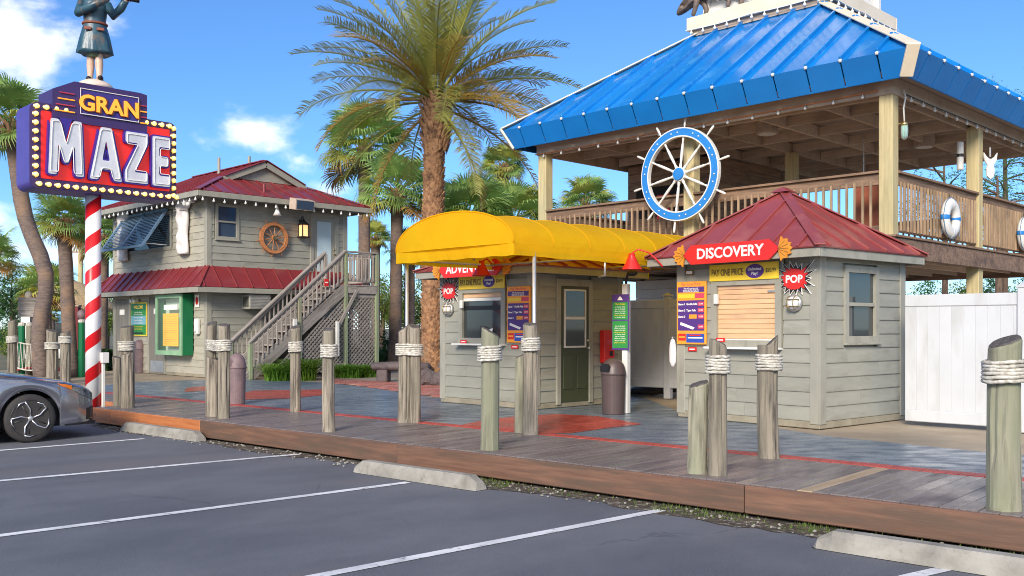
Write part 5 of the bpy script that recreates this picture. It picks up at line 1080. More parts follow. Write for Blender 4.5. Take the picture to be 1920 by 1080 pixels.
g = as_thing(Face(st_, Xb+.05, 0, 90), 'pipe_box', 'white utility pipe box standing against the stair', 'pipe', 1.55, .02, .0); g.box('pipe', M['white'], -.05, .05, 0, .08, .9, 1.55); g.box('pipe', M['white'], 1.3, 1.38, 0, .08, .55, 1.5)
g = as_thing(Face(st_, Xb+.05, 0, 90), 'stair_notice', 'tiny red and white notice on the stair railing', 'notice', 2.55, .03, 2.45); g.box('plate', M['sred'], -.07, .07, 0, .01, 0, .2); g.box('print_block', M['lite'], -.05, .05, .01, .012, .09, .12, .001)
# ---------------------------------------------------------------- sign on the striped pole
SP = Vector((-7.18, 16.46)); t = thing('pole_sign', 'red and purple GRAN MAZE marquee sign with lit bulbs on its striped pole', 'sign', (SP.x, SP.y, 0), 45)
# helical stripes
ms = bpy.data.materials.new('barber_stripes'); ms.use_nodes = True; q_ = ms.node_tree; N = q_.nodes; Lk = q_.links; pb = N['Principled BSDF']; pb.inputs['Roughness'].default_value = .35
tc_ = N.new('ShaderNodeTexCoord'); sp_ = N.new('ShaderNodeSeparateXYZ'); Lk.new(tc_.outputs['Object'], sp_.inputs[0]); at = N.new('ShaderNodeMath'); at.operation = 'ARCTAN2'; Lk.new(sp_.outputs['Y'], at.inputs[0]); Lk.new(sp_.outputs['X'], at.inputs[1])
m1 = N.new('ShaderNodeMath'); m1.operation = 'MULTIPLY_ADD'; Lk.new(at.outputs[0], m1.inputs[0]); m1.inputs[1].default_value = -1/(2*math.pi)
m2 = N.new('ShaderNodeMath'); m2.operation = 'MULTIPLY'; Lk.new(sp_.outputs['Z'], m2.inputs[0]); m2.inputs[1].default_value = 1/.565; Lk.new(m2.outputs[0], m1.inputs[2])
fr_ = N.new('ShaderNodeMath'); fr_.operation = 'FRACT'; Lk.new(m1.outputs[0], fr_.inputs[0]); gt = N.new('ShaderNodeMath'); gt.operation = 'GREATER_THAN'; Lk.new(fr_.outputs[0], gt.inputs[0]); gt.inputs[1].default_value = .585
mc = N.new('ShaderNodeMix'); mc.data_type = 'RGBA'; Lk.new(gt.outputs[0], mc.inputs[0]); mc.inputs[6].default_value = (*S(232, 232, 232), 1); mc.inputs[7].default_value = (*S(214, 30, 36), 1); Lk.new(mc.outputs[2], pb.inputs['Base Color'])
b = MB(); b.tube([(0, 0, 0), (0, 0, 3.9)], .128, 32); b.ob('pole', ms, t, smooth=True); box('conduit', M['white'], t, .10, .15, -.14, -.09, 0, 1.05); box('junction_box', M['white'], t, .08, .2, -.18, -.06, 1.0, 1.18)
T = .62; f_ = Face(t, 0, -T/2, 0); a0, a1, z0, z1 = -1.13, 1.34, 3.86, 5.26
def rr_poly(x0, x1, z0, z1, r_, n_=5):
    P = []
    for cx_, cz_, q0 in ((x1-r_, z0+r_, -90), (x1-r_, z1-r_, 0), (x0+r_, z1-r_, 90), (x0+r_, z0+r_, 180)):
        for i in range(n_+1): q = R(q0+90*i/n_); P.append((cx_+r_*math.cos(q), cz_+r_*math.sin(q)))
    return P
b = MB(); b.prism(rr_poly(a0, a1, z0, z1, .13), -T/2+.02, T/2, 'xz'); b.ob('cabinet', M['signpurple'], t)
b = MB(); b.prism(rr_poly(a0, a1, z0, z1, .13), -T/2, -T/2+.018, 'xz'); b.ob('face_border', M['signdark'], t)
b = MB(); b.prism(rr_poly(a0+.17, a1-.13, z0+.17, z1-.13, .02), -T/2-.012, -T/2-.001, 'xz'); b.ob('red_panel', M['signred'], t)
b = MB(); c0, c1 = -.80, .78; b.prism([(c0, 5.0), (c1, 5.0), (c1, 5.66), (c1-.12, 5.68), (c0+.35, 5.68), (c0, 5.50)], -T/2-.06, T/2-.05, 'xz'); b.ob('crown', M['signdark'], t)
b = MB(); b.prism([(-.36, 5.16), (.62, 5.16), (.62, 5.58), (-.36, 5.58)], -T/2-.075, -T/2-.062, 'xz'); b.ob('crown_panel', mk('crown_blue', S(64, 50, 130), rough=.45), t)
b = MB(); b.tube([(-.36, -T/2-.085, 5.16), (.62, -T/2-.085, 5.16), (.62, -T/2-.085, 5.58), (-.36, -T/2-.085, 5.58)], .009, 6, closed=True); b.ob('neon_frame', M['lite'], t)
for k in range(4): 
    z = 5.16+k*.10
    for x0_, x1_ in ((-.78+k*.03, -.45), (.65, .77)): b = MB(); b.tube([(x0_, -T/2-.075, z), (x1_, -T/2-.075, z)], .010, 6); b.ob('neon_bar', M['pink'] if k % 2 else M['neon'], t)
x_ = f_.text('letters_gran', 'GRAN', .36, M['neon'], .12, .09, 5.34, ext=.012, off=.010, sx=1.02); x_.name = 'neon_lettering'
x_ = f_.text('lettering_back', 'GRAN', .36, mk('gran_back', S(120, 60, 20), rough=.5), .135, .078, 5.335, ext=.02, off=.022, sx=1.02)
LET = {'M': ([(0, 0), (.24, 0), (.27, .55), (.42, .22), (.54, .22), (.69, .55), (.72, 0), (.96, 0), (.90, 1), (.66, 1), (.48, .56), (.30, 1), (.06, 1)], []),
       'A': ([(0, 0), (.23, 0), (.285, .20), (.555, .20), (.61, 0), (.84, 0), (.57, 1), (.27, 1)], [(.33, .38), (.51, .38), (.42, .74)]),
       'Z': ([(0, 0), (.80, 0), (.80, .22), (.34, .22), (.80, .80), (.80, 1), (.03, 1), (.03, .78), (.45, .78), (0, .22)], []),
       'E': ([(0, 0), (.66, 0), (.66, .22), (.25, .22), (.25, .40), (.58, .40), (.58, .60), (.25, .60), (.25, .78), (.66, .78), (.66, 1), (0, 1)], [])}
def letter(ch, ax, sc_x, sc_z, zb):
    P, hole = LET[ch]; d = .085
    def rnd_poly(P, r_):                  # round the corners a little
        o = []
        for i in range(len(P)):
            p, q, s = Vector(P[i-1]), Vector(P[i]), Vector(P[(i+1) % len(P)]); l = min(r_, (p-q).length*.35, (s-q).length*.35); u, v = q+(p-q).normalized()*l, q+(s-q).normalized()*l
            o += [tuple(u), tuple((u+v+2*q)/4), tuple(v)]
        return o
    def mesh_of(P, hole, y0, y1, grow):
        bm = bmesh.new()
        def loop(Q, gr):
            Q = [Vector((x*sc_x, z*sc_z)) for x, z in Q]; n_ = len(Q); ar = sum(Q[i-1].x*Q[i].y-Q[i].x*Q[i-1].y for i in range(n_)); sg = 1 if ar > 0 else -1; o = []
            for i in range(n_):
                e1 = (Q[i]-Q[i-1]).normalized(); e2 = (Q[(i+1) % n_]-Q[i]).normalized(); nn = (Vector((e1.y, -e1.x))+Vector((e2.y, -e2.x)))*sg
                nn = nn.normalized() if nn.length > .2 else Vector((e1.y, -e1.x))*sg; o.append(Q[i]+nn*gr)
            vs = [bm.verts.new((v.x, y0, v.y)) for v in o]
            for i in range(n_): bm.edges.new((vs[i-1], vs[i]))
        loop(rnd_poly(P, .05), grow)
        if hole: loop(rnd_poly(hole, .03), -grow)
        bmesh.ops.triangle_fill(bm, use_beauty=True, use_dissolve=False, edges=bm.edges[:])
        ext = bmesh.ops.extrude_face_region(bm, geom=bm.faces[:]); bmesh.ops.translate(bm, vec=(0, y1-y0, 0), verts=[v for v in ext['geom'] if isinstance(v, bmesh.types.BMVert)])
        bmesh.ops.recalc_face_normals(bm, faces=bm.faces[:]); m = bpy.data.meshes.new('letter'); bm.to_mesh(m); bm.free(); return m
    r_ = f_.put('channel_letter', mesh_of(P, hole, -d, -.013, .022), M['signdark2'], ax, 0, zb)
    f_.put('letter_face', mesh_of(P, hole, -d-.012, -d-.001, -.006), M['letter'], ax, 0, zb, r_)
    Q = [(x*sc_x, -d-.022, z*sc_z) for x, z in rnd_poly([((x-.42)*.86+.42, (z-.5)*.9+.5) for x, z in P], .05)]
    b = MB(); b.tube(Q, .007, 6, closed=True); f_.put('neon_tube', b.mesh('neon_tube'), M['lite'], ax, 0, zb, r_)
M['signdark2'] = mk('return_purple', S(58, 40, 140), rough=.4)
letter('M', -.88, .60, .92, 4.10); letter('A', -.22, .66, .90, 4.09); letter('Z', .37, .52, .88, 4.10); letter('E', .86, .50, .88, 4.09)
b = MB(); b.lathe([(.024, 0), (.026, .015), (.037, .025), (.039, .05), (.026, .072), (.005, .078)], 12, ax='y'); d = _slot(b.mesh('bulb', True), M['bulb_on'])
bl = [(a0+.085, z0+.22+i*.14) for i in range(8)]+[(a0+.14+i*.145, z0+.075) for i in range(17)]+[(a1-.06, z0+.10+i*.133) for i in range(10)]+[(a0+.10+i*.15, z1-.075) for i in range(4)]+[(a1-.14-i*.14, z1-.07) for i in range(4)]
for a, z in bl: f_.put('bulb', d, None, a, 0, z)
b = MB(); b.lathe([(.035, 0), (.052, .004), (.05, .012)], 12, ax='y'); d = _slot(b.mesh('socket', True), M['brass'])
for a, z in bl: f_.put('socket', d, None, a, -.001, z)
# ---------------------------------------------------------------- statue on the sign
t = thing('statue', 'painted statue of a figure in a long teal coat standing on the sign', 'statue', (SP.x+.02, SP.y+.02, 5.68), 20)
b = MB(); b.lathe([(.30, 0), (.31, .05), (.24, .12), (.16, .16), (.02, .17)], 20); b.ob('base', mk('base_plaster', S(226, 206, 190), S(206, 186, 170), .8, sc_=(6, 6, 6), bump=.5), t, smooth=True)
for s in (-1, 1):
    b = MB(); x = .075*s; y0 = -.06 if s > 0 else .05
    b.tube([(x, y0, .17), (x, y0, .25), (x*.95, y0*.9, .42), (x*.95, y0*.7, .60), (x*.9, 0, .78)], [.050, .048, .066, .062, .085], 12); b.ob('stocking', M['skin'], t, smooth=True)
    b = MB(); b.ball((x+.02*s, y0-.06, .185), .06, 12, 7, (.8, 1.9, .75)); b.box(x-.04+.01*s, x+.05+.01*s, y0+.0, y0+.06, .135, .18); b.ob('shoe', M['black'], t, smooth=True)
V = []; nz_, na = 22, 36
prof = [(.285, .62), (.28, .66), (.265, .75), (.25, .85), (.225, .97), (.195, 1.08), (.175, 1.16), (.185, 1.24), (.20, 1.34), (.205, 1.44), (.19, 1.52), (.12, 1.58), (.07, 1.61)]
for i, (r_, z) in enumerate(prof):
    k = max(0, 1-(z-.62)/.5)
    for j in range(na):
        q = 2*math.pi*j/na; f = 1+k*(.07*math.sin(7*q)+.04*math.sin(11*q+1)); V.append((r_*f*math.cos(q)*1.0, r_*f*math.sin(q)*.80, z+.012*k*math.sin(5*q)))
b = MB(); b.add(V, [(i*na+j, i*na+(j+1) % na, (i+1)*na+(j+1) % na, (i+1)*na+j) for i in range(len(prof)-1) for j in range(na)]+[tuple(range(na-1, -1, -1)), tuple((len(prof)-1)*na+j for j in range(na))]); b.ob('coat', M['statue_c'], t, smooth=True)
mb_ = mk('coat_trim', S(150, 84, 60), S(120, 64, 50), .5, sc_=(9, 9, 9))
b = MB(); b.tube([(.19*math.cos(i*2*math.pi/30), .155*math.sin(i*2*math.pi/30), 1.13) for i in range(30)], .022, 8, closed=True); b.ob('belt', mb_, t, smooth=True)
for s in (-1, 1): box('pocket_flap', mb_, t, .10*s-.06, .10*s+.06, -.205, -.175, .98, 1.03)
b = MB(); b.lathe([(.11, .70), (.13, .62), (.12, .56), (.10, .555)], 14); b.ob('breeches', mk('breeches', S(96, 110, 84), rough=.6), t, smooth=True)
for s, P in ((1, [(.19, 0, 1.48), (.30, -.05, 1.30), (.42, -.16, 1.40), (.50, -.26, 1.52)]), (-1, [(-.19, 0, 1.48), (-.25, -.10, 1.28), (-.02, -.28, 1.36), (.22, -.33, 1.50)])):
    b = MB(); b.tube(P, [.085, .078, .068, .058], 12); b.ob('sleeve', M['statue_c'], t, smooth=True)
    b = MB(); e_ = Vector(P[-1]); b.ball(e_, .05, 10, 7, (1, 1, .9))
    for k in range(4): b.tube([e_+Vector((.0, 0, .0)), e_+Vector((.05, -.03+.018*k, .02+.01*k)), e_+Vector((.07, -.035+.02*k, -.015))], .012, 6)
    b.tube([e_, e_+Vector((.02, .05, .03)), e_+Vector((.05, .04, .04))], .013, 6); b.ob('hand', M['skin'], t, smooth=True)
b = MB(); b.tube([(.12, -.30, 1.58), (.46, -.30, 1.54), (.47, -.30, 1.54), (.72, -.30, 1.52)], [.022, .024, .030, .034], 12); b.ob('spyglass', M['black'], t, smooth=True)
b = MB(); b.lathe([(.055, 1.58), (.06, 1.64), (.085, 1.67), (.10, 1.74), (.105, 1.80), (.09, 1.87), (.05, 1.91), (.01, 1.92)], 18, sy=1.15)
b.ball((0, -.125, 1.755), .022, 8, 5, (.8, 1.2, 1.4)); b.ball((.105, 0, 1.75), .025, 8, 5, (.5, 1, 1.4)); b.ball((-.105, 0, 1.75), .025, 8, 5, (.5, 1, 1.4)); b.ob('head', M['skin'], t, smooth=True)
for s in (-1, 1): b = MB(); b.ball((.04*s, -.112, 1.785), .014, 8, 5); b.ob('eye', M['black'], t)
box('mouth', mk('lips', S(170, 90, 80), rough=.5), t, -.03, .03, -.118, -.105, 1.69, 1.70); b = MB(); b.lathe([(.30, 1.83), (.31, 1.85), (.14, 1.87), (.125, 1.98), (.10, 2.03), (.01, 2.04)], 3); b.ob('hat', M['black'], t)
# ---------------------------------------------------------------- bronze cat on the roof deck
t = thing('panther_statue', 'dark prowling cat statue on the left corner of the pavilion roof deck', 'statue', pw(cx-hq+.2, cy-hq+.14, zp+.30), -45)
def skin(name, P, E, Rr, m, par):
    me_ = bpy.data.meshes.new(name); me_.from_pydata(P, E, []); o = ob(name, me_, m, par); me_.skin_vertices or me_.update()
    md = o.modifiers.new('skin', 'SKIN'); md.use_smooth_shade = True
    if not me_.skin_vertices:
        bm = bmesh.new(); bm.from_mesh(me_); bm.verts.layers.skin.verify(); bm.to_mesh(me_); bm.free()
    for i, r_ in enumerate(Rr): me_.skin_vertices[0].data[i].radius = (r_, r_) if not hasattr(r_, '__len__') else r_
    me_.skin_vertices[0].data[0].use_root = True
    o.modifiers.new('sub', 'SUBSURF').levels = 2; o.modifiers['sub'].render_levels = 2; return o
P = [(.75, 0, .50), (.45, 0, .46), (.15, 0, .50), (-.10, 0, .50), (-.30, 0, .36), (-.44, 0, .24), (-.56, 0, .17),
     (.05, -.10, .34), (.0, -.11, .16), (-.06, -.11, .02), (.08, .10, .34), (.16, .11, .16), (.10, .11, .02),
     (.82, -.10, .36), (.70, -.11, .26), (.86, -.11, .14), (.80, -.11, .02), (.84, .10, .36), (.96, .11, .26), (1.02, .11, .14), (.96, .11, .02),
     (.98, 0, .44), (1.2, 0, .22), (1.42, .02, .16), (1.55, .03, .28), (-.36, -.07, .34), (-.36, .07, .34)]
E_ = [(0, 1), (1, 2), (2, 3), (3, 4), (4, 5), (5, 6), (3, 7), (7, 8), (8, 9), (3, 10), (10, 11), (11, 12), (0, 13), (13, 14), (14, 15), (15, 16), (0, 17), (17, 18), (18, 19), (19, 20), (0, 21), (21, 22), (22, 23), (23, 24), (5, 25), (5, 26)]
skin('body', [(x, y, z) for x, y, z in P], E_, [.15, .14, .16, .14, .12, .11, .06, .075, .055, .05, .075, .055, .05, .09, .06, .05, .05, .09, .06, .05, .05, .05, .035, .03, .025, .02, .02], M['panther'], t)
# ---------------------------------------------------------------- grey car
t = thing('parked_car', 'grey sedan parked nose-in beside the striped pole', 'car', (0, 0, 0), 0)
fwx = G(57, 830, 0); dirx = Vector((.75, .66)).normalized(); rgt = Vector((dirx.y, -dirx.x))
# local frame: +x to the nose, -y to the car's right side (seen from the camera)
XW, HWD, RW = .96, .80, .338              # nose to front axle, half track, wheel radius
o_ = Vector(fwx)-rgt*(HWD+.09)+dirx*XW; t.location = (o_.x, o_.y, 0); t.rotation_euler = (0, 0, math.atan2(dirx.y, dirx.x))
def lerp_t(T, x):
    for (a, u), (c, v) in zip(T, T[1:]):
        if x <= c: k = (x-a)/(c-a); k = k*k*(3-2*k)*.35+k*.65; return u+(v-u)*k
    return T[-1][1]
Wd = [(0, .50), (.04, .62), (.12, .74), (.28, .835), (.55, .89), (1.0, .915), (2.4, .925), (3.9, .915), (4.5, .86), (4.8, .76), (4.9, .62)]
Zb = [(0, .60), (.06, .655), (.2, .72), (.5, .80), (1.0, .88), (1.6, .93), (2.6, .95), (3.8, .99), (4.5, 1.0), (4.85, .93), (4.9, .85)]
Zt_ = [(0, .63), (.06, .70), (.2, .775), (.5, .86), (1.0, .945), (1.45, 1.0), (2.6, 1.02), (3.8, 1.06), (4.3, 1.07), (4.85, .99), (4.9, .88)]
AX = (XW, XW+2.82)
def zlow(x):
    z = .20 if .12 < x < 4.75 else .24
    for a in AX:
        d = abs(x-a)
        if d < .395: z = max(z, RW+math.sqrt(.395**2-d*d)-.0)
    return z
def surf(x, s):                           # s 0 at the sill, 3 at the shoulder, 6 on the centre line
    w_, zb, zt2, zl_ = lerp_t(Wd, x), lerp_t(Zb, x), lerp_t(Zt_, x), zlow(x); h = zb-zl_
    K = [(w_*.965, zl_), (w_*.995, zl_+h*.30), (w_*1.0, zl_+h*.62), (w_*.965, zb), (w_*.86, zb+(zt2-zb)*.62), (w_*.5, zt2-.006), (0, zt2)]
    i = min(int(s), 5); u = s-i; return K[i][0]+(K[i+1][0]-K[i][0])*u, K[i][1]+(K[i+1][1]-K[i][1])*u
xs = sorted(set([0, .015, .04, .08, .12, .16, .2, .26, .32, .4, .48]+[a+.395*math.sin(R(q)) for a in AX for q in range(-90, 91, 6)]+[a+s_ for a in AX for s_ in (-.401, .401)]+[1.45+.15*i for i in range(14)]+[4.2, 4.35, 4.5, 4.6, 4.7, 4.78, 4.85, 4.9]))
ss = [0, .5, 1, 1.5, 2, 2.5, 2.8, 3, 3.3, 3.7, 4, 4.5, 5, 5.5, 6]; V = []
for x in xs:
    for s in ss: y, z = surf(x, s); V.append((-x, -y, z))
    for s in reversed(ss[:-1]): y, z = surf(x, s); V.append((-x, y, z))
nn = 2*len(ss)-1; b = MB(); b.add(V, [(i*nn+k, i*nn+k+1, (i+1)*nn+k+1, (i+1)*nn+k) for i in range(len(xs)-1) for k in range(nn-1)]+[tuple(range(nn-1, -1, -1)), tuple((len(xs)-1)*nn+k for k in range(nn))])
cp = mk('car_paint', S(146, 148, 156), S(140, 142, 150), .18, .75, sc_=(1, 1, 1), coat=.8)
b.ob('body', cp, t, smooth=True)
def patch(nm, m, x0, x1, s0, s1, out_, side=-1, n_=14, shape=None):
    V = []; k_ = 7
    for i in range(n_+1):
        x = x0+(x1-x0)*i/n_; a_, c_ = (s0, s1) if shape is None else shape(i/n_)
        for j in range(k_+1): y, z = surf(x, a_+(c_-a_)*j/k_); V.append((-x+out_*.5, side*(y+out_), z+out_*.3))
    b = MB(); b.add(V, [(i*(k_+1)+j, i*(k_+1)+j+1, (i+1)*(k_+1)+j+1, (i+1)*(k_+1)+j) for i in range(n_) for j in range(k_)]); return b.ob(nm, m, t, smooth=True)
lens = mk('headlight_lens', (.30, .33, .36), (.05, .05, .06), .06, .3, sc_=(14, 14, 20), spec=1)
amb = mk('amber_lens', S(236, 130, 40), S(210, 96, 24), .12, sc_=(20, 20, 20))
for sd_ in (-1, 1):
    patch('headlight', lens, .05, .40, 2.35, 2.95, .006, sd_, shape=lambda u: (2.25+.45*u, 2.93+.05*u)); patch('turn_signal', amb, .40, .60, 2.7, 2.98, .007, sd_, shape=lambda u: (2.70+.2*u, 2.975))
    patch('air_intake', M['black'], .03, .17, .8, 1.8, .005, sd_, shape=lambda u: (.35+.1*u, 1.75-.25*u)); patch('lower_lip', M['black'], .02, .50, 0, .1, .012, sd_, shape=lambda u: (0, .22-.12*u)); patch('hood_seam', M['black'], .30, 1.45, 3.0, 3.05, .003, sd_, shape=lambda u: (3.16+.3*u, 3.22+.3*u)); patch('sill', M['black'], 1.40, 3.30, 0, .25, .008, sd_)
b = MB(); b.box(-.6, .02, -.55, .55, .18, .23); b.ob('splitter', M['black'], t)
b = MB(); b.prism([(-.42, .36), (.42, .36), (.34, .60), (-.34, .60)], -.012, .02, 'yz'); b.ob('grille', M['black'], t)
b = MB(); b.box(-4.6, -.3, -.70, .70, .22, .60); b.ob('underbody', M['black'], t)
# cabin
cab = [(1.35, .99, .60, .99), (1.9, .98, .70, 1.28), (2.35, .98, .66, 1.43), (2.9, .99, .66, 1.46), (3.5, 1.02, .64, 1.40), (4.15, 1.05, .58, 1.12), (4.3, 1.06, .55, 1.07)]
V = []
for x, zb, wt, zt2 in cab:
    wb_ = lerp_t(Wd, x)*.90
    for s in (-1, 1): pass
    V += [(-x, -wb_, zb-.04), (-x, -wb_*.5-wt*.5, (zb+zt2)/2), (-x, -wt, zt2-.03), (-x, -wt*.5, zt2), (-x, wt*.5, zt2), (-x, wt, zt2-.03), (-x, wb_*.5+wt*.5, (zb+zt2)/2), (-x, wb_, zb-.04)]
b = MB(); b.add(V, [(i*8+k, i*8+k+1, (i+1)*8+k+1, (i+1)*8+k) for i in range(6) for k in range(7)]); b.ob('windows', M['glass'], t, smooth=True)
V = []
for x, zb, wt, zt2 in cab[1:6]: V += [(-x, -wt*1.01, zt2-.02), (-x, -wt*.5, zt2+.012), (-x, wt*.5, zt2+.012), (-x, wt*1.01, zt2-.02)]
b = MB(); b.add(V, [(i*4+k, i*4+k+1, (i+1)*4+k+1, (i+1)*4+k) for i in range(1, 3) for k in range(3)]); b.ob('roof', cp, t, smooth=True)
rub = mk('rubber', (.030, .028, .028), (.045, .042, .040), .8, sc_=(9, 9, 9)); alu = mk('rim_bright', (.75, .75, .76), rough=.25, metal=.9); rdk = mk('rim_dark', (.02, .02, .022), rough=.35)
for a in AX:
    for sg in (-1, 1):
        wh = ob('wheel', (lambda b: (b.lathe([(.25, -.10), (.315, -.105), (.335, -.08), (RW, -.04), (RW, .04), (.335, .08), (.315, .105), (.25, .10)], 44, ax='y'), b.mesh('wheel', True))[1])(MB()), rub, t, (-a, sg*HWD, RW)) 
        b = MB(); b.lathe([(.258, .085), (.262, .10), (.252, .104), (.24, .05), (.2, .03), (.02, .03)], 40, ax='y'); r_ = ob('rim', b.mesh('rim', True), rdk, wh, (0, 0, 0), (0, 0, math.pi if sg > 0 else 0))
        for k in range(5):
            q = 2*math.pi*k/5+.35; b = MB(); pt = lambda r_, an: (r_*math.cos(q+an), -.108 if r_ > .1 else -.10, r_*math.sin(q+an))
            b.tube([pt(.035, 0), pt(.13, .02), pt(.20, .20), pt(.248, .26)], [.013, .011, .012, .012], 6); b.tube([pt(.248, .26), pt(.252, .55), pt(.236, .84)], [.012, .010, .005], 6); ob('spoke', b.mesh('spoke', True), alu, wh, (0, 0, 0), (0, 0, math.pi if sg > 0 else 0))
            b = MB(); b.tube([pt(.03, .62), pt(.215, .50)], .011, 6); ob('inner_spoke', b.mesh('inner_spoke', True), rdk, wh, (0, .012 if sg < 0 else -.012, 0), (0, 0, math.pi if sg > 0 else 0))
        b = MB(); b.lathe([(.034, .09), (.034, .112), (.02, .116)], 14, ax='y'); ob('hub_cap', b.mesh('hub_cap', True), M['steel'], wh, (0, 0, 0), (0, 0, math.pi if sg > 0 else 0))
# ---------------------------------------------------------------- bollards with rope
def bollard(x, y, z0, h, r_, slant, sd, m, label, rope=None, others=(), cat='bollard'):
    t = thing('bollard', label, cat, (x, y, z0), 0, 'timber bollards along the boardwalk'); q0 = random.Random(sd); n_ = 26; V = []; zs = [0, .03, .08, .2, .35, .5, .65, .8, .92, .985, 1.0]; la = R(q0.uniform(0, 360)); lx, ly = q0.uniform(-.012, .012), q0.uniform(-.008, .008)
    amp = [q0.uniform(-.022, .022) for _ in range(n_)]; ck = [(q0.randrange(n_), q0.uniform(.0, .5), q0.uniform(.5, 1.0), q0.uniform(.80, .9)) for _ in range(5)]; bow = (q0.uniform(-.014, .014), q0.uniform(-.014, .014)); tap = q0.uniform(.93, .99); oval = q0.uniform(-.04, .04)
    sdx, sdy = math.cos(slant[0]), math.sin(slant[0])
    for i, u in enumerate(zs):
        for k in range(n_):
            q = 2*math.pi*k/n_; rr = r_*(1+amp[k]+.014*math.sin(3*q+i*1.7+sd)+oval*math.cos(2*q)+q0.uniform(-.006, .006))*(1.05-.05*min(1, u*12))*(1+(tap-1)*u)*(.965 if u == 1 else 1)
            for kc, u0_, u1_, dp in ck:
                if k == kc and u0_ <= u <= u1_+.02: rr *= dp
            cx_, cy_ = rr*math.cos(q), rr*math.sin(q); z = h*u
            if u > .97: z = h*(1-(1-u)*1.2)+slant[1]*(cx_*sdx+cy_*sdy)/r_-abs(slant[1])+q0.uniform(-.004, .004)
            V.append((cx_+lx*u+bow[0]*math.sin(math.pi*u), cy_+ly*u+bow[1]*math.sin(math.pi*u), z))
    b = MB(); b.add(V, [(i*n_+k, i*n_+(k+1) % n_, (i+1)*n_+(k+1) % n_, (i+1)*n_+k) for i in range(len(zs)-1) for k in range(n_)]+[tuple(range(n_-1, -1, -1))]); b.ob('post', m, t)
    tp = [Vector(v) for v in V[-n_:]]; c = sum(tp, Vector())/n_; b = MB(); b.add([c+(p-c)*1.0 for p in tp]+[c+(p-c)*.93+Vector((0, 0, .010)) for p in tp], [(k, (k+1) % n_, (k+1) % n_+n_, k+n_) for k in range(n_)]+[tuple(n_+k for k in range(n_))]); b.ob('end_grain', M['bolltop'], t)
    if rope:
        zr0, turns = rope; cs = [(0, 0, r_)]+[(ox-x, oy-y, rr) for ox, oy, rr in others]; rp = .0142
        H = []
        for k in range(96):
            q = 2*math.pi*k/96; d = Vector((math.cos(q), math.sin(q))); s = max(cs, key=lambda c_: c_[0]*d.x+c_[1]*d.y+c_[2]); H.append(Vector((s[0]+d.x*(s[2]*1.03+rp), s[1]+d.y*(s[2]*1.03+rp))))
        L = []; per = 0
        pts = []
        for i in range(len(H)):
            p, q = H[i], H[(i+1) % len(H)]; k_ = max(1, int((q-p).length/.012))
            pts += [p.lerp(q, j/k_) for j in range(k_)]
        tl_ = q0.uniform(-.008, .008)
        for k in range(turns):
            rw_ = 1+q0.uniform(-.004, .022); b = MB(); b.tube([(p.x*rw_, p.y*rw_, zr0+k*rp*1.93+tl_*p.x*6+.0035*math.sin(i*.09+k*1.3)+.002*math.sin(i*.31+k)) for i, p in enumerate(pts)], rp, 8, closed=True, lobe=.16, twist=85); b.ob('rope_turn', M['rope'], t, smooth=True)
    return t
def bp(px, py, h=.28): return G(px, py, h)
def zat(py, d): return CH+(HZ-py)/F*d
def boll(px, py, top, wpx, slant, sd, m, label, rope=None, base=.28, turns=6, others=()):
    x, y = G(px, py, base); d = y+wpx/2/F*y; x = (px-960)/F*d; r_ = wpx/2/F*d*.97
    z0 = base-.02 if base > .1 else 0; h = zat(top, d)-z0
    ro = (zat(rope, d)-z0-.02, turns) if rope else None
    bollard(x, d, z0, h, r_, slant, sd, m, label, ro, others); return x, d, r_
BW, BG = M['boll'], M['boll_g']
boll(1883, 960, 628, 64, (R(10), .05), 1, BG, 'nearest and thickest bollard, rope-wrapped, at the right edge', 708, turns=6)
boll(1308, 890, 714, 38, (R(20), .03), 2, BG, 'short greenish bollard without rope beside a tall one in front of the shutter')
boll(1346, 893, 636, 35, (R(200), .04), 3, BW, 'tall rope-wrapped bollard touching a short greenish one', 693)
boll(1442, 861, 628, 40, (R(-10), .10), 4, BW, 'rope-wrapped bollard with a steeply cut top before the discovery booth corner', 688)
boll(918, 845, 612, 37, (R(175), .06), 5, BG, 'rope-wrapped pale bollard standing before the open ticket window', 671)
boll(974, 812, 664, 19, (R(0), .03), 6, BG, 'thin short bollard without rope left of the awning pole')
boll(995, 816, 605, 28, (R(90), .02), 7, BW, 'rope-wrapped bollard in front of the right awning pole', 653)
a = bp(778, 793); x2, d2, r2 = (778-960)/F*(a[1]+.08), a[1]+.08, 23/2/F*a[1]
boll(757, 793, 607, 24, (R(10), .06), 8, BW, 'left bollard of the roped pair beside the left awning pole', 662, others=[(x2, d2, r2)])
boll(778, 793, 608, 23, (R(120), .03), 9, BW, 'right bollard of the roped pair beside the left awning pole, with a knot hole')
boll(617, 810, 615, 25, (R(90), .02), 10, BW, 'single rope-wrapped bollard in front of the lattice', 665)
boll(554, 772, 610, 21, (R(60), .03), 11, BW, 'single rope-wrapped bollard in front of the stair', 656)
boll(400, 817, 668, 27, (R(170), .03), 12, BW, 'short bare bollard at the end of the orange board, standing on the asphalt', base=0)
a = bp(398, 781); x2, d2, r2 = (396-960)/F*a[1], a[1]+.1, 21/2/F*a[1]
boll(420, 785, 607, 23, (R(100), .02), 13, BW, 'right rope-wrapped bollard of the trio before the faded bin', 654, others=[(x2, d2, r2)])
boll(396, 781, 603, 21, (R(60), .03), 14, BW, 'left tall bollard of the trio before the faded bin')
boll(220, 791, 668, 16, (R(170), .02), 15, BW, 'short thin bollard standing on the asphalt right of the striped pole', base=0)
boll(240, 766, 660, 24, (R(20), .03), 16, BW, 'mid-height bare bollard right of the striped pole')
boll(237, 758, 611, 25, (R(60), .02), 17, BW, 'tall rope-wrapped bollard right of the striped pole', 654)
boll(98, 720, 617, 22, (R(160), .04), 18, BW, 'rope-wrapped bollard behind the car bonnet at the rope bridge', 652)
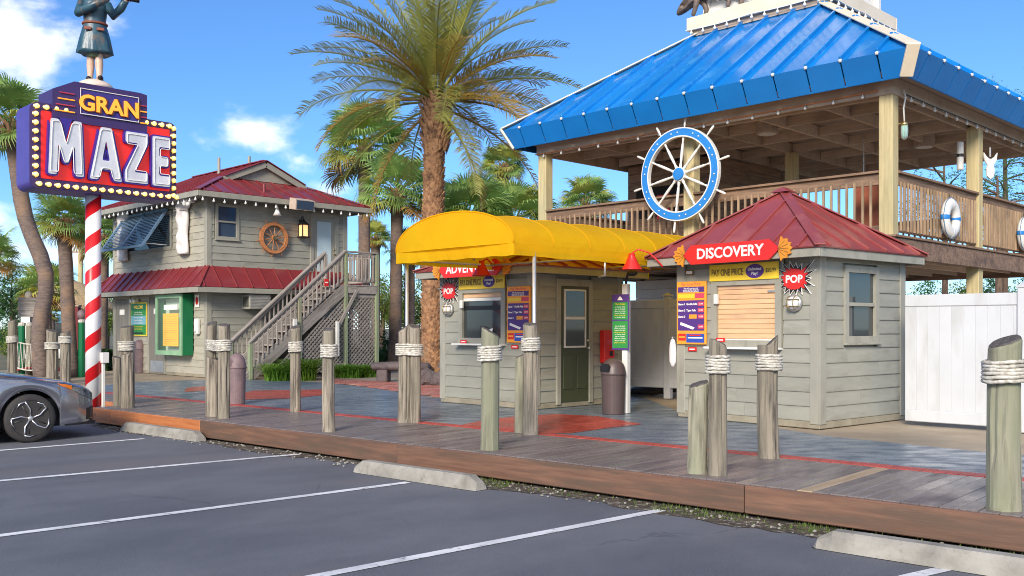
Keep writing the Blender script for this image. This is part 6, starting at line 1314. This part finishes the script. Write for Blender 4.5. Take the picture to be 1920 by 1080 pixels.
boll(122, 722, 621, 19, (R(20), .03), 19, BW, 'bollard with two rope wraps between bridge and striped pole', 641)
boll(23, 716, 598, 17, (R(30), .04), 20, BW, 'far left bollard of the rope bridge with a slanted top', 640)
# ---------------------------------------------------------------- palms
def frond_mesh(sd, L, droop, up0, n_=64, ll=.58):
    q = random.Random(sd); b = MB(); P = []; T = []; a = up0; p = Vector((0, 0, 0)); ns = 16; k0 = 0
    for i in range(ns+1):
        P.append(p.copy()); d = Vector((math.cos(a), 0, math.sin(a))); T.append(d); p = p+d*(L/ns); a -= droop/ns*(.5+1.2*i/ns)
    b.tube(P, [.035*(1-.9*i/ns)+.004 for i in range(ns+1)], 5)
    for k in range(n_):
        u = .16+.84*k/n_; f = u*ns; i = min(int(f), ns-1); c = P[i].lerp(P[i+1], f-i); t = T[i]; side = Vector((0, 1, 0)); upv = t.cross(side); upv = -upv if upv.z < 0 else upv
        l = ll*(math.sin(min(1, u*1.15)*math.pi)**.5 if u < .85 else (1.15-u)*2.0)*q.uniform(.85, 1.1)+.05
        for s in (-1, 1):
            d = (t*q.uniform(.55, .95)+side*s*q.uniform(.85, 1.05)+upv*q.uniform(.1, .6)).normalized(); w_ = (t-d*t.dot(d)).normalized()*.0125; m_ = c+d*l*.55; e_ = c+d*l*.93+Vector((0, 0, -l*q.uniform(.10, .30)))
            b.add([c-w_*.6, c+w_*.6, m_+w_, e_, m_-w_], [(0, 1, 2, 4), (4, 2, 3)])
    return b.mesh('frond')
def fan_mesh(sd, pl=.8, r_=.85, n_=34, spread=250, fold=.25):
    q = random.Random(sd); b = MB(); P = [(pl*i/5, 0, -.02*i*i/5) for i in range(6)]; b.tube(P, [.016]*5+[.011], 5); c = Vector(P[-1])
    for k in range(n_):
        an = R(-spread/2+spread*k/(n_-1)+q.uniform(-2, 2)); l = r_*(.72+.28*math.cos(an*.55))*q.uniform(.88, 1.06); d = Vector((math.cos(an), math.sin(an), fold*abs(math.sin(an))*.9-.05)); pv__ = Vector((-math.sin(an), math.cos(an), 0)); w_ = l*.040
        m_ = c+d*l*.55; t_ = c+d*l*.80+Vector((0, 0, -l*.10)); e_ = c+d*l*.98+Vector((0, 0, -l*q.uniform(.18, .5)))+pv__*q.uniform(-.03, .03)
        b.add([c, m_-pv__*w_, m_+pv__*w_, t_-pv__*w_*.6, t_+pv__*w_*.6, e_], [(0, 1, 2), (1, 3, 4, 2), (3, 5, 4)])
    return b.mesh('fan_leaf')
fans = [fan_mesh(i, pl=.75+.1*i) for i in range(4)]; fans = [{m: _slot(d, M[m]) for m in ('sabal', 'sabal_y', 'dead')} for d in fans]
def aim(az, el, roll=0): return (Matrix.Rotation(az, 4, 'Z') @ Matrix.Rotation(-el, 4, 'Y') @ Matrix.Rotation(roll, 4, 'X')).to_quaternion()
def sabal(label, px, d, cy_, rpx, base_px=None, base_z=.25, tr=.16, n_=34, yel=.15, sd=0, bend=0, name='sabal_palm', dead=.08, boots=True, mid=None):
    q = random.Random(sd); x = (px-960)/F*d; zc_ = zat(cy_, d); Rm = rpx/F*d; bx_ = ((base_px or px)-960)/F*d; t = thing(name, label, 'palm tree', (bx_, d, base_z))
    hb = zc_-.15*Rm-base_z; dx = x-bx_; P = []; n2 = 14
    for i in range(n2+1):
        u = i/n2; xx = dx*u+bend*math.sin(math.pi*u); P.append((xx if mid is None else dx*u+mid[0]*math.exp(-((u-mid[1])/.16)**2), 0, hb*u))
    if hb > .4: b = MB(); b.tube(P, [tr*(1.25-.2*min(1, i/4)+.03*math.sin(i*2.1)) for i in range(n2+1)], 14); b.ob('trunk', M['trunk_g'], t, smooth=True)
    top = Vector(P[-1]); s = Rm/1.62
    if boots and hb > .8:
        b = MB()
        for k in range(46):
            a = k*2.4; z = -.75*s+.85*s*k/46; rr = tr*1.0+.02; o_ = Vector((math.cos(a), math.sin(a), 0)); c = top+Vector((0, 0, z))+o_*rr; tt = Vector((-o_.y, o_.x, 0))*.05; e_ = c+o_*.16*q.uniform(.6, 1.3)+Vector((0, 0, .22*q.uniform(.7, 1.2)))
            b.add([c-tt, c+tt, c+Vector((0, 0, -.07)), e_-tt*.35, e_+tt*.35], [(0, 3, 4, 1), (2, 0, 1), (0, 2, 3), (1, 4, 2), (2, 4, 3)])
        b.ob('leaf_stubs', M['boot'], t, kind='stuff')
    for k in range(n_):
        u = k/n_; el = math.asin(max(-.95, min(1, 1-1.62*u)))+q.uniform(-.12, .12); az = k*2.39996+q.uniform(-.2, .2)
        m_ = 'dead' if u > 1-dead else ('sabal_y' if q.random() < yel else 'sabal')
        ob('fan_leaf', fans[k % 4][m_], None, t, top+Vector((0, 0, .1*s*(1-u))), aim(az, el, q.uniform(-.5, .5)), s*q.uniform(.85, 1.1))
    return t
# date palm
t = thing('date_palm', 'tall feather-leaved date palm with a rough boot-covered trunk behind the awning', 'palm tree', (-2.03, 24, .25)); Hd = 7.0
b = MB(); b.tube([(0, 0, 0), (0, 0, .5), (.03, 0, 2), (.05, 0, 4), (.08, 0, 5.6), (.12, 0, 6.0), (.14, 0, 6.9), (.14, 0, 7.2)], [.30, .25, .22, .205, .205, .26, .32, .2], 18); b.ob('trunk', M['trunk'], t, smooth=True)
b = MB(); qd = random.Random(5)
for k in range(560):
    z = .15+5.65*k/560; a = k*2.39996; cxx = .03+.05*z/6; rr = (.30 if z < .3 else .222-.004*z)+.0; o_ = Vector((math.cos(a), math.sin(a), 0)); c = Vector((cxx, 0, z))+o_*rr; tt = Vector((-o_.y, o_.x, 0))*.10; l = qd.uniform(.055, .11); e_ = c+o_*l+Vector((0, 0, .11))
    b.add([c-tt, c+tt, c+Vector((0, 0, -.10)), e_-tt*.6, e_+tt*.6, c+Vector((0, 0, .12))], [(0, 3, 4, 1), (2, 3, 0), (2, 4, 3), (2, 1, 4), (3, 5, 4), (0, 5, 3), (1, 4, 5)])
for k in range(150):
    z = 5.75+1.25*k/150; a = k*2.39996; o_ = Vector((math.cos(a), math.sin(a), 0)); c = Vector((.13, 0, z))+o_*(.26+.05*math.sin((z-5.75)*2.4)); tt = Vector((-o_.y, o_.x, 0))*.075; e_ = c+o_*.12*qd.uniform(.7, 1.5)+Vector((0, 0, .24*qd.uniform(.8, 1.3)))
    b.add([c-tt, c+tt, c+Vector((0, 0, -.08)), e_-tt*.5, e_+tt*.5], [(0, 3, 4, 1), (2, 3, 0), (2, 4, 3), (2, 1, 4)])
b.ob('leaf_bases', M['boot'], t, kind='stuff')
fr = [[_slot(frond_mesh(i*7+j, 3.55, dr, 0), M[m]) for j, dr in enumerate((.45, .85, 1.25))] for i, m in enumerate(('date', 'date', 'date_old'))]
qd = random.Random(11); NF = 66
for k in range(NF):
    u = k/NF; el = R(86-88*u**.95)+qd.uniform(-.08, .08); az = k*2.39996+qd.uniform(-.25, .25)
    j = 0 if u < .3 else (1 if u < .75 else 2); old = 2 if (u > .55 and qd.random() < .34) else qd.randrange(2)
    ob('frond', fr[old][j], None, t, (.13+.10*math.cos(az), .10*math.sin(az), 7.0+.25*(1-u)), aim(az, el, qd.uniform(-.5, .5)), qd.uniform(.86, 1.06))
for (az, el, m) in ((R(200), R(-42), 2), (R(-25), R(-48), 2), (R(170), R(-20), 1), (R(10), R(-18), 2), (R(300), R(-30), 0)): ob('frond', fr[m][1], None, t, (.13, 0, 6.9), aim(az, el, 0), .95)
sabal('tall fan palm left of the date palm, its crown over the house eave', 683, 34, 262, 92, 683, sd=1, tr=.20, n_=44)
sabal('green fan palm with a leaning trunk between the house and the date palm', 745, 31, 350, 84, 740, sd=2, tr=.19, n_=40)
sabal('small dark-trunked palm whose trunk shows just left of the awning pole', 768, 32, 465, 55, 768, sd=3, tr=.17, n_=22)
sabal('small round fan palm in the sky above the yellow awning', 944, 42, 305, 50, 944, sd=4, yel=.5, tr=.22, n_=36)
sabal('low broad fan palm just right of the date palm above the awning', 880, 38, 400, 92, 880, sd=5, n_=46, yel=.3)
sabal('bushy fan palm right behind the awning crest', 965, 40, 408, 92, 965, sd=6, n_=46, yel=.4)
sabal('fan palm seen between the left pavilion columns', 1098, 40, 372, 60, 1098, sd=7, n_=40, yel=.4)
sabal('little yellowing palm beyond the stair landing', 704, 44, 442, 36, 704, sd=8, n_=30, yel=.8, tr=.2)
sabal('bent grey-trunked palm at the far left behind the sign', 22, 23, 222, 90, 82, sd=9, n_=40, tr=.17, mid=(.38, .42))
sabal('fan palm with a pale shaggy neck between sign and house', 120, 26, 408, 66, 133, sd=10, n_=40, tr=.17, yel=.25)
sabal('broad low fan palm behind the bent palm at the far left', 85, 33, 535, 62, 90, sd=11, n_=34, dead=.2, yel=.2)
sabal('palm half hidden behind the left wall of the house', 196, 34, 438, 62, 190, sd=12, n_=34, yel=.2)
sabal('dark feathery palm cut off at the left edge above the road', -18, 26, 470, 60, -18, sd=13, n_=28)
sabal('tiny yellow palm in a pot near the thatched hut', 97, 40, 585, 22, 97, sd=14, n_=20, yel=1, tr=.12, base_z=1.0, boots=False)
for i, (px, lb) in enumerate(((735, 'slim palm trunk'),)): pass
# ---------------------------------------------------------------- shrubs, hedges and far trees
def leaf_cloud(sd, n_, rad, ls, lumps=14, flat=.8):
    q = random.Random(sd); b = MB(); C = []
    for _ in range(lumps):
        v = Vector((q.gauss(0, 1), q.gauss(0, 1), q.gauss(0, .8))); v = v.normalized()*q.uniform(.35, .85); C.append((v, q.uniform(.22, .42)))
    V = []; Fc = []
    for i in range(n_):
        c, r_ = C[i % lumps]; v = Vector((q.gauss(0, 1), q.gauss(0, 1), q.gauss(0, 1))).normalized()*r_*q.uniform(.6, 1.05)+c; v = Vector((v.x*rad[0], v.y*rad[1], v.z*rad[2])); n1 = Vector((q.gauss(0, 1), q.gauss(0, 1), q.gauss(0, 1))).normalized(); a_ = n1.orthogonal().normalized()*ls*q.uniform(.6, 1.3); c_ = n1.cross(a_)*.5
        k = len(V); V += [v-a_, v+c_, v+a_, v-c_]; Fc.append((k, k+1, k+2, k+3))
    return me('foliage', V, Fc)
LC = {}
def cloud_of(kind, sd):
    k = (kind, sd % 3)
    if k not in LC: LC[k] = leaf_cloud(sd % 3+1, 4200 if kind == 'tree' else 2600, (1, 1, 1), .040 if kind == 'tree' else .045, 22 if kind == 'tree' else 14)
    return LC[k]
def shrub(label, x, y, z, r_, m, sd, name='shrub', grp=None):
    t = thing(name, label, 'shrub', (x, y, z), 0, grp); o = ob('foliage', _slot(cloud_of('bush', sd), M[m]), None, t, (0, 0, r_[2]*.75), (0, 0, sd*1.3), r_)
    b = MB()
    for k in range(4): a = k*1.6+sd; b.tube([(0, 0, 0), (.25*r_[0]*math.cos(a), .25*r_[1]*math.sin(a), r_[2]*.7)], [.03, .012], 6)
    b.ob('stem', M['bark'], t); return t
def tree(label, px, d, base, top, rpx, m, sd, z0=0):
    x = (px-960)/F*d; H = zat(top, d)-z0; r_ = rpx/F*d; t = thing('far_tree', label, 'tree', (x, d, z0), 0, 'trees beyond the grounds'); b = MB(); rz_ = min(r_, H*.45)
    b.tube([(0, 0, 0), (.1, 0, H*.4), (.0, .1, H*.8)], [.03*H+.06, .02*H+.04, .02], 8)
    for k in range(6): a = k*1.05+sd; b.tube([(.06, 0, H*(.35+.06*k)), (r_*.5*math.cos(a), r_*.5*math.sin(a), H*(.5+.07*k))], [.012*H+.02, .012], 6)
    b.ob('trunk', M['bark'], t, smooth=True)
    ob('crown', _slot(cloud_of('tree', sd), M[m]), None, t, (0, 0, H-rz_), (0, 0, sd), (r_, r_, rz_)); ob('crown', _slot(cloud_of('tree', sd+1), M[m]), None, t, (r_*.3, .2, H-rz_*1.25), (0, 0, sd+2), (r_*.8, r_*.8, rz_*.8)); return t
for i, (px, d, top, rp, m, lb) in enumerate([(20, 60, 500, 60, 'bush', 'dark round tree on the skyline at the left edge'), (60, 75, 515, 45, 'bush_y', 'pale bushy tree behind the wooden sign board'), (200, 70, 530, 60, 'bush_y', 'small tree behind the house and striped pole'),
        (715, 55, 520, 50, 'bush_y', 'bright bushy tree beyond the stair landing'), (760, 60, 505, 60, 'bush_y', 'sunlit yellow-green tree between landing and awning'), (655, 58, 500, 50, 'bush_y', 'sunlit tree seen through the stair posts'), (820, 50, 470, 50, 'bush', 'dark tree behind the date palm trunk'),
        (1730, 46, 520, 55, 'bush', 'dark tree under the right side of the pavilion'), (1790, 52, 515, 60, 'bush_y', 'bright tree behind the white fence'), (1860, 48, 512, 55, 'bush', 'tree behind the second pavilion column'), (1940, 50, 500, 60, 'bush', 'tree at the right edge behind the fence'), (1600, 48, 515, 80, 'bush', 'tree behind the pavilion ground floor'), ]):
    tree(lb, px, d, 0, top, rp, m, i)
# thin pines seen through the pavilion
for i, (px, d, top, bx_, lb) in enumerate([(1770, 34, 305, 1775, 'thin pine branches seen past the second pavilion column'), (1883, 36, 190, 1881, 'bare tall trunk at the right edge beyond the pavilion'), (1870, 30, 330, 1866, 'small sparse tree right of the second pavilion column'), (1935, 33, 150, 1930, 'sparse pine top showing over the right roof edge')]):
    x = (px-960)/F*d; H = zat(top, d); t = thing('sparse_pine', lb, 'tree', (x, d, 0), 0, 'sparse pines behind the pavilion'); b = MB(); b.tube([(0, 0, 0), (.05, 0, H*.6), (0, 0, H)], [.12, .10, .03], 8)
    q = random.Random(i); tips = []
    for k in range(11):
        z = H*(.62+.036*k); a = q.uniform(0, 6.28); l = q.uniform(.8, 1.9); e_ = Vector((l*math.cos(a), l*math.sin(a), z+q.uniform(-.1, .5))); b.tube([(0, 0, z-.2), e_*.5+Vector((0, 0, z*.5)), e_], [.045, .03, .012], 5); tips.append(e_)
    b.ob('trunk', M['bark'], t); b = MB()
    for e_ in tips:
        for _ in range(90): c = e_+Vector((q.gauss(0, .34), q.gauss(0, .34), q.gauss(0, .16))); v = Vector((q.gauss(0, 1), q.gauss(0, 1), q.gauss(0, .6)+.3)).normalized()*.16; w_ = v.orthogonal().normalized()*.022; b.add([c-v*.3-w_, c-v*.3+w_, c+v], [(0, 1, 2)])
    b.ob('needles', M['bush'], t, fix=False)
# hedge, shrubs and strap-leaf clumps
def hedge(label, px0, py0, px1, py1, h, m, n_):
    p, q_ = Vector(G(px0, py0)), Vector(G(px1, py1)); t = thing('hedge', label, 'hedge', (p.x, p.y, .25)); d = q_-p; qq = random.Random(px0); V = []; Fc = []
    for i in range(n_):
        u, v, w_ = qq.random(), qq.uniform(-.5, .5), qq.random()
        if qq.random() < .5: w_ = 1-qq.random()**3*.1
        elif qq.random() < .5: v = -.5+.08*qq.random()
        c = Vector((d.x*u, d.y*u+v, h*w_+.05*math.sin(u*20))); n1 = Vector((qq.gauss(0, 1), qq.gauss(0, 1), qq.gauss(0, 1))).normalized(); a_ = n1.orthogonal().normalized()*.06; c_ = n1.cross(a_)*.6; k = len(V); V += [c-a_, c+c_, c+a_, c-c_]; Fc.append((k, k+1, k+2, k+3))
    ob('foliage', me('foliage', V, Fc), M[m], t); b = MB()
    for k in range(6): c = d*(k+.5)/6; b.tube([(c.x, c.y, 0), (c.x+.05, c.y, h*.7)], [.03, .015], 6)
    b.ob('stem', M['bark'], t)
hedge('clipped dark hedge between the striped pole and the left bollards', 132, 694, 212, 694, .62, 'bush', 5200)
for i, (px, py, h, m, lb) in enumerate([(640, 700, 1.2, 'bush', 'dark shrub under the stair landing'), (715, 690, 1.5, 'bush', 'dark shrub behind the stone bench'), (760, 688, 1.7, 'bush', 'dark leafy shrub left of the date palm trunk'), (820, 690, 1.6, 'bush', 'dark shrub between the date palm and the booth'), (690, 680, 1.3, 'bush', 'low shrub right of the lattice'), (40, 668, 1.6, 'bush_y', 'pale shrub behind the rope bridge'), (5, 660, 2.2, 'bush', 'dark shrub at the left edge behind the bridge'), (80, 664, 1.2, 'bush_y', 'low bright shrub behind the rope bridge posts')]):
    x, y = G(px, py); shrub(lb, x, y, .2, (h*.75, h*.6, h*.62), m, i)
def strap(label, px, py, w_, h, n_, sd):
    x, y = G(px, py); t = thing('strap_plant', label, 'plant', (x, y, .25), -45); q = random.Random(sd); b = MB()
    for k in range(n_):
        a, r_ = q.uniform(0, 6.28), q.random()**.5; bx_, by_ = w_*.7*r_*math.cos(a), .28*r_*math.sin(a); a2 = q.uniform(0, 6.28); l = h*q.uniform(.6, 1.2); c, s = math.cos(a2), math.sin(a2); wd = .012; P = [Vector((bx_+c*l*f_*f_*.75, by_+s*l*f_*f_*.75, l*(f_-.55*f_*f_*f_))) for f_ in (0, .35, .7, 1)]; sv = Vector((-s, c, 0))*wd
        b.add([P[0]-sv, P[0]+sv, P[1]-sv, P[1]+sv, P[2]-sv*.8, P[2]+sv*.8, P[3]], [(0, 1, 3, 2), (2, 3, 5, 4), (4, 5, 6)])
    b.ob('leaves', M['grassy'], t, fix=False, kind='stuff')
strap('clump of green strap-leaf grass in front of the stair', 566, 712, .62, .95, 700, 1); strap('smaller clump of strap-leaf grass under the stair foot', 520, 713, .5, .75, 420, 2); strap('row of bright strap-leaf plants before the lattice', 652, 707, .7, .62, 600, 3); strap('right-hand strap-leaf clump beside the stone bench', 690, 706, .5, .58, 380, 4)
# stone bench and rocks
x, y = G(752, 716); t = thing('stone_bench', 'dark rustic bench with a thick rounded seat left of the date palm', 'bench', (x, y, .28), -12)
b = MB(); b.tube([(-.75, 0, .37), (-.70, 0, .39), (-.2, .02, .40), (.3, 0, .40), (.68, .02, .39), (.74, 0, .38)], [.06, .13, .15, .15, .13, .06], 12); o = b.ob('seat', M['stone'], t, smooth=True); o.scale = (1, 1.5, .8); o.location.z = .06
for s in (-.45, .5): box('leg', M['stone'], t, s-.14, s+.14, -.16, .16, 0, .30, .03)
def rock(label, px, py, r_, sd):
    x, y = G(px, py); q = random.Random(sd); b = MB(); b.ball((0, 0, 0), 1, 10, 7); V = [Vector(v) for v in b.V]; b.V = [tuple(v*(1+.16*math.sin(3*v.x+sd)+.12*math.sin(4*v.y*1.3+sd)+.07*q.uniform(-1, 1))) for v in V]
    o = b.ob('rock', M['stone'], None, (x, y, .28+r_[2]*.55), (0, 0, sd)); o.scale = r_; tag(o, label, 'rock', 'rocks round the date palm')
for i, a_ in enumerate([('long dark rock right of the bench', 800, 722, (.34, .25, .22)), ('round rock beside the booth corner', 826, 723, (.24, .22, .2)), ('upper rock against the booth corner', 824, 714, (.26, .22, .40)), ('flat dark rock at the palm foot', 806, 712, (.45, .3, .36))]): rock(*a_, i+1)
# ---------------------------------------------------------------- left background
t = thing('thatched_hut', 'round hut with a straw thatch roof beyond the left palms', 'hut', ((130-960)/F*42, 42, 0)); b = MB(); b.lathe([(1.95, 2.35), (2.0, 2.45), (1.5, 3.0), (.7, 3.5), (.05, 3.75)], 26); b.ob('thatch_roof', M['thatch'], t)
b = MB(); q = random.Random(2)
for k in range(900): a = q.uniform(0, 6.28); u = q.random(); rr = 2.02-1.5*u; z = 2.42+1.1*u; o_ = Vector((math.cos(a), math.sin(a), 0)); c = o_*rr+Vector((0, 0, z+.06)); e_ = c+o_*.25+Vector((0, 0, -.22)); tt = Vector((-o_.y, o_.x, 0))*.03; b.add([c-tt, c+tt, e_], [(0, 1, 2)])
b.ob('straw', M['thatch'], t, fix=False, kind='stuff')
for k in range(6): a = k*math.pi/3; b = MB(); b.tube([(1.6*math.cos(a), 1.6*math.sin(a), 0), (1.6*math.cos(a), 1.6*math.sin(a), 2.5)], .08, 8); b.ob('hut_post', M['bark'], t)
t = thing('blue_roofed_building', 'white building with a pale blue awning roof in the left distance', 'building', ((118-960)/F*50, 50, 0)); box('wall', M['white'], t, -2.2, 1.0, 0, 3, 0, 2.9); f_ = Face(t, -2.2, 0, 0)
seamed(t, mk('pale_blue_roof', S(140, 190, 214), rough=.5), (-.1, -1.0, 2.15), (1, 0, 0), (0, 1.0, .75), [(-1.0, 0), (1.2, 0), (1.2, 1.3), (-1.0, 1.3)], .4); box('valance', mk('teal_band', S(44, 128, 160), rough=.5), t, -1.1, 1.1, -1.03, -.98, 1.85, 2.14); f_.box('pane', M['glass'], 1.4, 3.0, 0, .02, .8, 1.9); f_.box('sill', M['white'], 1.3, 3.1, 0, .1, .72, .8)
t = thing('wooden_board', 'blank pale wooden board on a dark post behind the rope bridge', 'sign', ((52-960)/F*27, 27, .2)); f_ = Face(t, 0, 0, 0)
for k in range(6): f_.box('board_plank', M['grey_wood'], -.26, .26, 0, .03, zat(594, 27)-.2+k*.092, zat(594, 27)-.2+k*.092+.089)
box('board_post', M['black'], t, .06, .24, .0, .12, 0, zat(594, 27)-.2); b = MB(); b.ball((.02, 0, zat(553, 27)-.2), .10, 10, 7, (1, .8, 1.1)); b.ob('skull', M['cream'], t, smooth=True)
for i, (px, top, m, lb) in enumerate([(41, 612, 'dgreen', 'green piling under the wooden board'), (55, 612, 'boll_g', 'pale green piling beside the dark sign post'), (153, 606, 'dgreen', 'dark green piling with a white top by the striped pole')]):
    d = 25+i*.5; x = (px-960)/F*d; t = thing('piling', lb, 'piling', (x, d, .1), 0, 'green pilings'); b = MB(); b.lathe([(.085, 0), (.08, zat(top, d)-.1), (.07, zat(top, d)-.06)], 12); b.ob('post', M[m], t)
    b = MB(); b.lathe([(.09, 0), (.09, .07), (.02, .09)], 12, (0, 0, zat(top, d)-.08)); b.ob('cap', M['rope'], t)
    if i == 2: b = MB(); b.ball((0, 0, zat(590, d)-.1), .12, 12, 8, (1, 1, 1.15)); b.ob('carved_head', M['purplebin'], t, smooth=True)
t = thing('utility_pole', 'pale utility pole standing between the left palm and the house', 'pole', ((151-960)/F*48, 48, 0)); b = MB(); b.tube([(0, 0, 0), (0, 0, zat(462, 48))], [.16, .12], 10); b.ob('pole', M['post'], t); box('cross_arm', M['beam'], t, -.7, .7, -.05, .05, zat(470, 48)-.1, zat(470, 48))
t = thing('red_post', 'dark red wooden post beside the pale-necked palm', 'post', ((143-960)/F*30, 30, 0)); box('post', mk('maroon', S(130, 50, 50), rough=.7), t, -.1, .1, -.1, .1, 0, zat(575, 30)); box('cap', M['beam'], t, -.13, .13, -.13, .13, zat(575, 30), zat(575, 30)+.05)
# rope bridge between the left bollards
t = thing('rope_bridge', 'low rope-railed wooden footbridge behind the car bonnet', 'bridge', (*G(60, 712), .28)); ox, oy = t.location.x, t.location.y
p, q_ = Vector(G(20, 711))-Vector((ox, oy)), Vector(G(96, 712))-Vector((ox, oy))
for k in range(18): c = p.lerp(q_, (k+.5)/18); ob('bridge_plank', _slot(bboxm(.075, .9, .04, .004), M['brick']), None, t, (c.x, c.y+.5, .20+.10*math.sin(math.pi*(k+.5)/18)))
for dz, dy in ((1.02, 0), (.35, 0)):
    b = MB(); b.tube([(p.x+(q_.x-p.x)*i/12, p.y+(q_.y-p.y)*i/12+dy, dz-.12*math.sin(math.pi*i/12)) for i in range(13)], .018, 6); b.ob('hand_rope', M['rope'], t)
for k in range(12):
    u0 = k/12; u1 = (k+.5)/12; a_, c_ = p.lerp(q_, u0), p.lerp(q_, u1); z0_, z1_ = 1.02-.12*math.sin(math.pi*u0), .35-.12*math.sin(math.pi*u1); b = MB(); b.tube([(a_.x, a_.y, z0_), (c_.x, c_.y, z1_)], .009, 5); c2 = p.lerp(q_, (k+1)/12); b.tube([(c_.x, c_.y, z1_), (c2.x, c2.y, 1.02-.12*math.sin(math.pi*(k+1)/12))], .009, 5); b.ob('net_rope', M['rope'], t)
